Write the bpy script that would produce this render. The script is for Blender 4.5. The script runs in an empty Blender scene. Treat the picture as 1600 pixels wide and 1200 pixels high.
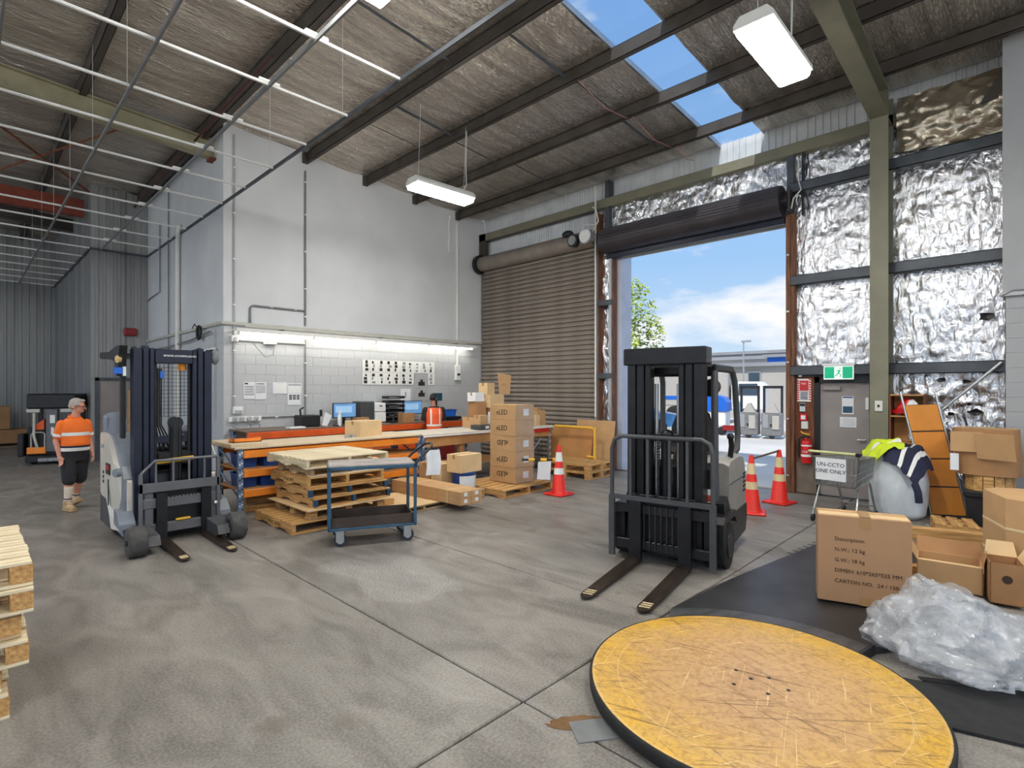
import bpy, bmesh, math, random
from mathutils import Matrix, Vector, noise
random.seed(7)
S = bpy.context.scene
C = S.collection
PI = math.pi
R = math.radians
# ------------------------------------------------------------------ camera (world X runs along the office wall, Y along the roller-door wall)
FPX, CAMH, HOR = 840.0, 1.85, 607.0
YAW = math.atan((1616-800)/FPX)
FW = (math.cos(YAW), math.sin(YAW)); RT = (math.sin(YAW), -math.cos(YAW))
cam_d = bpy.data.cameras.new('camera'); cam = bpy.data.objects.new('camera', cam_d); C.objects.link(cam)
cam.location = (0, 0, CAMH); cam.rotation_euler = (PI/2, 0, YAW-PI/2)
cam_d.sensor_width = 36; cam_d.lens = FPX/1600*36; cam_d.shift_y = (HOR-600)/1600; cam_d.clip_end = 400; cam_d.clip_start = .05
S.camera = cam
S.view_settings.view_transform = 'Standard'; S.view_settings.look = 'None'; S.view_settings.gamma = 1
S.view_settings.use_curve_mapping = False
S.view_settings.exposure = 0.45
LAMP = 66.0           # radiance of the fluorescent diffusers
# ------------------------------------------------------------------ sky
W = bpy.data.worlds.new('sky'); S.world = W; W.use_nodes = True
nt = W.node_tree; nt.nodes.clear()
def nd(t, ty, **k):
    n = t.nodes.new(ty)
    for a, b in k.items(): setattr(n, a, b)
    return n
o_ = nd(nt, 'ShaderNodeOutputWorld'); bg = nd(nt, 'ShaderNodeBackground'); tc = nd(nt, 'ShaderNodeTexCoord')
sp = nd(nt, 'ShaderNodeSeparateXYZ'); nt.links.new(tc.outputs['Generated'], sp.inputs[0])
gr = nd(nt, 'ShaderNodeValToRGB'); nt.links.new(sp.outputs['Z'], gr.inputs[0])
gr.color_ramp.elements[0].position = 0.0; gr.color_ramp.elements[0].color = (.62, .76, .88, 1)
gr.color_ramp.elements[1].position = .75; gr.color_ramp.elements[1].color = (.17, .37, .78, 1)
e = gr.color_ramp.elements.new(.22); e.color = (.33, .55, .86, 1)
mp = nd(nt, 'ShaderNodeMapping'); mp.inputs['Scale'].default_value = (3.0, 3.0, 8.5); mp.inputs['Location'].default_value = (4.4, 2.0, 3.1)
nt.links.new(tc.outputs['Generated'], mp.inputs[0])
no = nd(nt, 'ShaderNodeTexNoise'); no.inputs['Scale'].default_value = 1.15; no.inputs['Detail'].default_value = 7; no.inputs['Roughness'].default_value = .52
nt.links.new(mp.outputs[0], no.inputs['Vector'])
cr = nd(nt, 'ShaderNodeValToRGB'); cr.color_ramp.elements[0].position = .5; cr.color_ramp.elements[1].position = .64
nt.links.new(no.outputs[0], cr.inputs[0])
mx = nd(nt, 'ShaderNodeMix', data_type='RGBA'); nt.links.new(cr.outputs[0], mx.inputs[0]); nt.links.new(gr.outputs[0], mx.inputs[6]); mx.inputs[7].default_value = (.93, .93, .94, 1)
nt.links.new(mx.outputs[2], bg.inputs[0]); bg.inputs[1].default_value = .80; nt.links.new(bg.outputs[0], o_.inputs[0])
# ------------------------------------------------------------------ sun, behind the building
sd = bpy.data.lights.new('sun', 'SUN'); sd.energy = 3.0; sd.angle = R(.6); sd.color = (1, .95, .86)
sun = bpy.data.objects.new('sun', sd); C.objects.link(sun)
sun.rotation_euler = Vector((5, 1.0, -6.6)).to_track_quat('-Z', 'Y').to_euler()

# ------------------------------------------------------------------ pixel rays met with real planes, only to read off positions
def ray(px):
    s = (px-800)/FPX
    return FW[0]+s*RT[0], FW[1]+s*RT[1]
def U(px, py, z=0.0):
    d = FPX*(CAMH-z)/(py-HOR); r = ray(px); return Vector((r[0]*d, r[1]*d, z))
def atX(px, py, X):
    r = ray(px); t = X/r[0]; return Vector((X, r[1]*t, CAMH+(HOR-py)/FPX*t))
def atY(px, py, Y):
    r = ray(px); t = Y/r[1]; return Vector((r[0]*t, Y, CAMH+(HOR-py)/FPX*t))

# ------------------------------------------------------------------ materials
def lin(c):
    c = c/255.0
    return c/12.92 if c <= .04045 else ((c+.055)/1.055)**2.4
def rgb(r, g, b): return (lin(r), lin(g), lin(b), 1)
MATS = {}
def pm(name, col, rough=.55, metal=0.0, var=.12, scale=6.0, bump=0.0, bscale=60.0, stretch=(1, 1, 1), bstretch=None, coat=0, emit=0, detail=5, col2=None, ramp=(.35, .65)):
    if name in MATS: return MATS[name]
    m = bpy.data.materials.new(name); m.use_nodes = True; t = m.node_tree; t.nodes.clear()
    out = nd(t, 'ShaderNodeOutputMaterial'); b = nd(t, 'ShaderNodeBsdfPrincipled'); t.links.new(b.outputs[0], out.inputs[0])
    tc = nd(t, 'ShaderNodeTexCoord'); mp = nd(t, 'ShaderNodeMapping'); mp.inputs['Scale'].default_value = stretch
    t.links.new(tc.outputs['Object'], mp.inputs[0])
    n = nd(t, 'ShaderNodeTexNoise'); n.inputs['Scale'].default_value = scale; n.inputs['Detail'].default_value = detail
    t.links.new(mp.outputs[0], n.inputs['Vector'])
    rp = nd(t, 'ShaderNodeValToRGB'); t.links.new(n.outputs[0], rp.inputs[0])
    a = rp.color_ramp.elements
    a[0].position, a[1].position = ramp
    a[0].color = tuple(max(0, x*(1-var)) for x in col[:3])+(1,)
    a[1].color = col2 if col2 else tuple(min(1, x*(1+var)) for x in col[:3])+(1,)
    t.links.new(rp.outputs[0], b.inputs['Base Color'])
    b.inputs['Roughness'].default_value = rough; b.inputs['Metallic'].default_value = metal
    if coat: b.inputs['Coat Weight'].default_value = coat
    if emit:
        t.links.new(rp.outputs[0], b.inputs['Emission Color']); b.inputs['Emission Strength'].default_value = emit
    if bump:
        n2 = nd(t, 'ShaderNodeTexNoise'); n2.inputs['Scale'].default_value = bscale; n2.inputs['Detail'].default_value = 4
        mp2 = nd(t, 'ShaderNodeMapping'); mp2.inputs['Scale'].default_value = bstretch or stretch
        t.links.new(tc.outputs['Object'], mp2.inputs[0]); t.links.new(mp2.outputs[0], n2.inputs['Vector'])
        bp = nd(t, 'ShaderNodeBump'); bp.inputs['Strength'].default_value = bump; bp.inputs['Distance'].default_value = .02
        t.links.new(n2.outputs[0], bp.inputs['Height']); t.links.new(bp.outputs[0], b.inputs['Normal'])
    MATS[name] = m; return m

def wood(name, c1, c2, axis=0, sc=3.0):
    st = [14, 14, 14]; st[axis] = 1.0
    return pm(name, c1, .7, 0, .25, sc, .25, 6, tuple(st), col2=c2, ramp=(.3, .7))
M = {}
M['conc'] = None
M['wall_white'] = pm('painted_wall', rgb(210, 212, 215), .55, 0, .05, 1.2)
M['wall_white2'] = pm('painted_block', rgb(192, 194, 197), .6, 0, .04, 2.0, .12, 90)
M['mortar'] = pm('painted_mortar', rgb(186, 187, 190), .7, 0, .05, 3)
M['ledge'] = pm('ledge_paint', rgb(190, 188, 178), .5, 0, .08, 5)
M['galv'] = pm('galvanised', rgb(176, 180, 184), .38, .55, .12, 3, stretch=(1, 1, .25))
M['clad'] = pm('zinc_cladding', rgb(150, 150, 150), .45, .3, .16, 1.6, stretch=(2, 2, .15))
M['clad_white'] = pm('white_cladding', rgb(205, 208, 210), .5, .1, .08, 3)
M['steel_dark'] = pm('brown_grey_steel', rgb(74, 68, 63), .55, .25, .2, 3)
M['steel_green'] = pm('olive_painted_steel', rgb(126, 123, 104), .55, .05, .08, 3)
M['steel_beige'] = pm('beige_painted_steel', rgb(148, 142, 116), .55, .05, .14, 3)
M['steel_grey'] = pm('grey_girt_steel', rgb(82, 86, 92), .5, .3, .18, 3)
M['rust'] = pm('rusty_steel', rgb(120, 70, 45), .8, .1, .35, 9, .2, 40)
M['shutter'] = pm('shutter_steel', rgb(146, 136, 126), .5, .35, .12, 3)
M['dark_metal'] = pm('dark_metal', rgb(48, 48, 52), .45, .4, .25, 6)
M['black'] = pm('black_plastic', rgb(24, 24, 26), .45, 0, .3, 8)
M['rubber'] = pm('black_rubber', rgb(34, 34, 35), .8, 0, .25, 12, .2, 80)
M['tyre'] = pm('grey_tyre', rgb(72, 71, 70), .8, 0, .2, 14, .2, 60)
M['navy'] = pm('navy_mast_paint', rgb(30, 35, 52), .4, .2, .2, 5)
M['cream'] = pm('cream_paint', rgb(214, 208, 196), .35, 0, .04, 4, coat=.3)
M['greyshell'] = pm('grey_shell', rgb(126, 132, 142), .4, 0, .08, 4)
M['chargrey'] = pm('charcoal_panel', rgb(70, 71, 74), .5, 0, .12, 5)
M['fl_grey'] = pm('forklift_grey', rgb(156, 152, 144), .4, 0, .08, 4, coat=.2)
M['fl_black'] = pm('forklift_black', rgb(30, 30, 33), .38, .25, .3, 5)
M['fork'] = pm('worn_fork_steel', rgb(66, 55, 48), .42, .65, .35, 7, stretch=(3, 1, 1))
M['frame_grey'] = pm('backrest_grey', rgb(104, 104, 108), .45, .3, .12, 5)
M['yellow'] = pm('yellow_paint', rgb(236, 184, 50), .5, 0, .1, 5)
M['yellow_rail'] = pm('yellow_rail_paint', rgb(240, 186, 70), .45, 0, .08, 5)
M['orange'] = pm('orange_rack_paint', rgb(244, 140, 44), .42, 0, .1, 4)
M['orange_red'] = pm('red_orange_beam', rgb(222, 92, 34), .45, 0, .1, 4)
M['rackblue'] = pm('blue_rack_upright', rgb(112, 138, 172), .5, .1, .15, 5)
M['trolblue'] = pm('blue_trolley_paint', rgb(44, 82, 108), .45, .1, .15, 6)
M['chip'] = pm('particle_board', rgb(212, 192, 162), .7, 0, .1, 40, .05, 80)
M['chip_pale'] = pm('pale_bench_top', rgb(214, 204, 190), .55, 0, .06, 10)
M['board'] = pm('brown_hardboard', rgb(196, 142, 86), .65, 0, .12, 3)
M['card'] = pm('cardboard', rgb(196, 156, 110), .75, 0, .06, 4, .04, 120)
M['card_dark'] = pm('cardboard_dark', rgb(170, 126, 84), .78, 0, .08, 4, .04, 120)
M['card_light'] = pm('cardboard_light', rgb(222, 190, 144), .75, 0, .06, 4, .04, 120)
M['card_big'] = pm('cardboard_big', rgb(178, 138, 102), .75, 0, .05, 2, .03, 120)
M['tape'] = pm('packing_tape', rgb(176, 136, 92), .25, 0, .06, 10)
M['wood_x'] = wood('pallet_wood_x', rgb(186, 134, 76), rgb(222, 176, 112), 0)
M['wood_y'] = wood('pallet_wood_y', rgb(186, 134, 76), rgb(222, 176, 112), 1)
M['pale_x'] = wood('pale_wood_x', rgb(222, 200, 160), rgb(246, 232, 200), 0)
M['pale_y'] = wood('pale_wood_y', rgb(214, 192, 152), rgb(240, 224, 190), 1)
M['old_x'] = wood('aged_wood_x', rgb(168, 136, 98), rgb(208, 182, 142), 0)
M['old_y'] = wood('aged_wood_y', rgb(168, 136, 98), rgb(208, 182, 142), 1)
M['timber'] = wood('brown_timber', rgb(92, 58, 40), rgb(142, 94, 66), 2)
M['timber_red'] = wood('red_brown_timber', rgb(104, 56, 36), rgb(138, 82, 52), 2)
M['white'] = pm('white_plastic', rgb(236, 236, 234), .4, 0, .03, 5)
M['paper'] = pm('paper_white', rgb(232, 234, 238), .7, 0, .03, 6)
M['ink'] = pm('black_ink', rgb(38, 34, 34), .7, 0, .2, 20)
M['ink_brown'] = pm('brown_black_ink', rgb(66, 44, 32), .7, 0, .2, 20)
M['greyink'] = pm('grey_print', rgb(150, 152, 158), .7, 0, .3, 20)
M['pvc'] = pm('grey_conduit', rgb(176, 178, 180), .5, 0, .06, 8)
M['pvc_dark'] = pm('dark_conduit', rgb(120, 122, 124), .5, .1, .1, 8)
M['pvc_white'] = pm('white_conduit', rgb(222, 222, 216), .45, 0, .04, 8)
M['red'] = pm('fire_red', rgb(206, 26, 30), .35, 0, .1, 6, coat=.3)
M['cone'] = pm('cone_red', rgb(232, 38, 22), .45, 0, .06, 6)
M['cone_or'] = pm('cone_orange', rgb(236, 74, 34), .5, 0, .06, 6)
M['reflect'] = pm('reflective_white', rgb(238, 238, 234), .4, 0, .04, 8)
M['reflect_y'] = pm('reflective_cream', rgb(226, 204, 160), .4, 0, .06, 8)
M['exit_green'] = pm('exit_green', rgb(16, 168, 122), .4, 0, .05, 5, emit=.35)
M['exit_white'] = pm('exit_white', rgb(236, 244, 238), .4, 0, .02, 5, emit=.35)
M['doorgrey'] = pm('door_grey', rgb(150, 142, 140), .5, 0, .07, 3)
M['screen'] = pm('lit_screen', rgb(96, 140, 186), .3, 0, .12, 3, emit=.45)
M['screen_win'] = pm('screen_window', rgb(140, 176, 208), .3, 0, .1, 3, emit=.45)
M['blue'] = pm('blue_plastic', rgb(30, 102, 206), .4, 0, .08, 6)
M['darkblue'] = pm('dark_blue_tub', rgb(32, 70, 140), .4, 0, .1, 6)
M['chrome'] = pm('trolley_chrome', rgb(170, 172, 170), .3, .85, .1, 8)
M['panel_or'] = pm('orange_panel', rgb(214, 136, 42), .5, 0, .09, 3, stretch=(1, 1, 1))
M['bag'] = pm('translucent_bag', rgb(218, 226, 232), .3, 0, .1, 3, .3, 9)
M['skin'] = pm('skin', rgb(214, 150, 124), .5, 0, .06, 14)
M['skin2'] = pm('tanned_skin', rgb(172, 116, 90), .5, 0, .06, 14)
M['hair_grey'] = pm('grey_hair', rgb(176, 168, 160), .7, 0, .22, 70, .4, 90)
M['hair_black'] = pm('black_hair', rgb(26, 22, 22), .6, 0, .3, 70, .4, 90)
M['hivis'] = pm('orange_hivis', rgb(255, 118, 32), .7, 0, .05, 9, .08, 20)
M['hivis_red'] = pm('orange_red_vest', rgb(244, 100, 50), .7, 0, .05, 9, .08, 20)
M['hivis_yel'] = pm('yellow_hivis', rgb(206, 226, 40), .7, 0, .08, 9, .15, 16)
M['cloth_navy'] = pm('navy_cloth', rgb(34, 38, 64), .8, 0, .15, 9, .3, 14)
M['cloth_black'] = pm('black_shorts', rgb(38, 38, 42), .8, 0, .15, 9, .25, 16)
M['sock'] = pm('cream_sock', rgb(226, 210, 190), .85, 0, .06, 12)
M['boot'] = pm('tan_boot', rgb(188, 158, 116), .75, 0, .15, 14, .2, 40)
M['asphalt'] = pm('yard_concrete', rgb(200, 196, 190), .85, 0, .1, .4)
M['wall_grey'] = pm('grey_pier_paint', rgb(164, 165, 167), .6, 0, .06, 1.5)
M['bld_white'] = pm('far_white_wall', rgb(176, 172, 166), .7, 0, .06, .4)
M['bld_grey'] = pm('far_grey_roof', rgb(150, 152, 156), .6, .1, .1, .4)
M['win_dark'] = pm('far_window', rgb(70, 84, 98), .2, .1, .1, 1)
M['leaf'] = pm('leaf', rgb(128, 160, 44), .6, 0, .4, 4, col2=rgb(196, 208, 92))
M['bark'] = pm('bark', rgb(98, 84, 66), .85, 0, .2, 9)
M['lip'] = pm('worn_black_lip', rgb(82, 82, 84), .4, .3, .35, 4, .05, 30, stretch=(1, 4, 1))
M['mat_black'] = pm('black_plate', rgb(50, 49, 50), .42, .1, .3, 2.5, .06, 30)
M['alu'] = pm('aluminium', rgb(190, 192, 194), .3, .8, .06, 8)
M['wire'] = pm('wire', rgb(206, 206, 204), .4, .2, .05, 8)
M['tube_housing'] = pm('lamp_housing', rgb(226, 226, 222), .4, 0, .03, 6)
M['lamp'] = pm('lamp_diffuser', (1, .97, .9, 1), .4, 0, .01, 3, emit=LAMP)
M['lamp_tube'] = pm('lamp_tube', (1, .96, .86, 1), .4, 0, .01, 3, emit=10)
M['redvalve'] = pm('red_siren', rgb(140, 20, 22), .4, 0, .1, 8)
M['jamb'] = pm('pale_blue_jamb', rgb(186, 192, 208), .5, .1, .06, 3)

def foil(name, col, rough, bscale, stretch, strength, mesh=False, dark=.75, metal=.85):
    m = bpy.data.materials.new(name); m.use_nodes = True; t = m.node_tree; b = t.nodes['Principled BSDF']
    tc = nd(t, 'ShaderNodeTexCoord'); mp = nd(t, 'ShaderNodeMapping'); mp.inputs['Scale'].default_value = stretch
    t.links.new(tc.outputs['Object'], mp.inputs[0])
    n = nd(t, 'ShaderNodeTexNoise'); n.inputs['Scale'].default_value = bscale; n.inputs['Detail'].default_value = 6; n.inputs['Distortion'].default_value = .6
    t.links.new(mp.outputs[0], n.inputs['Vector'])
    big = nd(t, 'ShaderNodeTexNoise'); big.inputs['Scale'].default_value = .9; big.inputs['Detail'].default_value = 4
    mpb = nd(t, 'ShaderNodeMapping'); mpb.inputs['Scale'].default_value = (.6, 7, 1) if mesh else (1, 1, 1); t.links.new(tc.outputs['Object'], mpb.inputs[0]); t.links.new(mpb.outputs[0], big.inputs['Vector'])  # on the roof foil, stretched colour streaks paint in shiny highlights
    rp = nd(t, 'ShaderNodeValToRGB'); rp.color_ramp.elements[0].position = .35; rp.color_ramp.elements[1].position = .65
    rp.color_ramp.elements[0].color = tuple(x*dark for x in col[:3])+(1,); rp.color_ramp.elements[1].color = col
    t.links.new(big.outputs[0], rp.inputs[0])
    last = rp.outputs[0]; h = n.outputs[0]
    if mesh:   # galvanised safety mesh lying against the foil
        sc = []
        for a in (1, -1):
            w = nd(t, 'ShaderNodeTexWave', wave_type='BANDS', bands_direction='X'); w.inputs['Scale'].default_value = 3.1; w.inputs['Distortion'].default_value = .25
            mm = nd(t, 'ShaderNodeMapping'); mm.inputs['Rotation'].default_value = (0, 0, a*R(52)); t.links.new(tc.outputs['Object'], mm.inputs[0]); t.links.new(mm.outputs[0], w.inputs['Vector'])
            q = nd(t, 'ShaderNodeMath', operation='GREATER_THAN'); q.inputs[1].default_value = .955; t.links.new(w.outputs['Fac'], q.inputs[0]); sc.append(q)
        mxx = nd(t, 'ShaderNodeMath', operation='MAXIMUM'); t.links.new(sc[0].outputs[0], mxx.inputs[0]); t.links.new(sc[1].outputs[0], mxx.inputs[1])
        mc = nd(t, 'ShaderNodeMix', data_type='RGBA'); t.links.new(mxx.outputs[0], mc.inputs[0]); t.links.new(last, mc.inputs[6]); mc.inputs[7].default_value = tuple(x*.72 for x in col[:3])+(1,)
        last = mc.outputs[2]
    t.links.new(last, b.inputs['Base Color'])
    b.inputs['Metallic'].default_value = metal; b.inputs['Roughness'].default_value = rough
    bp = nd(t, 'ShaderNodeBump'); bp.inputs['Strength'].default_value = strength; bp.inputs['Distance'].default_value = .06
    t.links.new(h, bp.inputs['Height']); t.links.new(bp.outputs[0], b.inputs['Normal'])
    return m
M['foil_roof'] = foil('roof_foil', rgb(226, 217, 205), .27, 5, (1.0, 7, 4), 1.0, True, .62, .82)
M['foil_wall'] = foil('wall_foil', rgb(246, 246, 249), .17, 6.5, (1, 1.7, .8), .8, False, .85, .95)
M['foil_brown'] = foil('browned_foil', rgb(204, 192, 172), .28, 4, (1, 1, 1.5), .6, False, .55)

def concrete():
    m = bpy.data.materials.new('floor_concrete'); m.use_nodes = True; t = m.node_tree; b = t.nodes['Principled BSDF']
    tc = nd(t, 'ShaderNodeTexCoord')
    def noi(s, d=6, st=(1, 1, 1), dist=0):
        mp = nd(t, 'ShaderNodeMapping'); mp.inputs['Scale'].default_value = st; t.links.new(tc.outputs['Object'], mp.inputs[0])
        n = nd(t, 'ShaderNodeTexNoise'); n.inputs['Scale'].default_value = s; n.inputs['Detail'].default_value = d; n.inputs['Distortion'].default_value = dist
        t.links.new(mp.outputs[0], n.inputs['Vector']); return n.outputs[0]
    def rmp(x, p0, p1, c0=(0, 0, 0, 1), c1=(1, 1, 1, 1)):
        r = nd(t, 'ShaderNodeValToRGB'); r.color_ramp.elements[0].position = p0; r.color_ramp.elements[1].position = p1
        r.color_ramp.elements[0].color = c0; r.color_ramp.elements[1].color = c1; t.links.new(x, r.inputs[0]); return r.outputs[0]
    def mix(f, a, bb, ty='MIX'):
        x = nd(t, 'ShaderNodeMix', data_type='RGBA', blend_type=ty)
        if isinstance(f, float): x.inputs[0].default_value = f
        else: t.links.new(f, x.inputs[0])
        t.links.new(a, x.inputs[6])
        if isinstance(bb, tuple): x.inputs[7].default_value = bb
        else: t.links.new(bb, x.inputs[7])
        return x.outputs[2]
    base = rmp(noi(.55, 8, (1, .55, 1), .8), .3, .7, rgb(92, 87, 83), rgb(138, 133, 128))
    c = mix(.55, base, rmp(noi(2.2, 9, (1.3, .5, 1), 1.5), .3, .7, rgb(82, 77, 72), rgb(164, 158, 151)), 'MIX')
    c = mix(.25, c, rmp(noi(60, 3), .35, .65, rgb(80, 76, 70), rgb(180, 174, 166)))
    st = rmp(noi(1.1, 3, (1, 1, 1), .4), .66, .70)          # oil and water stains with their own outline
    c = mix(st, c, mix(.55, c, rgb(96, 88, 76)))
    # worn patch where the aggregate shows, centred in the middle slab
    v = nd(t, 'ShaderNodeVectorMath', operation='DISTANCE'); mp = nd(t, 'ShaderNodeMapping'); mp.inputs['Scale'].default_value = (1, .55, 0)
    t.links.new(tc.outputs['Object'], mp.inputs[0]); t.links.new(mp.outputs[0], v.inputs[0]); v.inputs[1].default_value = (3.05, 4.6*.55, 0)
    ad = nd(t, 'ShaderNodeMath', operation='MULTIPLY_ADD'); t.links.new(noi(1.6, 4), ad.inputs[0]); ad.inputs[1].default_value = 1.1; t.links.new(v.outputs['Value'], ad.inputs[2])
    wm = rmp(ad.outputs[0], .95, 1.35, (1, 1, 1, 1), (0, 0, 0, 1))
    spk = rmp(noi(75, 2), .40, .60, rgb(70, 68, 66), rgb(206, 204, 200))
    c = mix(wm, c, mix(.34, c, spk))
    t.links.new(c, b.inputs['Base Color'])
    rr = nd(t, 'ShaderNodeMapRange'); t.links.new(noi(1.3, 6, (1, .5, 1)), rr.inputs[0]); rr.inputs[1].default_value = .3; rr.inputs[2].default_value = .7; rr.inputs[3].default_value = .34; rr.inputs[4].default_value = .62
    t.links.new(rr.outputs[0], b.inputs['Roughness'])
    bp = nd(t, 'ShaderNodeBump'); bp.inputs['Strength'].default_value = .12; bp.inputs['Distance'].default_value = .01; t.links.new(noi(40, 5), bp.inputs['Height']); t.links.new(bp.outputs[0], b.inputs['Normal'])
    return m
M['conc'] = concrete()

def turntable_mat():
    m = bpy.data.materials.new('worn_yellow_top'); m.use_nodes = True; t = m.node_tree; b = t.nodes['Principled BSDF']
    tc = nd(t, 'ShaderNodeTexCoord')
    ln = nd(t, 'ShaderNodeVectorMath', operation='LENGTH'); t.links.new(tc.outputs['Object'], ln.inputs[0])
    def noi(s, d, r=.6, vec=None, dist=0):
        n = nd(t, 'ShaderNodeTexNoise'); n.inputs['Scale'].default_value = s; n.inputs['Detail'].default_value = d; n.inputs['Roughness'].default_value = r; n.inputs['Distortion'].default_value = dist
        t.links.new(vec or tc.outputs['Object'], n.inputs['Vector']); return n.outputs[0]
    n = noi(4, 9, .72)
    ad = nd(t, 'ShaderNodeMath', operation='MULTIPLY_ADD'); t.links.new(n, ad.inputs[0]); ad.inputs[1].default_value = .9; t.links.new(ln.outputs['Value'], ad.inputs[2])
    rp = nd(t, 'ShaderNodeValToRGB'); t.links.new(ad.outputs[0], rp.inputs[0])
    mr = nd(t, 'ShaderNodeMapRange'); mr.inputs[1].default_value = .3; mr.inputs[2].default_value = 1.5; t.links.new(ad.outputs[0], mr.inputs[0]); t.links.new(mr.outputs[0], rp.inputs[0])
    el = rp.color_ramp.elements; el[0].position = .05; el[0].color = rgb(184, 142, 102); el[1].position = 1.0; el[1].color = rgb(222, 172, 48)
    for p_, c_ in ((.3, (200, 160, 116)), (.62, (204, 162, 106)), (.82, (212, 168, 84))): x = el.new(p_); x.color = rgb(*c_)
    last = rp.outputs[0]
    def over(fac, col, amt=1.0):
        nonlocal last
        q = nd(t, 'ShaderNodeMath', operation='MULTIPLY'); t.links.new(fac, q.inputs[0]); q.inputs[1].default_value = amt
        mx = nd(t, 'ShaderNodeMix', data_type='RGBA'); t.links.new(q.outputs[0], mx.inputs[0]); t.links.new(last, mx.inputs[6]); mx.inputs[7].default_value = col; last = mx.outputs[2]
    def ramp(x, a, b_):
        r2 = nd(t, 'ShaderNodeMapRange'); r2.inputs[1].default_value = a; r2.inputs[2].default_value = b_; t.links.new(x, r2.inputs[0]); return r2.outputs[0]
    over(ramp(noi(26, 6, .75), .46, .72), rgb(136, 98, 60), .7)          # fine grime
    sp_ = nd(t, 'ShaderNodeSeparateXYZ'); t.links.new(tc.outputs['Object'], sp_.inputs[0])
    for i, (a, s, st, lo, hi) in enumerate(((20, 4, (26, .7, 1), .61, .66), (75, 4, (30, .8, 1), .64, .68), (-40, 5, (24, .7, 1), .62, .66), (120, 5, (30, .9, 1), .64, .68), (165, 3, (36, .8, 1), .61, .66))):   # knife and pallet scratches
        mp0 = nd(t, 'ShaderNodeMapping'); mp0.inputs['Rotation'].default_value = (0, 0, R(a)); mp0.inputs['Location'].default_value = (i*3.1, i, 0)
        mp = nd(t, 'ShaderNodeMapping'); mp.inputs['Scale'].default_value = st
        t.links.new(tc.outputs['Object'], mp0.inputs[0]); t.links.new(mp0.outputs[0], mp.inputs[0])
        over(ramp(noi(s*.55, 4, .6, mp.outputs[0], .8), lo, hi), rgb(116, 84, 48) if i % 2 == 0 else rgb(236, 206, 150), .75)
    w = nd(t, 'ShaderNodeTexNoise'); w.inputs['Scale'].default_value = 1; w.inputs['Detail'].default_value = 3
    cx = nd(t, 'ShaderNodeCombineXYZ'); q = nd(t, 'ShaderNodeMath', operation='MULTIPLY'); q.inputs[1].default_value = 34; t.links.new(ln.outputs['Value'], q.inputs[0]); t.links.new(q.outputs[0], cx.inputs[0]); t.links.new(noi(1.2, 2), cx.inputs[1]); t.links.new(cx.outputs[0], w.inputs['Vector'])
    over(ramp(w.outputs[0], .6, .72), rgb(232, 200, 140), .4)              # faint turning rings
    t.links.new(last, b.inputs['Base Color']); b.inputs['Roughness'].default_value = .45
    bp = nd(t, 'ShaderNodeBump'); bp.inputs['Strength'].default_value = .12; t.links.new(noi(26, 6, .75), bp.inputs['Height']); t.links.new(bp.outputs[0], b.inputs['Normal'])
    return m
M['turn'] = turntable_mat()

def wrap_mat(nm='clear_stretch_film', lo=.2, hi=.5):
    m = bpy.data.materials.new(nm); m.use_nodes = True; t = m.node_tree; t.nodes.clear()
    out = nd(t, 'ShaderNodeOutputMaterial'); tr = nd(t, 'ShaderNodeBsdfTransparent'); tr.inputs[0].default_value = (.93, .94, .95, 1)
    g = nd(t, 'ShaderNodeBsdfPrincipled'); g.inputs['Base Color'].default_value = rgb(222, 224, 228); g.inputs['Roughness'].default_value = .1; g.inputs['Specular IOR Level'].default_value = .9
    tc = nd(t, 'ShaderNodeTexCoord'); n = nd(t, 'ShaderNodeTexNoise'); n.inputs['Scale'].default_value = 6; n.inputs['Detail'].default_value = 6; n.inputs['Distortion'].default_value = .9
    t.links.new(tc.outputs['Object'], n.inputs['Vector'])
    rp = nd(t, 'ShaderNodeMapRange'); rp.inputs[1].default_value = .35; rp.inputs[2].default_value = .65; rp.inputs[3].default_value = lo; rp.inputs[4].default_value = hi; t.links.new(n.outputs[0], rp.inputs[0])
    bp = nd(t, 'ShaderNodeBump'); bp.inputs['Strength'].default_value = .9; bp.inputs['Distance'].default_value = .03; t.links.new(n.outputs[0], bp.inputs['Height']); t.links.new(bp.outputs[0], g.inputs['Normal'])
    mx = nd(t, 'ShaderNodeMixShader'); t.links.new(rp.outputs[0], mx.inputs[0]); t.links.new(tr.outputs[0], mx.inputs[1]); t.links.new(g.outputs[0], mx.inputs[2]); t.links.new(mx.outputs[0], out.inputs[0])
    return m
M['wrap'] = wrap_mat()
M['wrap_thin'] = wrap_mat('thin_stretch_film', .06, .22)
def pane_mat():
    m = bpy.data.materials.new('clear_roof_sheet'); m.use_nodes = True; t = m.node_tree; t.nodes.clear()
    out = nd(t, 'ShaderNodeOutputMaterial'); tr = nd(t, 'ShaderNodeBsdfTransparent'); tr.inputs[0].default_value = (.93, .96, .98, 1)
    g = nd(t, 'ShaderNodeBsdfGlossy'); g.inputs['Roughness'].default_value = .15
    mx = nd(t, 'ShaderNodeMixShader'); mx.inputs[0].default_value = .05
    t.links.new(tr.outputs[0], mx.inputs[1]); t.links.new(g.outputs[0], mx.inputs[2]); t.links.new(mx.outputs[0], out.inputs[0]); return m
M['pane'] = pane_mat()

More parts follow.
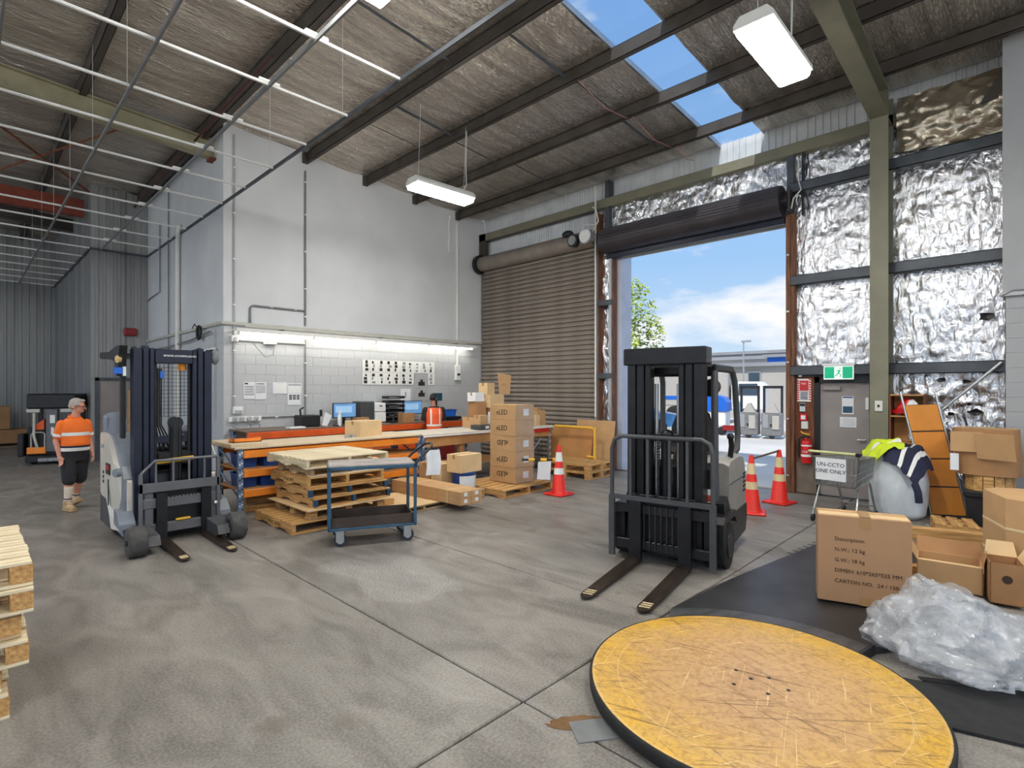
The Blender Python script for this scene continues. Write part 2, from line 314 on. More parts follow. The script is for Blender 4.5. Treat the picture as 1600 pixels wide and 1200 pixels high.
# ------------------------------------------------------------------ mesh builder
class MB:
    def __init__(s): s.v = []; s.f = []; s.m = Matrix()
    def at(s, loc=(0, 0, 0), rz=0, rx=0, ry=0):
        s.m = Matrix.Translation(loc) @ Matrix.Rotation(rz, 4, 'Z') @ Matrix.Rotation(ry, 4, 'Y') @ Matrix.Rotation(rx, 4, 'X'); return s
    def add(s, vs, fs):
        k = len(s.v); s.v += [tuple(s.m @ Vector(p)) for p in vs]; s.f += [tuple(i+k for i in q) for q in fs]; return s
    def box(s, x0, x1, y0, y1, z0, z1, b=0):
        if x0 > x1: x0, x1 = x1, x0
        if y0 > y1: y0, y1 = y1, y0
        if z0 > z1: z0, z1 = z1, z0
        b = min(b, (x1-x0)*.45, (y1-y0)*.45, (z1-z0)*.45)
        if b <= 0:
            vs = [(x, y, z) for x in (x0, x1) for y in (y0, y1) for z in (z0, z1)]
            return s.add(vs, [(0, 1, 3, 2), (4, 6, 7, 5), (0, 4, 5, 1), (2, 3, 7, 6), (0, 2, 6, 4), (1, 5, 7, 3)])
        vs = []; ix = {}
        X, Y, Z = (x0, x1), (y0, y1), (z0, z1)
        for i in (0, 1):
            for j in (0, 1):
                for k in (0, 1):
                    si, sj, sk = (1, -1)[i], (1, -1)[j], (1, -1)[k]
                    ix[i, j, k] = len(vs)
                    vs += [(X[i], Y[j]+sj*b, Z[k]+sk*b), (X[i]+si*b, Y[j], Z[k]+sk*b), (X[i]+si*b, Y[j]+sj*b, Z[k])]
        fs = []
        for i in (0, 1):
            q = [ix[i, 0, 0], ix[i, 1, 0], ix[i, 1, 1], ix[i, 0, 1]]; fs.append(tuple(q if i else q[::-1]))
            q = [ix[0, i, 0]+1, ix[0, i, 1]+1, ix[1, i, 1]+1, ix[1, i, 0]+1]; fs.append(tuple(q if i else q[::-1]))
            q = [ix[0, 0, i]+2, ix[1, 0, i]+2, ix[1, 1, i]+2, ix[0, 1, i]+2]; fs.append(tuple(q if i else q[::-1]))
        for j in (0, 1):
            for k in (0, 1):
                a, c = ix[0, j, k], ix[1, j, k]; q = [a+1, a+2, c+2, c+1]; fs.append(tuple(q if (j ^ k) else q[::-1]))
                a, c = ix[j, 0, k], ix[j, 1, k]; q = [a, a+2, c+2, c]; fs.append(tuple(q[::-1] if (j ^ k) else q))
                a, c = ix[j, k, 0], ix[j, k, 1]; q = [a, a+1, c+1, c]; fs.append(tuple(q if (j ^ k) else q[::-1]))
        for i in (0, 1):
            for j in (0, 1):
                for k in (0, 1):
                    a = ix[i, j, k]; q = (a, a+1, a+2); fs.append(q if (i+j+k) % 2 else q[::-1])
        return s.add(vs, fs)
    def cyl(s, p0, p1, r0, r1=None, n=14, cap=True):
        p0, p1 = Vector(p0), Vector(p1); r1 = r0 if r1 is None else r1
        d = (p1-p0).normalized(); u = d.orthogonal().normalized(); w = d.cross(u)
        vs = []; fs = []
        for p, r in ((p0, r0), (p1, r1)):
            for i in range(n):
                a = 2*PI*i/n; vs.append(tuple(p+(u*math.cos(a)+w*math.sin(a))*r))
        for i in range(n): j = (i+1) % n; fs.append((i, j, n+j, n+i))
        if cap: fs.append(tuple(range(n))[::-1]); fs.append(tuple(range(n, 2*n)))
        return s.add(vs, fs)
    def tube(s, pts, r, n=8, closed=False, flat=1.0):
        pts = [Vector(p) for p in pts]; L = len(pts); vs = []; fs = []; u = None
        for i, p in enumerate(pts):
            a = pts[(i-1) % L] if (closed or i > 0) else p; b = pts[(i+1) % L] if (closed or i < L-1) else p
            d = (b-a).normalized()
            if u is None: u = d.orthogonal().normalized()
            u = (u-d*u.dot(d)); u = u.normalized() if u.length > 1e-6 else d.orthogonal().normalized()
            w = d.cross(u)
            for k in range(n):
                t = 2*PI*k/n; vs.append(tuple(p+(u*math.cos(t)+w*math.sin(t)*flat)*(r[i] if isinstance(r, (list, tuple)) else r)))
        for i in range(L if closed else L-1):
            for k in range(n):
                a, b = i*n+k, i*n+(k+1) % n; c, d = ((i+1) % L)*n+(k+1) % n, ((i+1) % L)*n+k; fs.append((a, b, c, d))
        if not closed: fs.append(tuple(range(n))[::-1]); fs.append(tuple(range((L-1)*n, L*n)))
        return s.add(vs, fs)
    def prism(s, poly, ax, a0, a1):
        def P(q, a): return {'x': (a, q[0], q[1]), 'y': (q[0], a, q[1]), 'z': (q[0], q[1], a)}[ax]
        n = len(poly); vs = [P(q, a0) for q in poly]+[P(q, a1) for q in poly]
        fs = [(i, (i+1) % n, n+(i+1) % n, n+i) for i in range(n)]+[tuple(range(n))[::-1], tuple(range(n, 2*n))]
        return s.add(vs, fs)
    def lathe(s, prof, n=20, c=(0, 0, 0), cap=True):
        vs = []; fs = []
        for r, z in prof:
            for i in range(n):
                a = 2*PI*i/n; vs.append((c[0]+r*math.cos(a), c[1]+r*math.sin(a), c[2]+z))
        for k in range(len(prof)-1):
            for i in range(n): j = (i+1) % n; fs.append((k*n+i, k*n+j, (k+1)*n+j, (k+1)*n+i))
        if cap: fs.append(tuple(range(n))[::-1]); fs.append(tuple(range((len(prof)-1)*n, len(prof)*n)))
        return s.add(vs, fs)
    def ball(s, c, r, n=14, m=9):
        r = r if isinstance(r, (tuple, list)) else (r, r, r); vs = [(c[0], c[1], c[2]-r[2])]; fs = []
        for j in range(1, m):
            t = PI*j/m-PI/2
            for i in range(n):
                a = 2*PI*i/n; vs.append((c[0]+r[0]*math.cos(t)*math.cos(a), c[1]+r[1]*math.cos(t)*math.sin(a), c[2]+r[2]*math.sin(t)))
        vs.append((c[0], c[1], c[2]+r[2])); e = len(vs)-1
        for i in range(n): fs.append((0, 1+(i+1) % n, 1+i)); fs.append((e, e-n+i, e-n+(i+1) % n))
        for j in range(m-2):
            for i in range(n): a, b = 1+j*n+i, 1+j*n+(i+1) % n; fs.append((a, b, b+n, a+n))
        return s.add(vs, fs)
    def limb(s, p0, r0, p1, r1, n=12):
        p0, p1 = Vector(p0), Vector(p1)
        s.cyl(p0, p1, r0, r1, n); s.ball(p0, r0, n, 7); s.ball(p1, r1, n, 7); return s
    def quads(s, rows):
        n = len(rows[0]); vs = [p for r in rows for p in r]
        return s.add(vs, [(j*n+i, j*n+i+1, (j+1)*n+i+1, (j+1)*n+i) for j in range(len(rows)-1) for i in range(n-1)])
    def mesh(s, name, smooth=None):
        me = bpy.data.meshes.new(name); me.from_pydata(s.v, [], s.f); me.update()
        if smooth:
            me.polygons.foreach_set('use_smooth', [True]*len(me.polygons)); me.set_sharp_from_angle(angle=R(smooth))
        return me
    def build(s, name, mat, parent=None, smooth=None, loc=None):
        me = s.mesh(name, smooth); me.materials.append(M[mat] if isinstance(mat, str) else mat)
        return put(name, me, parent, loc)
def put(name, me, parent=None, loc=None, rot=None):
    o = bpy.data.objects.new(name, me); C.objects.link(o)
    if parent is not None: o.parent = parent
    if loc is not None: o.location = loc
    if rot is not None: o.rotation_euler = rot
    return o
def tag(o, label, cat, group=None, kind=None):
    o['label'] = label; o['category'] = cat
    if group: o['group'] = group
    if kind: o['kind'] = kind
    return o
def thing(name, label, cat, loc=(0, 0, 0), rz=0, group=None, kind=None):
    o = bpy.data.objects.new(name, None); C.objects.link(o); o.empty_display_size = .1
    o.location = loc; o.rotation_euler = (0, 0, rz); return tag(o, label, cat, group, kind)
def struct(o, label=None):
    o['kind'] = 'structure'
    if label: o['label'] = label
    return o
def copy_tree(o, parent=None):
    c = o.copy(); C.objects.link(c)
    if parent is not None: c.parent = parent
    for ch in list(o.children): copy_tree(ch, c)
    return c
def text(name, body, size, mat, parent, loc, rot, align='LEFT', ext=.001, sx=1):
    cu = bpy.data.curves.new(name, 'FONT'); cu.body = body; cu.size = size; cu.extrude = ext; cu.align_x = align; cu.resolution_u = 2
    tmp = bpy.data.objects.new(name, cu); C.objects.link(tmp); bpy.context.view_layer.update()
    me = bpy.data.meshes.new_from_object(tmp.evaluated_get(bpy.context.evaluated_depsgraph_get())); bpy.data.objects.remove(tmp); bpy.data.curves.remove(cu)
    me.materials.clear(); me.materials.append(M[mat]); o = bpy.data.objects.new(name, me); C.objects.link(o); o.parent = parent; o.location = loc; o.rotation_euler = rot; o.scale = (sx, 1, 1); return o
# ================================================================== SETTING
XW = 10.4                       # inner face of the roller-door wall
YB = 11.33                      # face of the painted office wall
XB = 3.6                        # its side wall
def roof(x): return 6.95-.063*(x-5.28)
# ---- floor: cast slabs with open joints
floor = struct(MB().box(-12, XW+.2, -9, 27, -.2, -.03).build('floor', pm('joint_dirt', rgb(46, 42, 38), .9)), 'grey cast concrete warehouse floor in large slabs')
jx = [-12, -3.5, 2.33, 3.97, 5.36, 7.9, XW]; jy = [-9, 2.17, 8.3, 14.5, 20.5, 27]
for i in range(len(jx)-1):
    for j in range(len(jy)-1):
        g = .007
        MB().box(jx[i]+g, jx[i+1]-g, jy[j]+g, jy[j+1]-g, -.1, 0, .008).build('slab', 'conc', floor)
# puddle of spilt glue and flat scraps by the turntable
p = U(905, 1130)
mb = MB(); prof = [(0, 0)]
n = 22
mb.add([(p.x+(.10+.04*noise.noise((k*.7, 1, 0)))*math.cos(2*PI*k/n)*.9-.05*math.sin(2*PI*k/n)*2.2, p.y+(.13+.07*noise.noise((k*.6, 5, 2)))*math.sin(2*PI*k/n), .0025) for k in range(n)], [tuple(range(n))])
tag(mb.build('spilt_puddle', pm('brown_puddle', rgb(120, 92, 66), .12, 0, .25, 9)), 'brown puddle on the floor left of the yellow turntable', 'puddle')

# ---- painted block office: lower blockwork, ledge, plain upper wall
def blocks(parent, origin, udir, length, z0, z1, normal, bm='wall_white2'):
    """stretcher-bond blocks as separate pieces sharing four meshes"""
    cache = {}
    u = Vector(udir); nrm = Vector(normal); z = z0; row = 0
    while z < z1-.02:
        h = min(.2, z1-z); a = -.2 if row % 2 else 0.0
        while a < length-.01:
            b = min(a+.4, length); a0 = max(a, 0); w = b-a0
            key = (round(w, 2), round(h, 2))
            if w > .03:
                if key not in cache:
                    m_ = MB(); w2, h2 = w-.012, h-.012
                    m_.box(.0012, w-.0012, -.006, .015, .0028, h-.0028, .002)
                    cache[key] = m_.mesh('block'); cache[key].materials.append(M[bm])
                o = put('block', cache[key], parent, Vector(origin)+u*a0+Vector((0, 0, z)))
                o.rotation_euler = (0, 0, math.atan2(u.y, u.x))
            a += .4
        z += .2; row += 1
LZ = 3.13
wb = struct(MB().box(XB, XW+.1, YB, YB+.22, 0, LZ-.02).build('wall_back', 'mortar'), 'pale grey painted block wall behind the packing benches')
blocks(wb, (XB, YB, .13), (1, 0, 0), XW-XB, .8, LZ-.13, (0, -1, 0))
MB().prism([(XB-.012, LZ-.02), (XW+.1, LZ-.02), (XW+.1, roof(XW)-.01), (XB-.012, roof(XB)-.01)], 'y', YB-.012, YB+.22).build('upper_wall', 'wall_white', wb)
MB().box(XB-.05, XW-.02, YB-.075, YB-.012, LZ-.03, LZ+.03, .006).build('ledge', 'ledge', wb)
wl = struct(MB().box(XB, XB+.22, YB+.22, 17.3, 0, LZ-.02).build('wall_left', 'mortar'), 'grey painted side wall of the block office')
o = MB().box(XB-.012, XB+.22, YB+.22, 17.3, LZ-.02, roof(XB)-.02).build('upper_wall', 'wall_white', wl)
MB().box(XB-.06, XB-.012, YB-.07, 17.28, LZ-.03, LZ+.03, .006).build('ledge', 'ledge', wl)
blocks(wl, (XB, 17.28, .13), (0, -1, 0), 17.28-YB, .2, LZ-.13, (-1, 0, 0))

# ---- corrugated cladding
def corr(mb, o, u, length, z0, z1, nrm, pitch=.19, depth=.03, style=0):
    o, u, nrm = Vector(o), Vector(u), Vector(nrm); pts = []; k = 0; s = 0
    prof = [(0, 0), (.55, 0), (.62, 1), (.93, 1), (1, 0)] if style == 0 else [(0, 0), (.25, .85), (.5, 1), (.75, .15)]
    while s < length:
        for a, d in prof[:-1] if style == 0 else prof:
            x = s+a*pitch
            if x <= length: pts.append((x, d*depth))
        s += pitch
    pts.append((length, 0))
    zt = z1 if callable(z1) else (lambda x: z1)
    mb.quads([[tuple(o+u*x+nrm*d+Vector((0, 0, z0))) for x, d in pts], [tuple(o+u*x+nrm*d+Vector((0, 0, zt(x)))) for x, d in pts]])
    return mb
def clad(parent, o, u, length, z0, z1, nrm, mat='clad', sheet=.76, **k):
    s = 0
    while s < length-.01:
        w = min(sheet, length-s); off = Vector(u)*s
        zf = (lambda x, s=s: z1(x+s)) if callable(z1) else z1
        corr(MB(), Vector(o)+off, u, w, z0, zf, nrm, **k).build('cladding_sheet', mat, parent); s += sheet
wr = struct(MB().box(2.37, XB, 17.34, 17.5, 0, roof(3)-.05).build('wall_recess', 'clad'), 'ribbed zinc wall beside the block office')
clad(wr, (2.36, 17.32, 0), (1, 0, 0), XB-2.36, 0, lambda x: roof(2.36+x)-.03, (0, -1, 0), pitch=.155)
wr2 = struct(MB().box(2.4, 2.55, 17.5, 24.8, 0, roof(2.4)-.05).build('wall_return', 'clad'), 'smooth zinc return wall in the far bay')
clad(wr2, (2.38, 24.8, 0), (0, -1, 0), 7.48, 0, roof(2.38)-.03, (-1, 0, 0), sheet=1.25, pitch=1.25, depth=.02)
wf = struct(MB().box(-12, 2.6, 24.86, 25, 0, 8).build('wall_far', 'clad'), 'ribbed zinc wall at the far end')
clad(wf, (-4, 24.84, 0), (1, 0, 0), 6.4, 0, lambda x: roof(-4+x)-.03, (0, -1, 0), pitch=.19, sheet=.95)
# grey door in the recess
d1 = struct(MB().box(2.52, 3.3, 17.25, 17.31, 0, 2.05).build('door_1', 'doorgrey'), 'plain grey door in the ribbed wall')
MB().box(2.44, 2.52, 17.22, 17.31, 0, 2.13).box(3.3, 3.38, 17.22, 17.31, 0, 2.13).box(2.44, 3.38, 17.22, 17.31, 2.05, 2.13).build('door_frame', 'steel_grey', d1)
MB().cyl((2.6, 17.2, 1.0), (2.7, 17.2, 1.0), .015).cyl((2.6, 17.25, 1.0), (2.6, 17.2, 1.0), .012).build('door_handle', 'alu', d1)

# ---- roof: foil blanket between purlins, purlins, rafters
PX = [-8.2, -6.3, -4.4, -2.4, -.45, 1.5, 3.4, 5.28, 6.73, 8.14, 9.55, XW+.05]
SY0, SY1 = 3.62, 4.46          # skylight strip
ceil = bpy.data.objects.new('ceiling', None); C.objects.link(ceil); struct(ceil, 'foil-lined sloping warehouse roof on dark steel purlins')
def foil_strip(x0, x1, y0, y1, step=.11, amp=1.0):
    nx = 9; ny = max(3, int((y1-y0)/step)); rows = []
    for j in range(ny+1):
        y = y0+(y1-y0)*j/ny; row = []
        for i in range(nx+1):
            u = i/nx; x = x0+(x1-x0)*u
            q = noise.noise((x*1.0, y*5.5, 3))*.03+noise.noise((x*.7, y*1.1, 9))*.035+noise.noise((x*1.6, y*13, 1))*.03
            row.append((x, y, roof(x)+.012-amp*(math.sin(PI*u)*(.045+q))))
        rows.append(row)
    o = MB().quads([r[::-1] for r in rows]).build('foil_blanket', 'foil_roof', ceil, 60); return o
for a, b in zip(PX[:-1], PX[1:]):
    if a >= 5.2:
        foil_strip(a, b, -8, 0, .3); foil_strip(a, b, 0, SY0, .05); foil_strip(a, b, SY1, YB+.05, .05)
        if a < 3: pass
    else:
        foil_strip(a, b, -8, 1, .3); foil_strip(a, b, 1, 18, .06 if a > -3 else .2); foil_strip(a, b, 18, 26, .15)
# roof sheeting above the foil
MB().prism([(-8.3, roof(-8.3)+.06), (XW+.2, roof(XW+.2)+.06), (XW+.2, roof(XW+.2)+.09), (-8.3, roof(-8.3)+.09)], 'y', -8, SY0).build('roof_sheet', 'galv', ceil)
MB().prism([(-8.3, roof(-8.3)+.06), (XW+.2, roof(XW+.2)+.06), (XW+.2, roof(XW+.2)+.09), (-8.3, roof(-8.3)+.09)], 'y', SY1, 26).build('roof_sheet', 'galv', ceil)
MB().prism([(-8.3, roof(-8.3)+.06), (5.3, roof(5.3)+.06), (5.3, roof(5.3)+.09), (-8.3, roof(-8.3)+.09)], 'y', SY0, SY1).build('roof_sheet', 'galv', ceil)
sk = bpy.data.objects.new('window_1', None); C.objects.link(sk); struct(sk, 'clear skylight strip in the roof')
for a, b in zip(PX[7:-1], PX[8:]):
    MB().prism([(a, roof(a)+.03), (b, roof(b)+.03), (b, roof(b)+.035), (a, roof(a)+.035)], 'y', SY0, SY1).build('skylight_pane', 'pane', sk)
for y in (SY0, SY1):
    MB().prism([(5.28, roof(5.28)-.012), (XW+.1, roof(XW+.1)-.012), (XW+.1, roof(XW+.1)+.07), (5.28, roof(5.28)+.07)], 'y', y-.012, y+.012).build('skylight_edge', 'galv', sk)
for k, x in enumerate(PX[:-1]):   # C-section purlins
    y1 = YB-.02 if x > XB else 24.8
    z = roof(x); w = .085 if x > 4 else .11; dp = .2 if x > 4 else .26
    mb = MB().box(x-w/2, x-w/2+.008, -8, y1, z-dp, z-.004).box(x-w/2, x+w/2, -8, y1, z-dp, z-dp+.008).box(x-w/2, x+w/2, -8, y1, z-.012, z-.004).box(x+w/2-.008, x+w/2, -8, y1, z-dp, z-dp+.025)
    mb.build('purlin', 'steel_dark', ceil)
    if x > 4:   # cleat where it lands on the office wall
        MB().box(x-.12, x-.005, YB-.1, YB-.012, z-.24, z-.02).build('purlin_cleat', 'steel_dark', ceil)
def ibeam(mb, p0, p1, d, w, tf=.018, tw=.012):
    """I-section running along X between two points (underside), web vertical"""
    (x0, y, z0), (x1, _, z1) = p0, p1
    for a0, a1, ww in ((0, tf, w), (tf, d-tf, tw), (d-tf, d, w)):
        mb.add([(x, y+s*ww/2, z+h) for x, z in ((x0, z0), (x1, z1)) for s in (-1, 1) for h in (a0, a1)], [(0, 1, 3, 2), (4, 6, 7, 5), (0, 4, 5, 1), (2, 3, 7, 6), (0, 2, 6, 4), (1, 5, 7, 3)])
    return mb
ibeam(MB(), (-8, 1.72, roof(-8)-.62), (9.9, 1.72, roof(9.9)-.62), .41, .24).build('rafter', 'steel_green', ceil)
r2 = ibeam(MB(), (-8, 11.85, roof(-8)-.60), (XB+.02, 11.85, roof(XB)-.60), .36, .22).build('rafter', 'steel_beige', ceil)
MB().box(XB-.12, XB+.06, 11.72, 11.98, roof(XB)-.64, roof(XB)-.60).build('bearing_plate', 'rust', r2)
ibeam(MB(), (-8, 20.6, roof(-8)-.62), (2.38, 20.6, roof(2.38)-.62), .36, .22).build('rafter', 'steel_dark', ceil)
# fly braces, bridging rods and ties between purlins
for a, b, y, r in ((5.28, 6.73, 8.1, .022), (6.73, 8.14, 8.25, .012), (5.28, 6.73, 5.3, .022), (6.73, 8.14, 5.25, .012), (8.14, 9.55, 5.3, .022), (5.28, 6.73, 9.0, .008), (8.14, 9.55, 8.0, .012), (3.4, 5.28, 6.4, .02)):
    MB().cyl((a+.04, y, roof(a)-.1), (b-.03, y, roof(b)-.1), r, n=8).build('bridging_rod', 'steel_grey', ceil)
MB().cyl((-.6, 12, roof(-.6)-.5), (2.3, 17.2, roof(2.3)-.3), .025, n=8).build('brace_rod', 'rust', ceil)
MB().cyl((-.6, 20.4, roof(-.6)-.5), (2.3, 12.2, roof(2.3)-.3), .02, n=8).build('brace_rod', 'rust', ceil)
MB().box(.6, 2.3, 17.9, 18.02, 6.35, 6.8).build('header_panel', pm('red_brown_panel', rgb(120, 52, 34), .7), ceil)
# red electrical wire looping along the purlins
for a, b, y in ((6.73, 8.14, 5.1), (8.14, 9.55, 5.0), (9.55, 10.3, 4.9)):
    MB().tube([(a, y, roof(a)-.2), ((a+b)/2, y-.03, roof(b)-.3), (b, y, roof(b)-.2)], .006, 6).build('red_wire', pm('pink_wire', rgb(190, 130, 120), .5), ceil)
# sprinkler pipe, red, far left
MB().cyl((XB-.4, 8, 6.72), (XB-.25, 24, 6.72), .022, n=8).build('sprinkler_pipe', pm('dull_red_pipe', rgb(78, 34, 32), .5), ceil)

# ---- steel column of the portal frame
col = thing('steel_column', 'olive painted steel column carrying the roof rafter', 'column', (0, 0, 0), kind='structure')
MB().box(9.9, 9.92, 1.60, 1.84, 0, roof(9.9)-.21).box(10.3, 10.32, 1.60, 1.84, 0, roof(10)-.21).box(9.92, 10.3, 1.714, 1.726, 0, roof(10)-.21).build('column_shaft', 'steel_green', col)
MB().box(9.84, 10.36, 1.56, 1.88, 0, .02, .004).build('base_plate', 'steel_green', col)
mb = MB().box(9.92, 10.3, 1.61, 1.83, roof(10)-.64, roof(10)-.625)
mb.build('stiffener', 'steel_green', col)

# ---- roller-door wall
wr_ = bpy.data.objects.new('wall_right', None); C.objects.link(wr_); struct(wr_, 'long wall with two roller doors, foil lining and steel girts')
def foil_panel(y0, y1, z0, z1, mat='foil_wall', amp=.035, x=XW+.04, parent=wr_, step=.035, sd=0):
    ny = max(4, int((y1-y0)/step)); nz = max(4, int((z1-z0)/step)); rows = []
    for k in range(nz+1):
        z = z0+(z1-z0)*k/nz; row = []
        for j in range(ny+1):
            y = y0+(y1-y0)*j/ny
            e = min(1, 5*min((y-y0)/(y1-y0), (y1-y)/(y1-y0), (z-z0)/(z1-z0), (z1-z)/(z1-z0))+.35)
            q = abs(noise.noise((y*5, z*1.3, 2+sd)))*1.1+abs(noise.noise((y*3.1+z*4.2, z*4.3-y, 5+sd)))*.8+noise.noise((y*13, z*7, 7+sd))*.3
            q += .9*noise.noise((y*1.6, z*.9, 11+sd))+.35*abs(noise.noise((y*8+z*3, z*6, 3+sd)))
            row.append((x-amp*q*e, y, z))
        rows.append(row)
    return MB().quads(rows).build('foil_sheet', mat, parent, 40)
# outer cladding
clad(wr_, (XW+.14, 7.35, 0), (0, 1, 0), 4.0, 5.1, roof(XW)+.05, (-1, 0, 0), 'clad_white', pitch=.076, depth=.018, style=1, sheet=.76)
clad(wr_, (XW+.14, -.6, 0), (0, 1, 0), 7.95, 5.9, roof(XW)+.05, (-1, 0, 0), 'clad_white', pitch=.12, depth=.02, sheet=.9)
clad(wr_, (XW+.16, -.6, 0), (0, 1, 0), 3.6, 0, 6.0, (-1, 0, 0), 'clad_white', pitch=.12, depth=.02, sheet=.9)
MB().box(XW+.17, XW+.2, 7.35, 11.4, 0, 6.0).build('outer_skin', 'clad_white', wr_)
MB().box(XW+.17, XW+.2, 3.17, 7.35, 4.8, 6.0).build('outer_skin', 'clad_white', wr_)
# eave beam, girts, posts
MB().box(XW-.10, XW+.02, -.4, YB-.02, 6.0, 6.2, .01).build('eave_beam', 'steel_green', wr_)
MB().box(XW-.09, XW+.02, 7.29, YB-.02, 5.98, 6.0).build('eave_beam_flange', 'steel_dark', wr_)
for z in (2.08, 3.67, 5.31):
    MB().box(XW-.13, XW-.12, -.3, 3.1, z, z+.17).box(XW-.13, XW+.03, -.3, 3.1, z+.16, z+.17).box(XW-.13, XW+.03, -.3, 3.1, z, z+.01).build('girt', 'steel_grey', wr_)
for z in (2.08, 3.75):
    MB().box(XW-.13, XW+.03, 6.86, 7.2, z, z+.12).build('girt', 'steel_grey', wr_)
foil_panel(.3, 3.1, 2.2, 3.7, sd=1); foil_panel(.3, 3.1, 3.8, 5.35, sd=7); foil_panel(.3, 3.1, 5.45, 6.05, 'foil_wall', .06, sd=3)
foil_panel(.3, 1.92, 0, 2.12, amp=.06, sd=5)
foil_panel(3.15, 6.9, 5.4, 6.05, 'foil_wall', .05, sd=9); foil_panel(6.88, 7.22, 0.3, 6.0, 'foil_wall', .05, x=XW+.06, sd=4)
# browned loose foil sagging from the top right corner
rows = []
for k in range(31):
    row = []
    for j in range(41):
        u, v = j/40, k/30; y = 1.55-1.25*u; z = 6.42-.85*v-.12*u*v
        row.append((XW-.06-.16*math.sin(PI*v)*(.4+u)-.06*abs(noise.noise((y*3, z*5, 1)))-.05*noise.noise((y*8, z*9, 4)), y, z))
    rows.append(row)
MB().quads(rows).build('loose_foil', 'foil_brown', wr_, 40)
# tears in the foil showing dark paper
for y, z, a in ((1.0, 1.98, .09), (.72, 1.95, .07), (1.15, 1.45, .08), (.62, 1.5, .1), (.5, 2.9, .12), (.68, 1.62, .05), (.9, 1.47, .06)):
    n = 7
    MB().add([(XW-.055, y+a*random.uniform(.5, 1.1)*math.cos(2*PI*k/n), z+a*.6*random.uniform(.4, 1.1)*math.sin(2*PI*k/n)) for k in range(n)]+[(XW-.03, y, z)], [(k, (k+1) % n, n) for k in range(n)]).build('foil_tear', 'black', wr_)
# posts beside the openings
MB().box(XW-.12, XW+.14, 3.04, 3.17, 0, 4.95, .01).build('timber_post', 'timber', wr_)
MB().box(XW-.14, XW-.12, 3.1, 3.17, 0, 4.9).build('door_track', 'timber', wr_); MB().box(XW-.1, XW-.06, 3.165, 3.185, 0, 4.9).build('door_track', 'galv', wr_)
for z in (.3, 1.3, 2.3, 3.2, 4.2): MB().box(XW-.175, XW-.16, 3.11, 3.15, z, z+.03).build('bolt', 'alu', wr_)
MB().box(XW-.05, XW+.1, 6.85, 6.97, 0, 4.95, .01).build('timber_post', 'timber', wr_)
MB().box(XW-.10, XW-.05, 6.88, 6.94, 0, 4.9).build('door_track', 'galv', wr_)
MB().box(XW+.1, XW+.5, 6.72, 6.86, 0, 4.9).build('outer_jamb', 'jamb', wr_)
MB().box(XW-.12, XW+.1, 7.2, 7.31, 0, 5.9, .01).build('timber_post', 'timber', wr_)
MB().box(XW-.16, XW-.12, 7.22, 7.28, 0, 5.2).build('door_track', 'galv', wr_)
MB().box(XW-.1, XW+.02, 11.05, 11.31, 5.3, 6.2).build('post_head', 'steel_dark', wr_)
MB().box(XW-.09, XW+.1, 3.06, 3.17, 4.9, 6.0).build('steel_post', 'steel_grey', wr_)
MB().box(XW-.09, XW+.1, 6.95, 7.05, 4.9, 6.6).build('steel_post', 'steel_grey', wr_)
MB().box(XW-.08, XW+.05, 2.9, 2.93, 4.9, 6.0).build('steel_strap', 'dark_metal', wr_)
# closed roller shutter: one slat after another
rs = thing('roller_shutter', 'closed brown-grey slatted roller shutter with its drum above', 'roller door', (XW, 0, 0), kind='structure')
sl = MB().prism([(-.01, 0), (-.045, .02), (-.05, .055), (-.035, .09), (-.01, .115), (0, .115), (0, 0)], 'y', 7.3, 11.28).mesh('slat', 30); sl.materials.append(M['shutter'])
for k in range(46): put('slat', sl, rs, (0, 0, .02+k*.1145))
MB().cyl((-.12, 7.3, 5.34), (-.12, 11.2, 5.34), .2, n=28).build('drum', 'shutter', rs, 40)
MB().cyl((-.12, 11.17, 5.34), (-.12, 11.28, 5.34), .27, n=24).build('drum_end_plate', 'black', rs, 40)
MB().box(-.06, -.02, 7.3, 11.28, 0, .05).build('bottom_rail', 'dark_metal', rs)
# open roller shutter rolled up
ro = thing('rolled_up_shutter', 'rolled-up dark roller shutter above the open doorway', 'roller door', (XW, 0, 0), kind='structure')
mb = MB(); n = 40
mb.cyl((-.2, 3.2, 5.17), (-.2, 7.0, 5.17), .27, n=36).build('curtain_roll', pm('dark_roll', rgb(66, 62, 66), .45, .35, .15, 3), ro, 30)
for k in range(9):
    a = PI*.55+k*.2
    MB().cyl((-.2+.27*math.cos(a), 3.22, 5.17+.27*math.sin(a)), (-.2+.27*math.cos(a), 6.98, 5.17+.27*math.sin(a)), .014, n=6).build('slat_edge', pm('dark_roll', rgb(66, 62, 66)), ro)
MB().box(-.12, -.02, 3.2, 6.98, 4.8, 4.93, .01).build('bottom_rail', 'navy', ro)
MB().cyl((-.2, 3.1, 5.17), (-.2, 3.2, 5.17), .12, n=18).cyl((-.2, 3.06, 5.17), (-.2, 3.1, 5.17), .05, n=10).build('drive_gear', 'dark_metal', ro)
MB().box(-.3, -.05, 3.06, 3.1, 4.95, 5.35, .01).build('end_bracket', 'steel_dark', ro)
MB().tube([(-.24, 3.05, 5.0), (-.3, 3.0, 5.15), (-.22, 2.9, 5.3), (-.12, 2.97, 5.5), (-.1, 2.98, 5.9)], .012, 6).build('cable', 'pvc_white', ro)
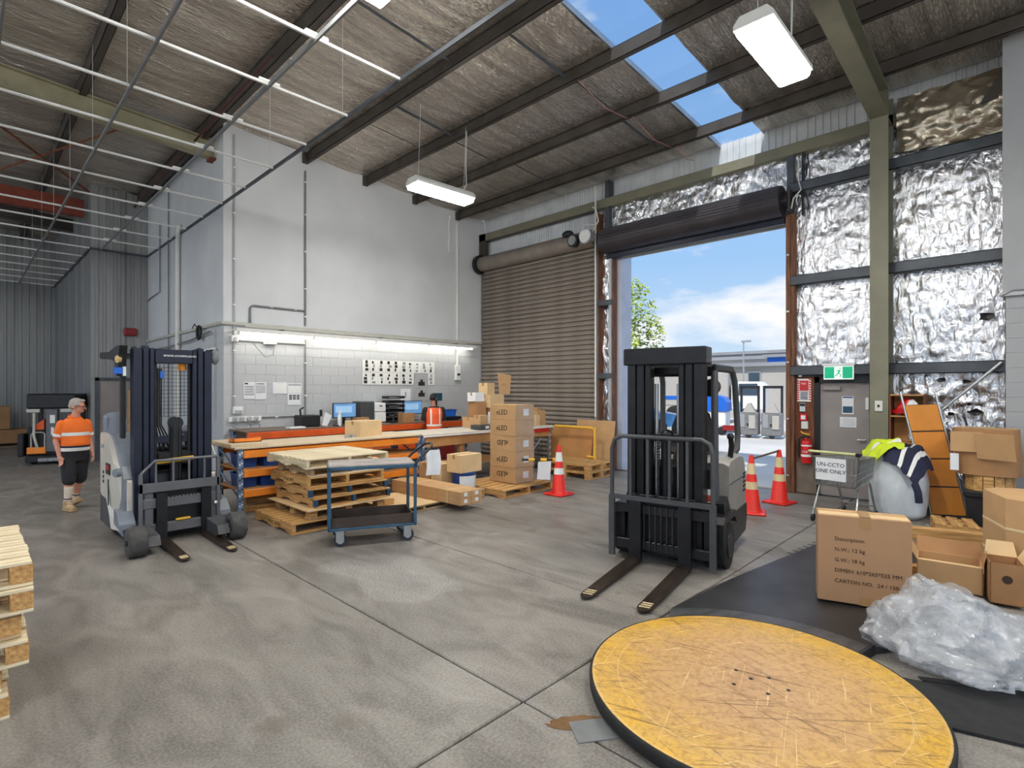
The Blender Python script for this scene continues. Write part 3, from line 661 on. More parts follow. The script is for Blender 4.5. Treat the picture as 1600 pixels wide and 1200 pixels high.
# exit door and panelled bay
MB().box(XW-.03, XW+.12, 2.72, 3.04, 0, 2.06).build('ply_panel', 'timber_red', wr_)
MB().box(XW-.06, XW-.03, 2.7, 3.02, .02, .55).box(XW-.05, XW-.03, 2.76, 3.0, .55, .62).build('plinth_board', pm('grey_board', rgb(116, 104, 92), .7), wr_)
d2 = struct(MB().box(XW+.0, XW+.05, 1.93, 2.66, .02, 1.95, .004).build('door_2', 'doorgrey'), 'scuffed grey exit door with notices')
MB().box(XW-.05, XW+.1, 2.66, 2.74, 0, 2.05).box(XW-.05, XW+.1, 1.86, 2.74, 1.95, 2.06).box(XW-.05, XW+.1, 1.85, 1.93, 0, 2.05).build('door_frame', 'black', d2)
MB().box(XW-.06, XW, 2.34, 2.6, 1.82, 1.88, .01).build('door_closer', 'doorgrey', d2)
MB().cyl((XW-.05, 1.98, 1.0), (XW-.05, 2.1, 1.0), .012, n=8).cyl((XW-.05, 1.99, 1.0), (XW, 1.99, 1.0), .014, n=8).build('door_handle', 'alu', d2)
MB().box(XW-.025, XW, 1.94, 1.99, 1.5, 1.7, .005).build('latch_box', 'white', d2)
# right-hand party wall pier
wp = struct(MB().box(9.93, 11.2, -6, .28, 0, LZ-.02).build('wall_pier', 'wall_grey'), 'grey painted block pier at the right edge')
blocks(wp, (9.93, .28, .13), (0, -1, 0), 1.6, 0, LZ-.13, (-1, 0, 0), 'wall_grey')
MB().box(9.9, 11.2, -6, .31, LZ-.02, roof(10)+.0).build('upper_wall', 'wall_grey', wp)
MB().box(9.87, 9.93, -6, .34, LZ-.03, LZ+.02, .005).build('ledge', 'mortar', wp)
MB().prism([(.3, 5.9), (.55, 5.9), (-.1, 7.0), (-.4, 7.0)], 'x', 10.1, 10.2).build('knee_brace', 'steel_dark', wp)
MB().tube([(9.86, .05, 3.16), (9.86, .2, 3.17), (9.86, .33, 3.1)], .008, 6).build('cable', 'pvc_dark', wp)
MB().cyl((XW-.16, .33, 2.22), (XW-.2, 1.25, 1.25), .022, n=8).build('diagonal_brace', 'galv', wr_)
# ================================================================== SUSPENDED GRID AND LAMPS
GZ = 5.43
cg = thing('suspended_ceiling_grid', 'bare white suspended ceiling grid hanging over the left bay', 'ceiling grid')
gx = [-3.1, -1.97, -.84, .29, 1.42, 2.55]
for x in gx: MB().box(x-.012, x+.012, 1.5, 24.7, GZ-.03, GZ+.02).build('main_runner', 'pvc_dark', cg)
MB().box(XB-.045, XB-.015, 1.5, 17.25, GZ-.025, GZ+.025).build('edge_angle', 'steel_grey', cg)
MB().box(2.33, XB, 17.24, 17.28, GZ-.025, GZ+.025).build('edge_angle', 'steel_grey', cg)
MB().box(2.32, 2.35, 17.25, 24.8, GZ-.025, GZ+.025).build('edge_angle', 'steel_grey', cg)
y = 5.27; k = 0
while y < 24.6:
    xe = XB-.03 if y < 17.2 else 2.34
    xs = gx+[xe]
    for a, b in zip(xs[:-1], xs[1:]):
        if b-a > .1: MB().box(a+.015, b-.015, y-.014, y+.014, GZ-.012, GZ+.016).build('cross_runner', 'white', cg)
    if y < 17.2:
        MB().box(2.43, 2.67, y-.025, y+.025, GZ+.016, GZ+.045).build('joiner_clip', 'white', cg)
    for x in (.29, 1.42):
        if k % 2 == 0: MB().cyl((x, y+.2, GZ), (x, y+.2, roof(x)-.1), .003, n=5, cap=False).build('hanger_wire', 'wire', cg)
    if k % 2 == 1 and y < 11: MB().cyl((XB-.03, y+.15, GZ), (XB-.03, y+.15, roof(XB)-.1), .003, n=5, cap=False).build('hanger_wire', 'wire', cg)
    y += 1.2; k += 1

def fixture(label, x, y, z, rz=0, flap=False):
    t = thing('fluorescent_fixture', label, 'ceiling light', (x, y, z), rz, 'hanging fluorescent fittings')
    mb = MB().prism([(-.19, 0), (.19, 0), (.19, .05), (.13, .12), (-.13, .12), (-.19, .05)], 'x', -.63, .63); mb.build('housing', 'tube_housing', t)
    MB().prism([(-.18, -.001), (-.16, -.06), (-.13, -.075), (.13, -.075), (.16, -.06), (.18, -.001)], 'x', -.61, .61).build('diffuser', 'lamp', t)
    for a in (-.5, .5):
        MB().cyl((a, 0, .12), (a+.05, 0, roof(x+a)-z-.1), .004, n=6, cap=False).build('hanging_wire', 'wire', t)
    MB().tube([(.5, .05, .12), (.58, .02, .3), (.55, 0, .7), (.57, .0, roof(x)-z-.2)], .009, 6).build('power_cable', 'pvc_white', t)
    if flap: MB().box(.62, .9, -.12, .1, -.1, -.09).build('open_flap', 'tube_housing', t)
    return t
fixture('lit fluorescent fitting nearest the camera, hanging below the olive rafter', 6.0, 1.96, 5.4)
fixture('lit fluorescent fitting hanging in front of the painted office wall', 6.1, 7.7, 5.4, R(-3))
fixture('fluorescent fitting cut by the top edge above the suspended grid', 2.25, 4.42, 5.62)
for i, (x, y) in enumerate(((6.0, -3.2), (1.4, -2.6), (-2.6, 1.2), (-2.6, 7.4), (-3.2, -3.5), (-2.4, 13.2))):  # extra fittings out of view, added to brighten the hall
    fixture(['added unseen fluorescent fitting behind the pier', 'added unseen fluorescent fitting behind the camera', 'added unseen fluorescent fitting left of the camera', 'added unseen fluorescent fitting over the left aisle', 'added unseen fluorescent fitting at the rear of the hall', 'added unseen fluorescent fitting deep in the left bay'][i], x, y, 5.62)
# bench tube row on the office wall
tl = thing('tube_light_row', 'long row of bare tube lights fixed under the wall ledge', 'tube light', (0, YB, 0))
MB().box(3.72, 9.9, -.36, -.09, 2.985, 3.02).prism([(-.36, 2.985), (-.36, 2.95), (-.35, 2.95), (-.33, 2.985)], 'x', 3.72, 9.9).build('reflector', 'tube_housing', tl)
for k in range(4):
    a = 3.82+k*1.52
    MB().cyl((a, -.22, 2.935), (a+1.46, -.22, 2.935), .022, n=12).build('tube', 'lamp_tube', tl, 40)
    MB().box(a-.03, a, -.26, -.18, 2.91, 2.985).box(a+1.46, a+1.49, -.26, -.18, 2.91, 2.985).build('lamp_holder', 'white', tl)
for x in (4.6, 6.9, 9.2): MB().box(x, x+.04, -.36, -.0, 3.02, 3.05).build('bracket', 'pvc_dark', tl)
MB().box(3.9, 9.6, -.3, -.24, 3.05, 3.09).build('cable_tray', 'ledge', tl)

# ================================================================== WALL SERVICES
def conduit(label, pts, r, mat='pvc', plane='y', clips=()):
    t = thing('conduit', label, 'conduit', (0, 0, 0))
    MB().tube(pts, r, 8).build('pipe', mat, t, 50)
    for c_ in clips: MB().box(c_[0]-.03, c_[0]+.03, c_[1]-.02, c_[1]+.025, c_[2]-.012, c_[2]+.012).build('saddle_clip', 'white', t)
    return t
yw = YB-.035
def vclips(x, zs): return [(x, yw, z) for z in zs]
conduit('thin grey conduit pair nearest the left corner of the office wall', [(3.78, yw, 1.45), (3.78, yw, 6.85)], .018, 'pvc', clips=vclips(3.78, (1.7, 2.6, 3.5, 4.4, 5.3, 6.2)))
conduit('vertical grey conduit dropping from the second purlin end', [(5.22, yw, 3.2), (5.22, yw, 6.55)], .02, 'pvc_dark', clips=vclips(5.22, (3.4, 4.0, 4.8, 5.6, 6.3)))
conduit('short bent grey conduit above the left end of the tube lights', [(4.08, yw, 3.14), (4.08, yw, 3.46), (4.1, yw, 3.5), (4.14, yw, 3.52), (5.2, yw, 3.52)], .022, 'pvc_dark', clips=[(4.5, yw, 3.52), (5.0, yw, 3.52)])
conduit('thick white conduit running down beside the roller shutter', [(9.48, yw, 2.45), (9.48, yw, 6.35)], .035, 'pvc_white')
conduit('short white conduit stub below the roof near the shutter', [(9.2, yw, 5.5), (9.2, yw, 6.3), (9.24, yw, 6.5)], .028, 'pvc_white')
conduit('dark conduit from the tube lights down to the bench sockets', [(5.22, yw, 2.9), (5.22, yw, 1.3), (5.18, yw, 1.26), (4.3, yw, 1.26)], .014, 'pvc_dark', clips=[(5.22, yw, 2.4), (5.22, yw, 1.7), (4.6, yw, 1.26), (5.0, yw, 1.26)])
conduit('white conduit under the left end of the tube lights', [(3.76, yw, 2.82), (5.2, yw, 2.82)], .028, 'pvc_white')
xs = XB-.045
conduit('thick cream downpipe on the side wall of the office', [(xs-.03, 14.2, 0), (xs-.03, 14.2, 5.2), (xs-.03, 14.1, 5.6)], .05, 'pvc_white')
conduit('thin dark conduit on the side wall left of the cream downpipe', [(xs, 15.1, .3), (xs, 15.1, 6.8)], .014, 'pvc_dark')
conduit('thin angled conduit high on the side wall near the ribbed recess', [(xs, 15.9, 6.0), (xs, 15.9, 4.3), (xs, 16.9, 4.25), (xs, 17.2, 4.2)], .014, 'pvc_dark')
conduit('dark cable conduit running under the side wall ledge', [(xs-.03, 11.9, 3.0), (xs-.03, 13.2, 2.9), (xs-.03, 15.1, 2.85), (xs-.03, 17.2, 2.85)], .018, 'pvc_dark')
conduit('thin conduit at the office corner above the reach truck', [(xs, 11.75, 1.2), (xs, 11.75, 3.05)], .012, 'pvc')
def jbox(name, label, cat, x, y, z, sx, sy, sz, mat='white', extra=None):
    t = thing(name, label, cat, (x, y, z)); MB().box(-sx/2, sx/2, -sy, 0, -sz/2, sz/2, .008).build('case', mat, t)
    if extra: extra(t)
    return t
def sock(t):
    for a in (-.2, -.07, .07, .2): MB().box(a-.045, a+.045, -.075, -.05, -.045, .045, .006).build('socket_face', 'pvc', t)
    for a in (-.2, .03, .2):
        MB().tube([(a, -.07, 0), (a+.02, -.12, -.1), (a+.06*math.copysign(1, a), -.1, -.14), (a+.05, -.09, -.17)], .008, 6).build('power_lead', 'pvc_dark', t)
jbox('socket_strip', 'white socket strip with plugs above the back bench', 'power socket', 3.98, YB-.02, 1.24, .62, .05, .1, extra=sock)
jbox('switch_box', 'white double switch box on the office wall above the socket strip', 'switch box', 3.84, YB-.02, 1.42, .18, .07, .14, extra=lambda t: MB().box(-.07, .07, -.08, -.07, -.05, .0).build('switch_plate', 'pvc', t))
jbox('isolator_box', 'white isolator box at the foot of the thick white conduit', 'switch box', 9.47, YB-.02, 2.28, .16, .09, .42, extra=lambda t: MB().box(-.05, .05, -.1, -.09, -.08, -.02).build('switch', 'ink', t))
jbox('conduit_junction', 'round-cornered white junction box under the tube light end', 'junction box', 3.78, YB-.03, 2.83, .12, .07, .12, extra=lambda t: MB().cyl((0, -.07, 0), (0, -.08, 0), .04).build('lid', 'pvc', t))
jbox('power_supply', 'small cream power supply below the lit tube', 'junction box', 4.46, YB-.03, 2.79, .26, .06, .07, extra=lambda t: MB().tube([(.08, -.04, -.03), (.06, -.05, -.25), (-.1, -.05, -.3), (-.35, -.04, -.02)], .006, 6).build('lead', 'pvc_dark', t))
# alarm siren
t = thing('alarm_siren', 'dark red siren box high on the ribbed recess wall', 'alarm', (3.18, 17.26, 3.35)); MB().box(-.14, .14, -.1, .02, -.1, .1, .02).build('case', 'redvalve', t); MB().cyl((0, -.1, 0), (0, -.13, 0), .06).build('horn', 'redvalve', t)
# cable reel on the ledge, side wall
t = thing('cable_coil', 'small black cable coil hanging over the side wall ledge', 'cable', (xs-.03, 12.55, 3.02))
MB().tube([(-.02, .11*math.cos(a*PI/8), .13*math.sin(a*PI/8)) for a in range(16)], .03, 8, closed=True).build('coil', 'black', t, 60)
MB().tube([(-.02, .1, .1), (-.03, .25, .2), (-.03, .42, .12)], .01, 6).build('tail', 'black', t)
# round wall clock / camera at the reach truck's right
t = thing('security_camera', 'white dome camera on the corner of the side wall', 'camera', (XB-.03, 11.72, 2.55)); MB().cyl((0, 0, .1), (-.1, 0, .06), .03).build('arm', 'white', t); MB().ball((-.14, -.03, .0), .085).build('dome', 'white', t, 60); MB().ball((-.19, -.075, -.01), .035).build('lens', 'black', t, 60)
# floodlight cluster between the doors
t = thing('motor_unit', 'grey motor and round floodlight cluster beside the shutter drum', 'floodlight', (XW-.2, 7.45, 5.33))
MB().cyl((-.25, -.1, 0), (0, -.1, .02), .17, .13, n=20).build('lamp_can', 'alu', t, 40); MB().cyl((-.26, -.1, 0), (-.25, -.1, 0), .15, n=20).build('lens', 'reflect', t)
MB().cyl((-.2, .3, -.02), (0, .3, 0), .15, .15, n=18).build('motor_case', 'dark_metal', t, 40); MB().cyl((-.22, .3, -.02), (-.2, .3, -.02), .11, n=18).build('motor_face', 'alu', t)
MB().ball((-.05, .55, .2), (.12, .16, .09)).build('gearbox', 'dark_metal', t, 50)
MB().tube([(-.1, -.2, .1), (-.15, -.4, .3), (-.1, -.3, .6), (-.02, -.15, .7)], .015, 6).tube([(-.1, .1, .1), (-.18, .0, .28), (-.1, -.3, .25)], .012, 6).build('wiring', 'pvc_white', t)
conduit('vertical white conduit on the post between the roller doors', [(XW-.19, 7.24, 1.2), (XW-.19, 7.24, 6.5)], .022, 'pvc_white')

# ---- papers on the office wall
def paper(name, label, x0, x1, z0, z1, cat='notice', lines=True, group=None, mat='paper'):
    t = thing(name, label, cat, ((x0+x1)/2, YB-.02, z0), 0, group); w = (x1-x0)/2; h = z1-z0
    MB().box(-w, w, -.004, 0, 0, h).build('sheet', mat, t)
    return t, w, h
def grid(t, w, h, nx, ny, z0, z1, mat='greyink', fill=.7):
    for i in range(nx):
        for j in range(ny):
            a = -w*.86+2*w*.86*(i+.15)/nx; b = a+2*w*.86*fill/nx; c0 = h*(z0+(z1-z0)*(j+.1)/ny); c1 = c0+h*(z1-z0)*.72/ny
            MB().box(a, b, -.0055, -.004, c0, c1).build('print', mat, t)
t, w, h = paper('wall_calendar', 'left of two white month sheets on the office wall', 3.96, 4.17, 1.64, 1.98); grid(t, w, h, 5, 4, .2, .8); MB().box(-w*.8, -w*.2, -.0055, -.004, h*.86, h*.95).build('heading', 'ink', t)
t, w, h = paper('wall_calendar', 'right of two white month sheets on the office wall', 4.18, 4.40, 1.63, 1.98); grid(t, w, h, 6, 5, .35, .82); MB().box(-w*.8, w*.7, -.0055, -.004, h*.86, h*.94).build('heading', 'greyink', t)
t, w, h = paper('notice_sheet', 'landscape white notice right of the month sheets', 4.53, 4.83, 1.74, 1.98); grid(t, w, h, 1, 5, .15, .85, 'reflect', .8)
t, w, h = paper('notice_sheet', 'white notice with a dark heading on the office wall', 4.84, 5.14, 1.75, 1.96); grid(t, w, h, 4, 3, .1, .7, 'reflect', .8); MB().box(-w*.9, w*.9, -.0055, -.004, h*.78, h*.9).build('heading', 'greyink', t)
t, w, h = paper('notice_sheet', 'white notice with a black table below the dark-headed one', 4.84, 5.12, 1.5, 1.745); grid(t, w, h, 3, 3, .45, .9, 'ink', .8)
# poster of twenty instruction cards
for j in range(2):
    for i in range(10):
        if j == 1 and i in (7, 8): continue
        x = 6.6+i*.212; z = 2.24-j*.30
        t, w, h = paper('instruction_card', ('top' if j == 0 else 'bottom')+' row instruction card, '+['first', 'second', 'third', 'fourth', 'fifth', 'sixth', 'seventh', 'eighth', 'ninth', 'tenth'][i]+' from the left', x, x+.205, z, z+.292, 'card', group='picture cards on the office wall', mat='reflect')
        random.seed(i*7+j)
        for q in range(3):
            a = random.uniform(-.07, -.02); MB().box(a, a+random.uniform(.04, .1), -.0055, -.004, .03+q*.085, .03+q*.085+random.uniform(.05, .08)).build('picture', random.choice(['ink', 'ink', 'greyink']), t)
t, w, h = paper('instruction_sheet', 'larger grey sheet with two machines right of the card rows', 8.06, 8.5, 1.52, 2.2, mat='pvc')
for z in (.12, .4): MB().box(-.08, .12, -.0055, -.004, z, z+.1).box(-.02, .06, -.0055, -.004, z+.1, z+.16).build('picture', 'ink', t)
t, w, h = paper('notice_sheet', 'small white note under the card rows', 7.66, 7.96, 1.5, 1.84); MB().box(-.02, .02, -.0055, -.004, .12, .26).build('print', 'greyink', t)
# ================================================================== REACH TRUCK (left)
def wheel(mb, c, r, w, ax='x', n=28, rim=.55):
    c = Vector(c); d = Vector((1, 0, 0)) if ax == 'x' else Vector((0, 1, 0))
    prof = [(-w/2, r*.3), (-w/2, r*.93), (-w/2+.012, r), (w/2-.012, r), (w/2, r*.93), (w/2, r*.3)]
    vs = []; fs = []
    for a, rr in prof:
        for i in range(n):
            t = 2*PI*i/n; q = Vector((0, math.cos(t)*rr, math.sin(t)*rr)) if ax == 'x' else Vector((math.cos(t)*rr, 0, math.sin(t)*rr)); vs.append(tuple(c+d*a+q))
    for k in range(5):
        for i in range(n): j = (i+1) % n; fs.append((k*n+i, k*n+j, (k+1)*n+j, (k+1)*n+i))
    fs += [tuple(range(n)), tuple(range(5*n, 6*n))]
    return mb.add(vs, fs)
def fork(parent, x, heel, tip, zt, w=.11, mat='fork', marks='yellow'):
    o = MB().prism([(heel, .03), (heel, zt), (heel+.04, zt), (heel+.045, .03), (heel+.04, .03)], 'x', x-w/2, x+w/2).build('fork_shank', 'fl_black', parent)
    L = tip
    n = 7
    pl = [(x-w/2, heel), (x-w/2, L+.12)]+[(x-w/2*math.cos(k*PI/6), L+.1-.1*math.sin(k*PI/6)) for k in range(0, 7)]+[(x+w/2, L+.12), (x+w/2, heel)]
    vs = []; k = len(pl)
    for q in pl: vs.append((q[0], q[1], .02))
    for q in pl:
        u = (q[1]-heel)/(tip-heel); vs.append((q[0], q[1], .075-.045*u))
    b = MB().add(vs, [(i, (i+1) % k, k+(i+1) % k, k+i) for i in range(k)]+[tuple(range(k))[::-1], tuple(range(k, 2*k))]).build('fork_blade', mat, parent)
    for i in range(3):
        u = .86+.035*i; yy = heel+(tip-heel)*u
        MB().at((x, yy, .078-.045*u), R(8)).box(-w*.36, w*.36, -.007, .007, -.002, .004).build('paint_mark', 'reflect_y', b)
    return b
rt = thing('reach_truck', 'cream and navy reach truck with mesh-backed mast, forks lowered', 'forklift', (1.86, 7.62, 0))
LX, RX = -.56, .57
# side skins with the sweeping shoulder line
sk_ = [(.06, .13), (.06, .74), (.16, .86), (.34, .96), (.52, 1.1), (.7, 1.21), (.9, 1.27), (1.14, 1.28), (1.2, 1.24), (1.2, .5), (1.1, .46), (.8, .46), (.62, .3), (.5, .13)]
for sgn, x in ((-1, LX), (1, RX)):
    rows = []
    def bulge(y): return x-sgn*(.13*max(0, (.34-y)/.34)**1.6)
    m_ = MB(); n = len(sk_)
    m_.add([(bulge(y), y, z) for y, z in sk_]+[(bulge(y)-sgn*.05, y, z) for y, z in sk_], [tuple(range(n)) if sgn > 0 else tuple(range(n))[::-1], (tuple(range(n, 2*n))[::-1] if sgn > 0 else tuple(range(n, 2*n)))]+[(i, (i+1) % n, n+(i+1) % n, n+i) for i in range(n)])
    m_.build('side_panel', 'cream', rt)
    lo = [(.5, .12), (.62, .29), (.8, .45), (1.1, .45), (1.2, .49), (1.2, .12)]
    MB().prism(lo, 'x', x, x-sgn*.05).build('lower_skirt', 'chargrey', rt)
# rounded grey shell between the skins
pf = [(.08, .1), (.08, .78), (.16, .92), (.3, 1.04), (.46, 1.16), (.6, 1.24), (.78, 1.26), (1.0, 1.27), (1.18, 1.26), (1.2, .12)]
MB().prism(pf, 'x', LX+.05, LX+.3).build('grey_shell', 'greyshell', rt)
MB().prism(pf, 'x', RX-.3, RX-.05).build('grey_shell', 'greyshell', rt)
MB().box(LX+.3, RX-.3, .2, 1.2, .1, .8, .02).build('power_unit', 'chargrey', rt)
MB().box(LX+.28, RX-.28, .9, 1.2, .8, 1.15, .03).build('operator_bulkhead', 'greyshell', rt)
MB().prism([(.55, .98), (.75, 1.0), (.95, 1.0), (.95, 1.1), (.75, 1.12), (.58, 1.06)], 'x', LX+.3, RX-.3).build('seat_cushion', 'greyshell', rt)
# seat back and shoulder pad standing above the shell
seat = MB()
for x0, y0 in ((LX+.02, 1.08),):
    rows = []
    for k in range(9):
        v = k/8; rows.append([(x0+.24*u+.02*math.sin(v*3), y0-.05*math.sin(PI*u)+.04*v, 1.2+.34*v-.05*v*(2*u-1)**2) for u in [i/8 for i in range(9)]])
    seat.quads(rows); seat.quads([[(p[0], p[1]+.06, p[2]) for p in r][::-1] for r in rows])
    seat.box(x0, x0+.24, y0, y0+.07, 1.15, 1.5, .03)
seat.build('backrest', 'greyshell', rt, 50)
MB().box(-.1, .16, .5, .62, .9, 1.2, .05).build('armrest', 'greyshell', rt); MB().box(.2, .45, .45, .62, 1.22, 1.36, .06).build('control_pod', 'greyshell', rt)
for x in (-.02, .1, .24): MB().cyl((x, .48, 1.0), (x, .44, 1.14), .012).ball((x, .44, 1.15), .022).build('control_lever', 'black', rt, 60)
# side details
for z in (.66, .72, .78): MB().cyl((LX-.008, .96, z), (LX, .96, z), .022, n=10).build('vent_hole', 'black', rt)
MB().box(LX-.012, LX+.0, .52, .76, .78, .92, .01).build('battery_recess', 'black', rt)
MB().box(LX-.016, LX-.01, .56, .7, .84, .9).build('warning_label', 'red', rt)
MB().box(LX-.008, LX, .62, .66, .4, .72).build('panel_gap', 'chargrey', rt)
MB().box(LX-.006, LX, .95, 1.12, 1.08, 1.13).build('model_badge', 'greyink', rt)
MB().cyl((LX+.02, .1, .86), (LX-.03, .08, .86), .05, n=12).build('bumper_knob', 'greyshell', rt, 40)
# stabiliser legs and wheels
for sgn, x in ((-1, -.5), (1, .53)):
    MB().prism([(.5, .06), (.5, .3), (.05, .3), (-.2, .22), (-.56, .2), (-.62, .1), (-.5, .06)], 'x', x-.09+(.13 if sgn < 0 else -.13), x+.09+(.13 if sgn < 0 else -.13)).build('stabiliser_leg', 'chargrey', rt)
    MB().prism([(.2, .25), (.2, .42), (.05, .4), (-.1, .28), (-.1, .22)], 'x', x-.08, x+.08).build('leg_fairing', 'greyshell', rt)
    w_ = wheel(MB(), (x, -.55, .165), .165, .17).build('load_wheel', 'tyre', rt, 50)
    MB().cyl((x-sgn*.09, -.55, .165), (x-sgn*.06, -.55, .165), .09, n=16).cyl((x-.1, -.55, .165), (x+.1, -.55, .165), .03, n=10).build('hub', 'dark_metal', w_)
wheel(MB(), (-.42, .95, .12), .12, .09).build('drive_wheel', pm('tan_wheel', rgb(150, 116, 62), .6), rt, 50)
# mast: nested channels
for sgn, x0, x1 in ((-1, -.42, -.2), (1, .17, .42)):
    xo = x0 if sgn < 0 else x1
    MB().box(xo, xo-sgn*.085, .0, .2, .06, 2.33, .006).build('mast_outer_channel', 'navy', rt)
    MB().box(xo-sgn*.095, xo-sgn*.155, .01, .18, .08, 2.36, .006).build('mast_middle_channel', 'navy', rt)
    MB().box(xo-sgn*.165, xo-sgn*.215, .02, .16, .1, 2.34, .006).build('mast_inner_channel', 'navy', rt)
    MB().cyl((xo-sgn*.235, .1, .2), (xo-sgn*.235, .1, 2.25), .02, n=10).build('lift_cylinder', 'dark_metal', rt)
    MB().cyl((xo-sgn*.02, .1, 2.33), (xo-sgn*.02, .1, 2.35), .025).cyl((xo-sgn*.12, .1, 2.36), (xo-sgn*.12, .1, 2.37), .02).build('mast_cap', 'dark_metal', rt)
cb = MB().box(-.2, .2, .0, .1, 2.16, 2.33, .006).build('mast_crossbeam', 'navy', rt)
text('lettering', 'www.crown.com', .052, 'white', cb, (-.12, -.002, 2.24), (PI/2, 0, 0))
MB().box(-.2, .2, .02, .1, .3, .42).build('mast_tie', 'navy', rt); MB().box(-.2, .2, .1, .16, 1.18, 1.26).build('mast_tie', 'navy', rt)
g = MB()
for k in range(10): x = -.2+.4*k/9; g.cyl((x, .2, 1.5), (x, .2, 2.16), .0035, n=4, cap=False)
for k in range(15): z = 1.5+.66*k/14; g.cyl((-.21, .2, z), (.21, .2, z), .0035, n=4, cap=False)
g.build('mesh_guard', 'dark_metal', rt)
MB().box(-.03, .1, .06, .16, .5, 1.42, .02).build('centre_cylinder', 'black', rt)
MB().cyl((.035, .05, 1.42), (.035, .17, 1.42), .075, n=20).build('chain_sheave', 'black', rt, 40)
for x in (-.005, .06): MB().box(x, x+.02, .04, .06, .6, 1.42).build('lift_chain', 'dark_metal', rt)
for k in range(5): MB().tube([(-.19+.02*k, .14, 2.1), (-.19+.02*k, .15, 1.4), (-.16+.05*k, .2, 1.1), (-.1+.05*k, .3, 1.0)], .009, 6).build('hydraulic_hose', 'black', rt)
MB().box(-.16, .24, .08, .3, .9, 1.06, .01).build('valve_block', 'black', rt)
MB().box(-.18, .3, .35, .5, 1.02, 1.1, .02).build('dash_shelf', 'black', rt)
MB().tube([(-.2, -.02, .96), (.2, -.02, .98)], .028, 10).build('grab_bar', 'yellow', rt, 50)
# overhead guard
MB().box(-.51, -.46, .2, .28, 1.25, 2.3, .01).build('guard_post', 'black', rt)
MB().prism([(.15, 2.26), (.1, 2.36), (.35, 2.36), (.75, 2.31), (1.35, 2.33), (1.4, 2.28), (1.3, 2.24), (.7, 2.22), (.4, 2.18), (.3, 2.0), (.22, 2.0)], 'x', -.54, -.46).build('overhead_guard_arm', 'black', rt)
MB().prism([(.15, 2.28), (.1, 2.36), (.75, 2.31), (1.35, 2.33), (1.4, 2.28), (.7, 2.22)], 'x', .44, .52).build('overhead_guard_arm', 'black', rt)
for y in (.5, .75, 1.0, 1.25): MB().box(-.46, .44, y, y+.05, 2.25, 2.29).build('guard_slat', 'black', rt)
MB().cyl((-.52, .2, 2.2), (-.55, .19, 2.2), .045, n=14).cyl((-.55, .19, 2.2), (-.56, .19, 2.2), .02, n=10).build('work_light', pm('amber_ring', rgb(214, 180, 120), .4), rt, 40)
MB().box(-.58, -.5, .14, .24, 2.02, 2.1, .008).build('blue_light', 'blue', rt); MB().box(-.5, -.47, .13, .17, 2.0, 2.11).build('light_bracket', 'white', rt)
MB().box(-.14, -.1, .05, .07, 1.98, 2.06).build('blue_sensor', 'blue', rt); MB().cyl((.12, .15, 2.08), (.12, .15, 2.18), .05, n=14).build('beacon', pm('amber_beacon', rgb(236, 150, 40), .35), rt, 40)
MB().ball((.47, .05, 2.26), (.05, .06, .1)).build('mirror', 'pvc_dark', rt, 60)
# carriage, load backrest, forks
MB().box(-.36, .5, -.13, -.06, .12, .24, .01).box(-.36, .5, -.13, -.06, .42, .54, .01).box(-.33, -.25, -.12, -.04, .12, .6).box(.38, .47, -.12, -.04, .12, .6).build('carriage', 'frame_grey', rt)
MB().box(-.3, .42, -.06, 0, .1, .6, .01).build('carriage_plate', 'fl_black', rt)
for k in range(12): MB().box(-.2+.04*k, -.185+.04*k, -.135, -.12, .535, .555).build('rack_tooth', 'dark_metal', rt)
MB().box(-.02, .14, -.14, -.1, .245, .27, .005).build('yellow_latch', 'yellow', rt)
bk = MB()
bk.box(-.4, .46, -.16, -.12, .62, .73, .004).box(-.4, -.36, -.16, -.12, .2, .84, .004).box(.43, .47, -.16, -.12, .2, .98, .004)
bk.tube([(-.38, -.14, .84), (-.24, -.14, .99), (.45, -.14, .99)], .018, 6)
for x in (-.24, -.06, .11, .28): bk.box(x, x+.022, -.15, -.13, .73, .98)
bk.build('load_backrest', 'frame_grey', rt)
for x in (-.17, .31): fork(rt, x, -.17, -1.15, .6)
MB().ball((.42, -.14, .4), .03).build('proximity_sensor', 'alu', rt)

# ================================================================== COUNTERBALANCE FORKLIFT (centre right)
fl = thing('counterbalance_forklift', 'black and grey counterbalance forklift parked in front of the open doorway', 'forklift', (5.02, 2.77, 0), R(-80))
for x in (-.26, .26): fork(fl, x, 0, -1.2, .66, .125)
MB().box(-.5, .5, .045, .1, .14, .24, .008).box(-.5, .5, .045, .1, .52, .62, .008).build('fork_carriage', 'fl_black', fl)
MB().box(-.34, .34, .1, .16, .1, .72, .01).build('carriage_plate', 'fl_black', fl)
for k in range(11): MB().box(-.3+.06*k, -.285+.06*k, .035, .045, .15, .62).build('carriage_bar', 'dark_metal', fl)
b_ = MB().tube([(-.53, .03, .1), (-.53, .03, 1.2), (-.5, .03, 1.3), (-.42, .03, 1.34), (.42, .03, 1.34), (.5, .03, 1.3), (.53, .03, 1.2), (.53, .03, .1)], .024, 8)
b_.box(-.53, .53, .015, .045, .66, .71).box(-.56, -.5, .01, .05, .05, .7).box(.5, .56, .01, .05, .05, .7)
for x in (-.32, -.13, .1, .28): b_.box(x-.014, x+.014, .02, .04, .7, 1.33)
b_.build('load_backrest', 'chargrey', fl, 50)
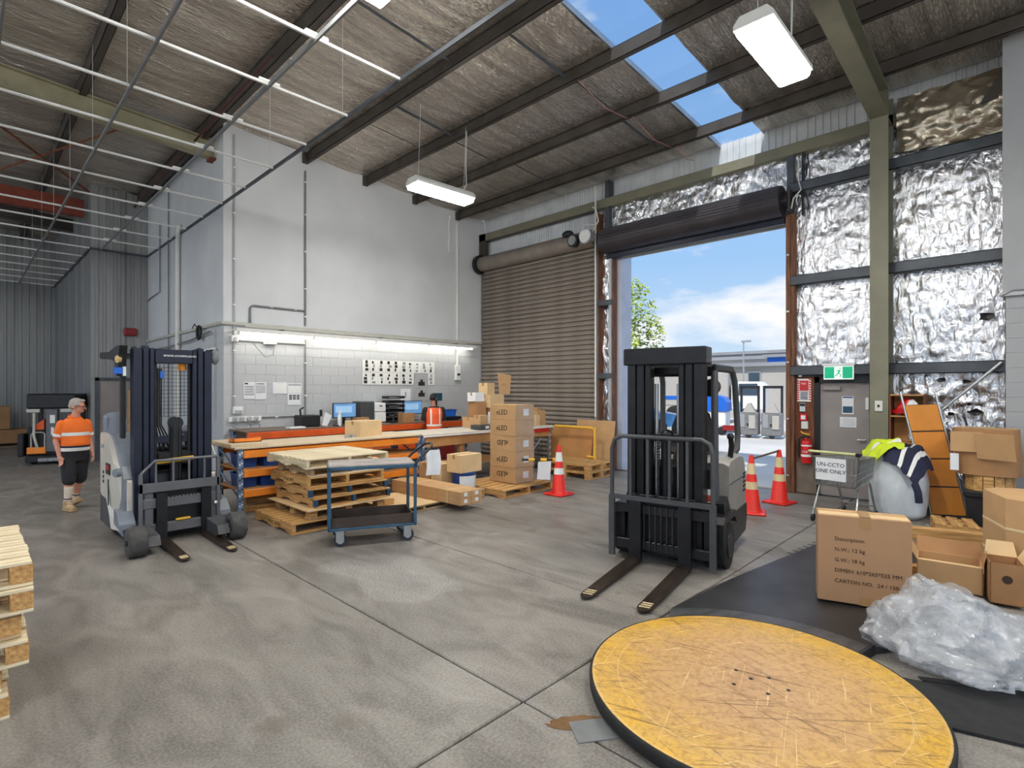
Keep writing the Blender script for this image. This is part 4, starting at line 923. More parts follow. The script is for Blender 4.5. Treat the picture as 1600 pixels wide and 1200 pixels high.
for sgn in (-1, 1):
    MB().box(sgn*.4, sgn*.31, .14, .34, .08, 2.24, .008).build('mast_outer_channel', 'fl_black', fl)
    MB().box(sgn*.3, sgn*.22, .15, .32, .1, 2.26, .008).build('mast_middle_channel', 'fl_black', fl)
    MB().box(sgn*.21, sgn*.15, .16, .3, .12, 2.2, .008).build('mast_inner_channel', 'fl_black', fl)
    MB().cyl((sgn*.12, .28, .2), (sgn*.12, .28, 1.9), .022, n=10).build('side_cylinder', 'alu', fl, 40)
MB().box(-.44, .44, .12, .36, 2.1, 2.28, .012).build('mast_crossbeam', 'fl_black', fl)
MB().box(-.2, .2, .2, .3, .3, .42).build('mast_tie', 'fl_black', fl); MB().box(-.3, .3, .22, .32, 1.28, 1.36).build('mast_tie', 'fl_black', fl)
MB().cyl((.0, .22, .15), (.0, .22, 1.28), .05, n=14).build('centre_cylinder', 'fl_black', fl, 40)
ch = MB()
for k in range(34): ch.box(-.075, -.045, .15, .17, .3+k*.03, .322+k*.03)
ch.build('lift_chain', 'dark_metal', fl)
MB().tube([(.06, .14, 1.3), (.1, .12, .9), (.06, .14, .5)], .012, 6).tube([(-.1, .13, .35), (0, .1, .25), (.12, .1, .35), (.05, .1, .48), (-.06, .11, .46)], .011, 6).build('hydraulic_hose', 'black', fl)
MB().ball((.02, .2, 1.36), (.07, .05, .06)).build('chain_sheave', 'fl_black', fl, 50)
# chassis
MB().box(-.44, .44, .36, 1.1, .2, .62, .03).build('chassis', 'fl_black', fl)
MB().prism([(.36, .42), (.36, .66), (.5, .72), (.62, .6), (.62, .42)], 'x', -.5, .56).build('front_cowl', 'fl_black', fl)
for sgn in (-1, 1):
    w_ = wheel(MB(), (sgn*.5, .42, .24), .24, .2).build('front_wheel', 'rubber', fl, 50)
    MB().cyl((sgn*.59, .42, .24), (sgn*.612, .42, .24), .13, n=18).build('hub', 'dark_metal', w_, 40)
    MB().prism([(.12, .2), (.12, .5), (.2, .56), (.66, .56), (.72, .5), (.72, .42), (.62, .5), (.24, .5), (.17, .42)], 'x', sgn*.42, sgn*.61).build('mudguard', 'fl_black', fl)
for sgn in (-1, 1): wheel(MB(), (sgn*.22, 1.32, .2), .2, .16).build('rear_wheel', 'rubber', fl, 50)
MB().prism([(.62, .2), (.7, .42), (1.0, .46), (1.62, .46), (1.64, .3), (1.55, .14), (1.0, .12), (.8, .12)], 'x', -.54, .54).build('lower_counterweight', 'fl_black', fl)
cw = [(.72, .46), (.72, 1.0), (.8, 1.05), (1.3, 1.06), (1.5, 1.03), (1.6, .92), (1.63, .7), (1.63, .46)]
m_ = MB(); n = len(cw)
for (xx, s0) in ((-.53, 0), (-.47, .03), (.47, .03), (.53, 0)): m_.v += [(xx, y+(0 if y < 1.2 else -.04*(s0 == 0)), z+(s0 if z > .9 else 0)) for y, z in cw]
for k in range(3): m_.f += [(k*n+i, k*n+(i+1) % n, (k+1)*n+(i+1) % n, (k+1)*n+i) for i in range(n)]
m_.f += [tuple(range(n))[::-1], tuple(range(3*n, 4*n))]
c_ = m_.build('battery_hood', 'fl_grey', fl, 30)
for k in range(5): MB().box(.53, .536, 1.45, 1.58, .62+k*.05, .645+k*.05).build('vent_slot', 'black', c_)
MB().box(.531, .535, .72, 1.6, .8, .806).build('panel_seam', 'black', c_)
# floor plate, side step and cowl with warning label
MB().box(-.5, .5, .36, .74, .4, .5, .02).build('floor_plate', 'fl_black', fl)
d_ = MB().prism([(.36, .5), (.36, 1.0), (.44, 1.06), (.52, 1.0), (.5, .5)], 'x', -.42, .46).build('dash_cowl', 'fl_black', fl)
wl_ = MB().box(.2, .44, .352, .358, .66, .8).build('warning_label', 'reflect', fl); MB().box(.33, .43, .349, .352, .67, .74).build('warning_mark', pm('label_red', rgb(190, 70, 50), .5), wl_); MB().box(.22, .31, .349, .352, .68, .76).build('warning_mark', 'ink', wl_)
sw = MB().tube([(.0+.17*math.cos(a*PI/10), .62+.1*math.sin(a*PI/10), 1.17+.12*math.sin(a*PI/10)) for a in range(20)], .014, 6, closed=True).tube([(0, .62, 1.17), (0, .5, 1.0)], .03, 8).build('steering_wheel', 'black', fl, 60)
st = MB()
for k in range(1): st.box(-.24, .24, .84, 1.2, 1.04, 1.16, .05)
rows = []
for k in range(9):
    v = k/8; ww = .24*(1-.25*max(0, v-.6)/.4); rows.append([(ww*(2*u-1), 1.14+.13*v+.05*(2*u-1)**2*-1, 1.1+.5*v-.03*(2*u-1)**2) for u in [i/8 for i in range(9)]])
st.quads(rows).quads([[(p[0], p[1]+.09, p[2]-.02) for p in r][::-1] for r in rows]).box(-.2, .2, 1.18, 1.3, 1.1, 1.5, .04)
st.build('seat', 'black', fl, 50)
# overhead guard
for sgn in (-1, 1):
    MB().tube([(sgn*.46, .42, .55), (sgn*.44, .46, 1.9), (sgn*.43, .5, 2.05)], .036, 10).build('guard_front_post', 'chargrey', fl, 50)
    MB().tube([(sgn*.43, 1.2, 2.08), (sgn*.43, 1.36, 2.04), (sgn*.44, 1.44, 1.92), (sgn*.46, 1.5, 1.3), (sgn*.46, 1.46, 1.12), (sgn*.44, 1.34, 1.06)], .036, 10).build('guard_rear_post', 'chargrey', fl, 50)
    MB().box(sgn*.46, sgn*.4, .46, 1.3, 2.03, 2.11, .015).build('guard_side_rail', 'fl_black', fl)
for k in range(7): y = .55+k*.11; MB().box(-.42, .42, y, y+.025, 2.05, 2.1).build('guard_bar', 'fl_black', fl)
MB().box(-.46, .46, .46, .54, 1.98, 2.11, .03).build('guard_front_rail', 'fl_black', fl)
MB().cyl((.38, .5, 1.85), (.38, .62, 1.87), .09, n=16).build('work_light', 'black', fl, 40)
MB().tube([(.48, 1.0, 1.06), (.5, .98, 1.2), (.5, .94, 1.3)], .03, 8).ball((.5, .93, 1.31), .04).build('arm_control', 'black', fl, 60)
MB().tube([(-.18, .6, 1.25), (-.26, .56, 1.38)], .014, 6).ball((-.27, .55, 1.4), .05).build('mirror', 'black', fl, 60)

# ================================================================== FAR ORDER PICKER
op = thing('order_picker_truck', 'black canopied orange order picker parked in the far bay', 'forklift', (1.56, 17.3, 0), R(-20))
MB().box(-.48, .48, .1, 1.2, 1.35, 1.72, .03).build('canopy', 'black', op)
for s in (-1, 1): MB().box(s*.48, s*.4, .9, 1.0, .2, 1.4).build('rear_post', 'black', op)
MB().box(-.45, -.2, .0, .06, 1.27, 1.35).box(.2, .45, .0, .06, 1.27, 1.35).build('lamp_bar', 'ledge', op)
MB().box(-.08, .14, .0, .16, .3, 1.34, .01).build('mast_panel', 'frame_grey', op)
MB().box(.0, .1, -.01, 0, 1.0, 1.2).box(.02, .08, -.01, 0, .72, .9).build('label', 'reflect', op)
MB().tube([(-.3, .0, 1.25), (-.3, -.02, .7), (-.24, 0, .4)], .03, 8).tube([(-.36, 0, .4), (-.36, 0, .72), (-.32, 0, .78), (-.14, 0, .78), (-.1, 0, .74), (-.1, 0, .4)], .014, 6).build('hand_rail', 'ledge', op, 50)
MB().prism([(-.3, .95), (-.12, 1.1), (-.12, .85), (-.26, .84)], 'y', .02, .3).build('orange_cover', 'orange_red', op)
MB().box(-.46, .46, .1, 1.1, .2, .9, .03).build('body', 'black', op)
MB().box(-.44, -.08, -.02, .12, .26, .42, .01).build('orange_step', 'orange', op)
MB().box(-.45, .5, -.1, .3, .06, .22, .02).build('bumper', 'dark_metal', op); MB().box(-.2, .3, -.11, -.1, .08, .16).build('bumper_label', 'greyink', op)
for s in (-1, 1): wheel(MB(), (s*.36, .2, .1), .1, .1).build('wheel', 'rubber', op, 50)
MB().box(-.62, -.5, .0, .5, .2, .75, .02).build('side_battery', 'black', op)
# ================================================================== TURNTABLE AND PLATES
TT = (3.3, 1.215)
tt = thing('turntable', 'round yellow wrapping turntable, scratched and worn, in the foreground', 'turntable', (TT[0], TT[1], 0))
top = MB().lathe([(.0005, .10), (.3, .101), (.6, .1005), (.925, .099), (.94, .094)], 96, cap=False).build('turntable_top', 'turn', tt, 30)
MB().lathe([(.90, .012), (.935, .015), (.953, .03), (.955, .085), (.948, .095), (.938, .0965)], 96, cap=False).build('rubber_rim', 'rubber', tt, 50)
MB().lathe([(.0005, .02), (.9, .02), (.9, .012)], 64, cap=False).build('under_plate', 'dark_metal', tt)
MB().lathe([(.0005, 0), (.6, 0), (.6, .02), (.0005, .02)], 32, cap=False).build('base', 'dark_metal', tt)
for a, r in ((60, .13), (150, .12), (240, .14), (330, .13), (20, .03), (285, .2)):
    MB().cyl((r*math.cos(R(a)), r*math.sin(R(a)), .0995), (r*math.cos(R(a)), r*math.sin(R(a)), .1018), .012, n=12).build('bolt_hole', 'black', top)
def arc(a0, a1, r, n=16): return [(TT[0]+r*math.cos(R(a0+(a1-a0)*k/n)), TT[1]+r*math.sin(R(a0+(a1-a0)*k/n))) for k in range(n+1)]
# loading ramp: sloping arc edge then flat black plate
rp = thing('loading_ramp', 'black steel loading ramp curving round the back of the turntable', 'ramp')
ar = arc(56, -22, 1.0); ao = arc(50, -20, 1.2)
n = len(ar); m_ = MB()
m_.add([(x, y, .07) for x, y in ar]+[(x, y, .05) for x, y in ao]+[(x, y, .0) for x, y in ar], [(i, i+1, n+i+1, n+i) for i in range(n-1)]+[(2*n+i, 2*n+i+1, i+1, i) for i in range(n-1)])
m_.build('curved_lip', 'lip', rp, 40)
pa, pb, pc = U(1100, 921, .05), U(1165, 893, .03), U(1284, 846, .01)
poly = [(x, y, .05) for x, y in ao]+[(5.0, .45, .04), (6.9, .1, .012), (7.6, 1.0, .006), (pc.x, pc.y, .006), (pb.x, pb.y, .02), (pa.x, pa.y, .045)]
k = len(poly)
MB().add(poly+[(p_[0], p_[1], 0) for p_ in poly], [tuple(range(k))[::-1]]+[(i, (i+1) % k, k+(i+1) % k, k+i) for i in range(k)]).build('flat_plate', 'mat_black', rp)
e0 = ao[-1]; MB().box(0, .3, -.012, .012, 0, .068).at().build('end_bar', 'dark_metal', rp) if False else None
a0 = ar[-1]; MB().prism([(0, 0)], 'z', 0, 0) if False else None
MB().at((a0[0], a0[1], 0), math.atan2(e0[1]-a0[1], e0[0]-a0[0])).box(0, .21, -.012, .012, 0, .072).build('end_bar', 'dark_metal', rp)
mt = thing('rubber_mat', 'black rubber mat at the lower right beside the turntable', 'mat')
aa = arc(-32, -64, .99)
pm_ = [(x, y) for x, y in aa]+[(4.05, -.75), (4.9, -.2), (4.35, .22), (4.2, .5)]
MB().prism(pm_, 'z', .001, .02).build('mat_sheet', 'rubber', mt)
q = [(4.2, .5), (4.35, .22), (4.9, -.2), (4.95, -.15), (4.38, .27), (4.24, .53)]
MB().prism(q, 'z', .02, .026).build('mat_border', 'rubber', mt)
# grey scrap sheet poking out under the turntable
tag(MB().at((U(940, 1140).x, U(940, 1140).y, 0), R(-35)).box(-.16, .16, -.09, .09, 0, .006).build('scrap_sheet', 'pvc_dark'), 'grey scrap sheet poking out from under the turntable edge', 'scrap')

# ================================================================== PALLETS
def make_pallet(label, loc, rz=0, lx=1.0, ly=1.2, h=.14, nb=7, kind='stringer', mats=('wood_x', 'wood_y'), group='timber pallets', paint=None, stencil=None, bw=None):
    t = thing('pallet', label, 'pallet', loc, rz, group); mx_, my_ = mats; th = .02
    bw = bw or ly/nb*.78
    random.seed(int(abs(loc[0]*100+loc[2]*1000)))
    bd = MB().box(0, lx, 0, bw, 0, th, .003).mesh('deck_board'); bd.materials.append(M[mx_])
    for k in range(nb):
        o = put('deck_board', bd, t, (random.uniform(-.008, .008), (ly-bw)*k/(nb-1), h-th+random.uniform(-.002, .002))); o.rotation_euler = (0, 0, random.uniform(-.006, .006))
    for k in range(3): put('bottom_board', bd, t, (0, (ly-bw)*k/2, 0))
    if kind == 'stringer':
        for k in range(3):
            x = (lx-.045)*k/2
            pr = [(0, th), (ly*.16, th), (ly*.18, th+.02), (ly*.36, th+.02), (ly*.38, th), (ly*.62, th), (ly*.64, th+.02), (ly*.82, th+.02), (ly*.84, th), (ly, th), (ly, h-th), (0, h-th)]
            s = MB().prism(pr, 'x', x, x+.045).build('stringer', my_, t)
            if paint: MB().box(x-.002, x+.047, -.003, .05, th, h-th+.001).build('paint_end', paint, s)
        if stencil: text('lettering', stencil, h*.42, 'ink_brown', t, (-.0015, ly*.62, h*.36), (PI/2, 0, -PI/2), sx=1.3)
    else:
        for i in range(3):
            for j in range(3):
                x, y = (lx-.1)*i/2, (ly-.14)*j/2
                MB().box(x, x+.1, y, y+.14, th, h-th*2, .003).build('block', my_, t)
        for i in range(3): MB().box((lx-.1)*i/2, (lx-.1)*i/2+.1, 0, ly, h-2*th, h-th-.001).build('bearer', my_, t)
    return t
# central stack
zz = 0
make_pallet('bottom pallet of the central stack, stencilled side and slats showing', (2.92, 6.68, 0), 0, 1.25, 1.22, .14, 9, stencil='NOT  SUITE', mats=('wood_x', 'wood_y'))
make_pallet('second pallet up in the central stack, on loose blocks', (3.18, 6.74, .141), 0, 1.1, 1.1, .12, 5, 'block', mats=('old_x', 'wood_y'))
tag(MB().at((3.12, 6.66, .262), R(1)).box(0, 1.25, 0, 1.25, 0, .012).build('card_sheet', 'card_light'), 'thin board sheet lying between pallets of the central stack', 'board')
make_pallet('lowest blue-ended pallet in the central stack', (3.24, 6.74, .275), R(1), 1.16, 1.16, .128, 7, paint='trolblue')
make_pallet('upper blue-ended pallet in the central stack', (3.19, 6.78, .404), R(-1), 1.16, 1.16, .128, 7, paint='trolblue')
make_pallet('stencilled golden pallet, third from the top of the central stack', (3.18, 6.82, .533), R(.5), 1.16, 1.16, .14, 7, stencil='LOSCAM')
make_pallet('weathered grey-brown pallet second from the top of the central stack', (3.24, 6.84, .674), R(-1), 1.2, 1.1, .12, 7, mats=('pale_x', 'old_y'))
make_pallet('pale new pallet on top of the central stack', (3.14, 6.76, .795), R(1.5), 1.25, 1.2, .13, 9, mats=('pale_x', 'pale_y'))
# stack at the left edge of the frame
for k, (dx, lab) in enumerate(((-.1, 'bottom pallet of the stack at the left edge'), (-.13, 'second pallet from the floor at the left edge'), (-.02, 'third pallet from the floor at the left edge, log-ended block'), (-.05, 'fourth pallet from the floor at the left edge'), (.0, 'fifth pallet from the floor at the left edge, just under the top one'), (0, 'pale top pallet of the stack at the left edge'))):
    make_pallet(lab, (-.72+dx*1.0, 4.12+(.02 if k % 2 else 0), k*.1435), R([0, 1, -1, .6, -.5, 0][k]), 1.02, 1.16, .142, 7 if k == 5 else 5, 'block', mats=('pale_x', 'wood_y') if k != 3 else ('old_x', 'wood_y'), group='pallets stacked at the left edge')
# low pallets under the cartons
make_pallet('wide low pallet under the tall marked carton stack', (6.35, 6.35, 0), R(2), 1.3, 1.2, .14, 7, mats=('wood_x', 'wood_y'))
make_pallet('low pallet under the blue tub and loose cartons', (5.72, 6.8, 0), R(0), .6, 1.2, .13, 6, mats=('old_x', 'wood_y'))
make_pallet('low pallet under the long strapped cartons', (4.45, 6.62, 0), R(2), .95, 1.15, .085, 5, mats=('old_x', 'old_y'))
tag(MB().at((4.4, 6.58, .087), R(3)).box(0, 1.05, 0, 1.1, 0, .012).build('plywood_sheet', 'card_light'), 'pale board sheet under the long strapped cartons', 'board')
tag(MB().at((4.42, 6.95, .1)).box(0, .18, 0, .1, 0, .085, .004).build('wood_offcut', 'wood_x'), 'short wooden offcut on the pale board sheet', 'offcut')
for k in range(2):
    make_pallet(['lower of two pallets before the roller shutter', 'upper of two pallets before the roller shutter'][k], (8.86+.03*k, 6.42+.03*k, k*.145), R(1), .9, 1.35, .144, 8, 'block', mats=('wood_x', 'wood_y'))

# ================================================================== BLUE TROLLEY
tv = thing('platform_trolley', 'blue steel two-shelf trolley with a grey deck standing before the pallets', 'trolley', (2.95, 5.81, 0), math.atan2(-.45, .92))
L_, D_ = 1.02, .6
for x in (.0, L_-.035):
    for y in (0, D_-.035): MB().box(x, x+.035, y, y+.035, .2, .93, .003).build('post', 'trolblue', tv)
f_ = MB().box(0, L_, 0, .035, .9, .935, .003).box(0, L_, D_-.035, D_, .9, .935, .003).box(0, .035, 0, D_, .9, .935).box(L_-.035, L_, 0, D_, .9, .935)
f_.build('top_frame', 'trolblue', tv)
MB().box(.01, L_-.01, .01, D_-.01, .936, .952, .003).build('deck', pm('worn_grey_deck', rgb(158, 150, 146), .5, .1, .2, 5), tv)
MB().box(0, L_, 0, D_, .2, .225, .003).build('lower_frame', 'trolblue', tv)
tr_ = pm('dark_brown_tray', rgb(64, 52, 46), .7, 0, .2, 5)
MB().box(.04, L_-.04, .04, D_-.04, .226, .24).box(.036, L_-.036, .036, .052, .226, .34).box(.036, L_-.036, D_-.052, D_-.036, .226, .34).box(.036, .052, .036, D_-.036, .226, .34).box(L_-.052, L_-.036, .036, D_-.036, .226, .34).build('lower_tray', tr_, tv)
MB().tube([(L_-.02, .02, .94), (L_+.04, .02, 1.0), (L_+.2, .1, 1.13), (L_+.24, .3, 1.15), (L_+.2, .5, 1.13), (L_+.04, D_-.02, 1.0), (L_-.02, D_-.02, .94)], .016, 8).build('push_handle', 'dark_metal', tv, 50)
for x in (.12, L_-.12):
    for y in (.08, D_-.08):
        w_ = wheel(MB(), (x+.02, y, .075), .075, .045, 'y').build('castor_wheel', pm('blue_black_tyre', rgb(38, 48, 62), .6), tv, 50)
        MB().cyl((x+.02, y-.025, .075), (x+.02, y+.025, .075), .04, n=14).build('castor_hub', 'alu', w_, 40)
        MB().box(x-.03, x+.06, y-.035, y-.028, .06, .2).box(x-.03, x+.06, y+.028, y+.035, .06, .2).box(x-.05, x+.07, y-.045, y+.045, .188, .2).build('castor_fork', 'alu', w_)
cl = thing('paper_bundle', 'sheaf of papers hanging by the trolley push handle', 'papers', (4.3, 5.62, .72), R(-30))
rows = [[(-.09+.18*u+.02*math.sin(v*3), .03*math.sin(PI*u)*v, .34*(1-v)) for u in [i/6 for i in range(7)]] for v in [k/8 for k in range(9)]]
MB().quads(rows).quads([[(p_[0], p_[1]+.012, p_[2]) for p_ in r][::-1] for r in rows]).build('sheet', 'paper', cl); MB().box(-.1, .1, .0, .02, .33, .36).build('clip', 'black', cl)

# ================================================================== CARTONS
def carton(label, x, y, z, w, d, h, rz=0, mat='card', tape=True, name='carton', group=None, mark=None, lab=None):
    t = thing(name, label, 'box', (x, y, z), rz, group)
    MB().box(0, w, 0, d, 0, h, .005).build('carton_body', mat, t)
    MB().box(.006, w-.006, d/2-.0015, d/2+.0015, h-.001, h+.0012).build('flap_seam', 'card_dark', t)
    if tape: MB().box(-.0012, w+.0012, d/2-.024, d/2+.024, h, h+.0016).box(-.0016, 0, d/2-.024, d/2+.024, h-.07, h).box(w, w+.0016, d/2-.024, d/2+.024, h-.07, h).build('tape', 'tape', t)
    if lab: MB().box(lab[0], lab[1], -.0016, 0, lab[2], lab[3]).build('shipping_label', 'paper', t)
    return t
# tall stack of five marked cartons
names = ['bottom', 'second from the bottom', 'middle', 'second from the top', 'top']
for k in range(5):
    up = k in (1, 3, 4)
    t = carton('%s carton of the tall stack marked LED' % names[k], 6.87+random.uniform(-.008, .008), 6.6+random.uniform(-.008, .008), .15+k*.282, .5, .64, .28, R(random.uniform(-.6, .6)), 'card', group='tall stack of marked cartons', tape=False)
    if up: text('lettering', 'eLED', .13, 'ink', t, (-.0025, .47, .1), (PI/2, 0, -PI/2))
    else: text('lettering', 'eLED', .13, 'ink', t, (-.0025, .17, .2), (PI/2, PI, -PI/2))
    if k != 3: MB().box(.22, .36, -.003, 0, .08, .2).build('shipping_label', 'paper', t)
tw = thing('stretch_film_wrap', 'torn clear film wrapped round the right side of the tall carton stack', 'film', (6.87, 6.6, .15))
rows = []
for k in range(36):
    v = k/35; row = []
    for j in range(19):
        u = j/18; cut = 1.41 if u > .5 else (1.41 if u > .02 else 1.41)
        row.append((.01+.5*u, -.014-.008*abs(noise.noise((u*9, v*20, 2)))-.05*max(0, 1-abs(v-.68)*9)*max(0, 1-abs(u-.4)*3), .0+cut*v))
    rows.append(row)
MB().quads(rows).build('film_sheet', 'wrap_thin', tw, 60)
# long strapped cartons, two by two
for i in range(2):
    for j in range(2):
        t = thing('long_carton', ['lower left', 'lower right', 'upper left', 'upper right'][j*2+i]+' long strapped carton in the low bundle', 'box', (5.2+i*.222, 6.12, .1+j*.102), R(1.5), 'bundle of long cartons')
        MB().box(0, .22, 0, 1.75, 0, .1, .004).build('carton_body', 'card', t)
        MB().box(.07, .14, -.0016, 0, .03, .085).build('shipping_label', 'paper', t)
        if j == 1: MB().box(-.0, .22, .3, .315, .1, .1012).box(0, .22, 1.2, 1.215, .1, .1012).build('strap', 'reflect_y', t)
        if i == 0: MB().box(-.0012, 0, .3, .315, 0, .1).box(-.0012, 0, 1.2, 1.215, 0, .1).build('strap', 'reflect_y', t)
tb = thing('plastic_tub', 'blue and white plastic tub under a small carton', 'tub', (6.0, 6.98, .135))
MB().lathe([(.17, 0), (.185, .02), (.2, .26), (.205, .29)], 24).build('tub_body', 'darkblue', tb, 40); MB().lathe([(.212, .27), (.215, .3), (.2, .305), (.0005, .306)], 24, cap=False).build('lid', 'darkblue', tb, 40)
m_ = MB()
for k in range(7):
    a = R(-150+k*18); m_.v += [(.2*math.cos(a), .2*math.sin(a), .05), (.21*math.cos(a), .21*math.sin(a), .25)]
m_.f += [(2*k, 2*k+2, 2*k+3, 2*k+1) for k in range(6)]
m_.build('tub_label', 'paper', tb)
carton('carton resting on the blue plastic tub', 5.77, 6.78, .442, .5, .34, .3, R(4), 'card_light')
carton('plain pale carton left of the blue tub', 5.74, 7.26, .135, .36, .26, .42, R(4), 'card_light')
t = carton('open brown carton behind the plain pale carton', 5.76, 7.62, .135, .4, .28, .4, R(3), 'card')
# shelf of things under the second bench
tubs = [('clear lidded tub', 6.4, 8.6, .3, 'white'), ('white pail', 7.3, 7.7, .36, 'white')]
for i, (nm, x, y, h, mt_) in enumerate(tubs):
    t = thing('pail', ['white pail with a blue base under the second bench', 'white plastic pail with a blue handle before the second bench'][i], 'pail', (x+(.25 if i else 0), y, [.321, .0][i])); MB().lathe([(.15, 0), (.17, h), (.178, h), (.178, h+.02), (.0005, h+.02)], 22).build('pail_body', mt_, t, 40); MB().lathe([(.16, .02), (.163, .12)], 22, cap=False).build('blue_band', 'darkblue', t, 40)
    MB().tube([(.17*math.cos(a*PI/8), -.06, h+.02+.12*math.sin(a*PI/8)-.1) for a in range(9)], .008, 6).build('pail_handle', 'blue', t)
rb = MB().box(0, .5, 0, .12, 0, .6, .01).build('cabinet_body', 'red'); rb.location = (7.2, 9.25, 0); tag(rb, 'red steel cabinet panel standing behind the second bench legs', 'cabinet')

# ================================================================== PACKING BENCHES
def upright(parent, x, y, h, mat='rackblue'):
    o = MB().box(x, x+.07, y, y+.06, .01, h, .004).build('upright', mat, parent)
    for k in range(int(h/.075)): MB().box(x+.012, x+.03, y-.002, y, .06+k*.075, .09+k*.075).box(x+.042, x+.06, y-.002, y, .08+k*.075, .11+k*.075).build('slot', 'white' if k % 2 else 'black', o)
    MB().box(x-.02, x+.09, y-.02, y+.08, 0, .01).build('foot_plate', mat, o)
    return o
b1 = thing('packing_bench', 'long front packing bench with orange beams and blue perforated uprights', 'bench', (0, 0, 0))
for x in (2.8, 5.93):
    for y in (8.2, 9.04): upright(b1, x, y, .97)
    for z in (.25, .6): MB().cyl((x+.035, 8.26, z), (x+.035, 9.04, z+.3), .014, n=6).build('brace', 'rackblue', b1)
for z0, z1 in ((.84, .95), (.56, .67), (.27, .38)):
    for y in (8.17, 9.1): MB().box(2.87, 5.93, y, y+.05, z0, z1, .006).build('beam', 'orange', b1)
MB().box(2.74, 6.0, 8.16, 9.16, .972, 1.0, .003).build('worktop', 'chip', b1)
MB().box(2.8, 5.9, 8.25, 9.08, .67, .685).build('shelf_board', 'board', b1); MB().box(2.8, 5.9, 8.25, 9.08, .38, .395).build('shelf_board', 'board', b1)
MB().box(2.7, 3.2, 8.2, 9.12, 1.0, 1.05, .004).build('raised_board', 'chip', b1)
b2 = thing('packing_bench', 'second front packing bench with pale top and brown front board', 'bench', (0, 0, 0))
for x in (6.04, 9.7):
    for y in (8.2, 9.1): upright(b2, x, y, .95, 'rackblue' if x < 7 else 'galv')
MB().box(6.02, 9.8, 8.14, 9.2, .962, .985, .003).build('worktop', 'chip_pale', b2)
MB().box(6.12, 9.7, 8.2, 8.22, .74, .93).build('front_board', 'board', b2); MB().box(6.02, 9.8, 8.13, 8.16, .935, .962).build('front_rail', 'white', b2)
MB().box(7.0, 7.12, 8.25, 8.35, 0, .93).build('leg', 'board', b2); MB().box(8.4, 8.5, 8.25, 8.35, 0, .93).build('leg', 'board', b2)
MB().box(6.1, 8.6, 8.3, 9.1, .3, .32).build('shelf_board', 'board', b2)
MB().box(9.0, 9.68, 8.16, 8.19, .85, .92).build('red_rail', 'red', b2)
b3 = thing('packing_bench', 'rear packing bench with red-orange beam along the office wall', 'bench', (0, 0, 0))
MB().box(3.68, 9.1, 10.4, 11.3, 1.03, 1.055, .003).build('worktop', pm('dark_bench_top', rgb(112, 96, 84), .55, 0, .12, 6), b3)
MB().box(3.7, 9.1, 10.36, 10.41, .9, 1.03, .006).build('beam', 'orange_red', b3)
for x in (3.72, 6.4, 9.02):
    for y in (10.42, 11.2): upright(b3, x, y, 1.03)
for z0 in (.45,): MB().box(3.7, 9.1, 10.36, 10.41, z0, z0+.1, .006).build('beam', 'orange_red', b3)
MB().box(3.75, 9.0, 10.45, 11.25, .55, .57).build('shelf_board', 'board', b3)
# tubs and boards on the front bench's shelves
for i, (x, y, z) in enumerate(((2.98, 8.5, .686), (3.3, 8.45, .686), (2.98, 8.5, .396), (3.26, 8.45, .396), (3.62, 8.5, .396), (4.9, 8.5, .396), (5.3, 8.5, .396))):
    t = thing('storage_tub', ['blue tub at the left end of the upper bench shelf', 'second blue tub on the upper bench shelf', 'blue tub at the left end of the lower bench shelf', 'second blue tub on the lower bench shelf', 'third blue tub on the lower bench shelf', 'dark blue tub right of the pallet stack on the bench shelf', 'rightmost blue tub on the lower bench shelf'][i], 'tub', (x, y, z), 0, 'blue tubs on bench shelves')
    MB().prism([(-.11, 0), (.11, 0), (.13, .2), (-.13, .2)], 'y', -.18, .18).build('tub_body', 'darkblue', t); MB().box(-.14, .14, -.19, .19, .18, .2, .004).build('rim', 'blue', t)
for i, (x, y) in enumerate(((3.0, 8.4), (3.05, 8.6))):
    tag(MB().at((x, y, [0, .09][i]), R([2, -3][i])).box(0, 1.0, 0, .18, 0, .085, .004).build('timber_plank', 'wood_x'), ['lower timber plank lying under the front bench', 'upper timber plank lying under the front bench'][i], 'plank')
# yellow rail and leaning boards
yr = thing('safety_rail', 'yellow tubular safety rail at the end of the packing bench', 'rail')
MB().tube([(9.82, 8.12, .97), (9.84, 7.1, .97), (9.84, 7.03, .95), (9.84, 7.0, .9), (9.84, 7.0, .0)], .032, 10).build('rail_tube', 'yellow_rail', yr, 50)
MB().cyl((9.84, 7.0, .3), (9.84, 7.0, .34), .042).cyl((9.84, 7.0, .92), (9.84, 7.0, .98), .042).build('pipe_fitting', 'yellow_rail', yr, 50); MB().cyl((9.84, 7.02, .32), (9.84, 7.2, .32), .03, n=8).build('side_stub', 'yellow_rail', yr)
for i, (y0, y1, x0, x1, h, mt_) in enumerate(((7.2, 8.4, 9.93, 10.07, .92, 'board'), (6.7, 7.75, 10.02, 10.2, 1.12, 'card'))):
    o = MB().add([(x0, y0, 0), (x0, y1, 0), (x1, y1, h), (x1, y0, h), (x0+.018, y0, 0), (x0+.018, y1, 0), (x1+.018, y1, h), (x1+.018, y0, h)], [(0, 3, 2, 1), (4, 5, 6, 7), (0, 1, 5, 4), (2, 3, 7, 6), (1, 2, 6, 5), (0, 4, 7, 3)]).build('leaning_board', mt_)
    tag(o, ['wide brown hardboard leaning behind the yellow rail', 'taller brown board leaning on the shutter post'][i], 'board')
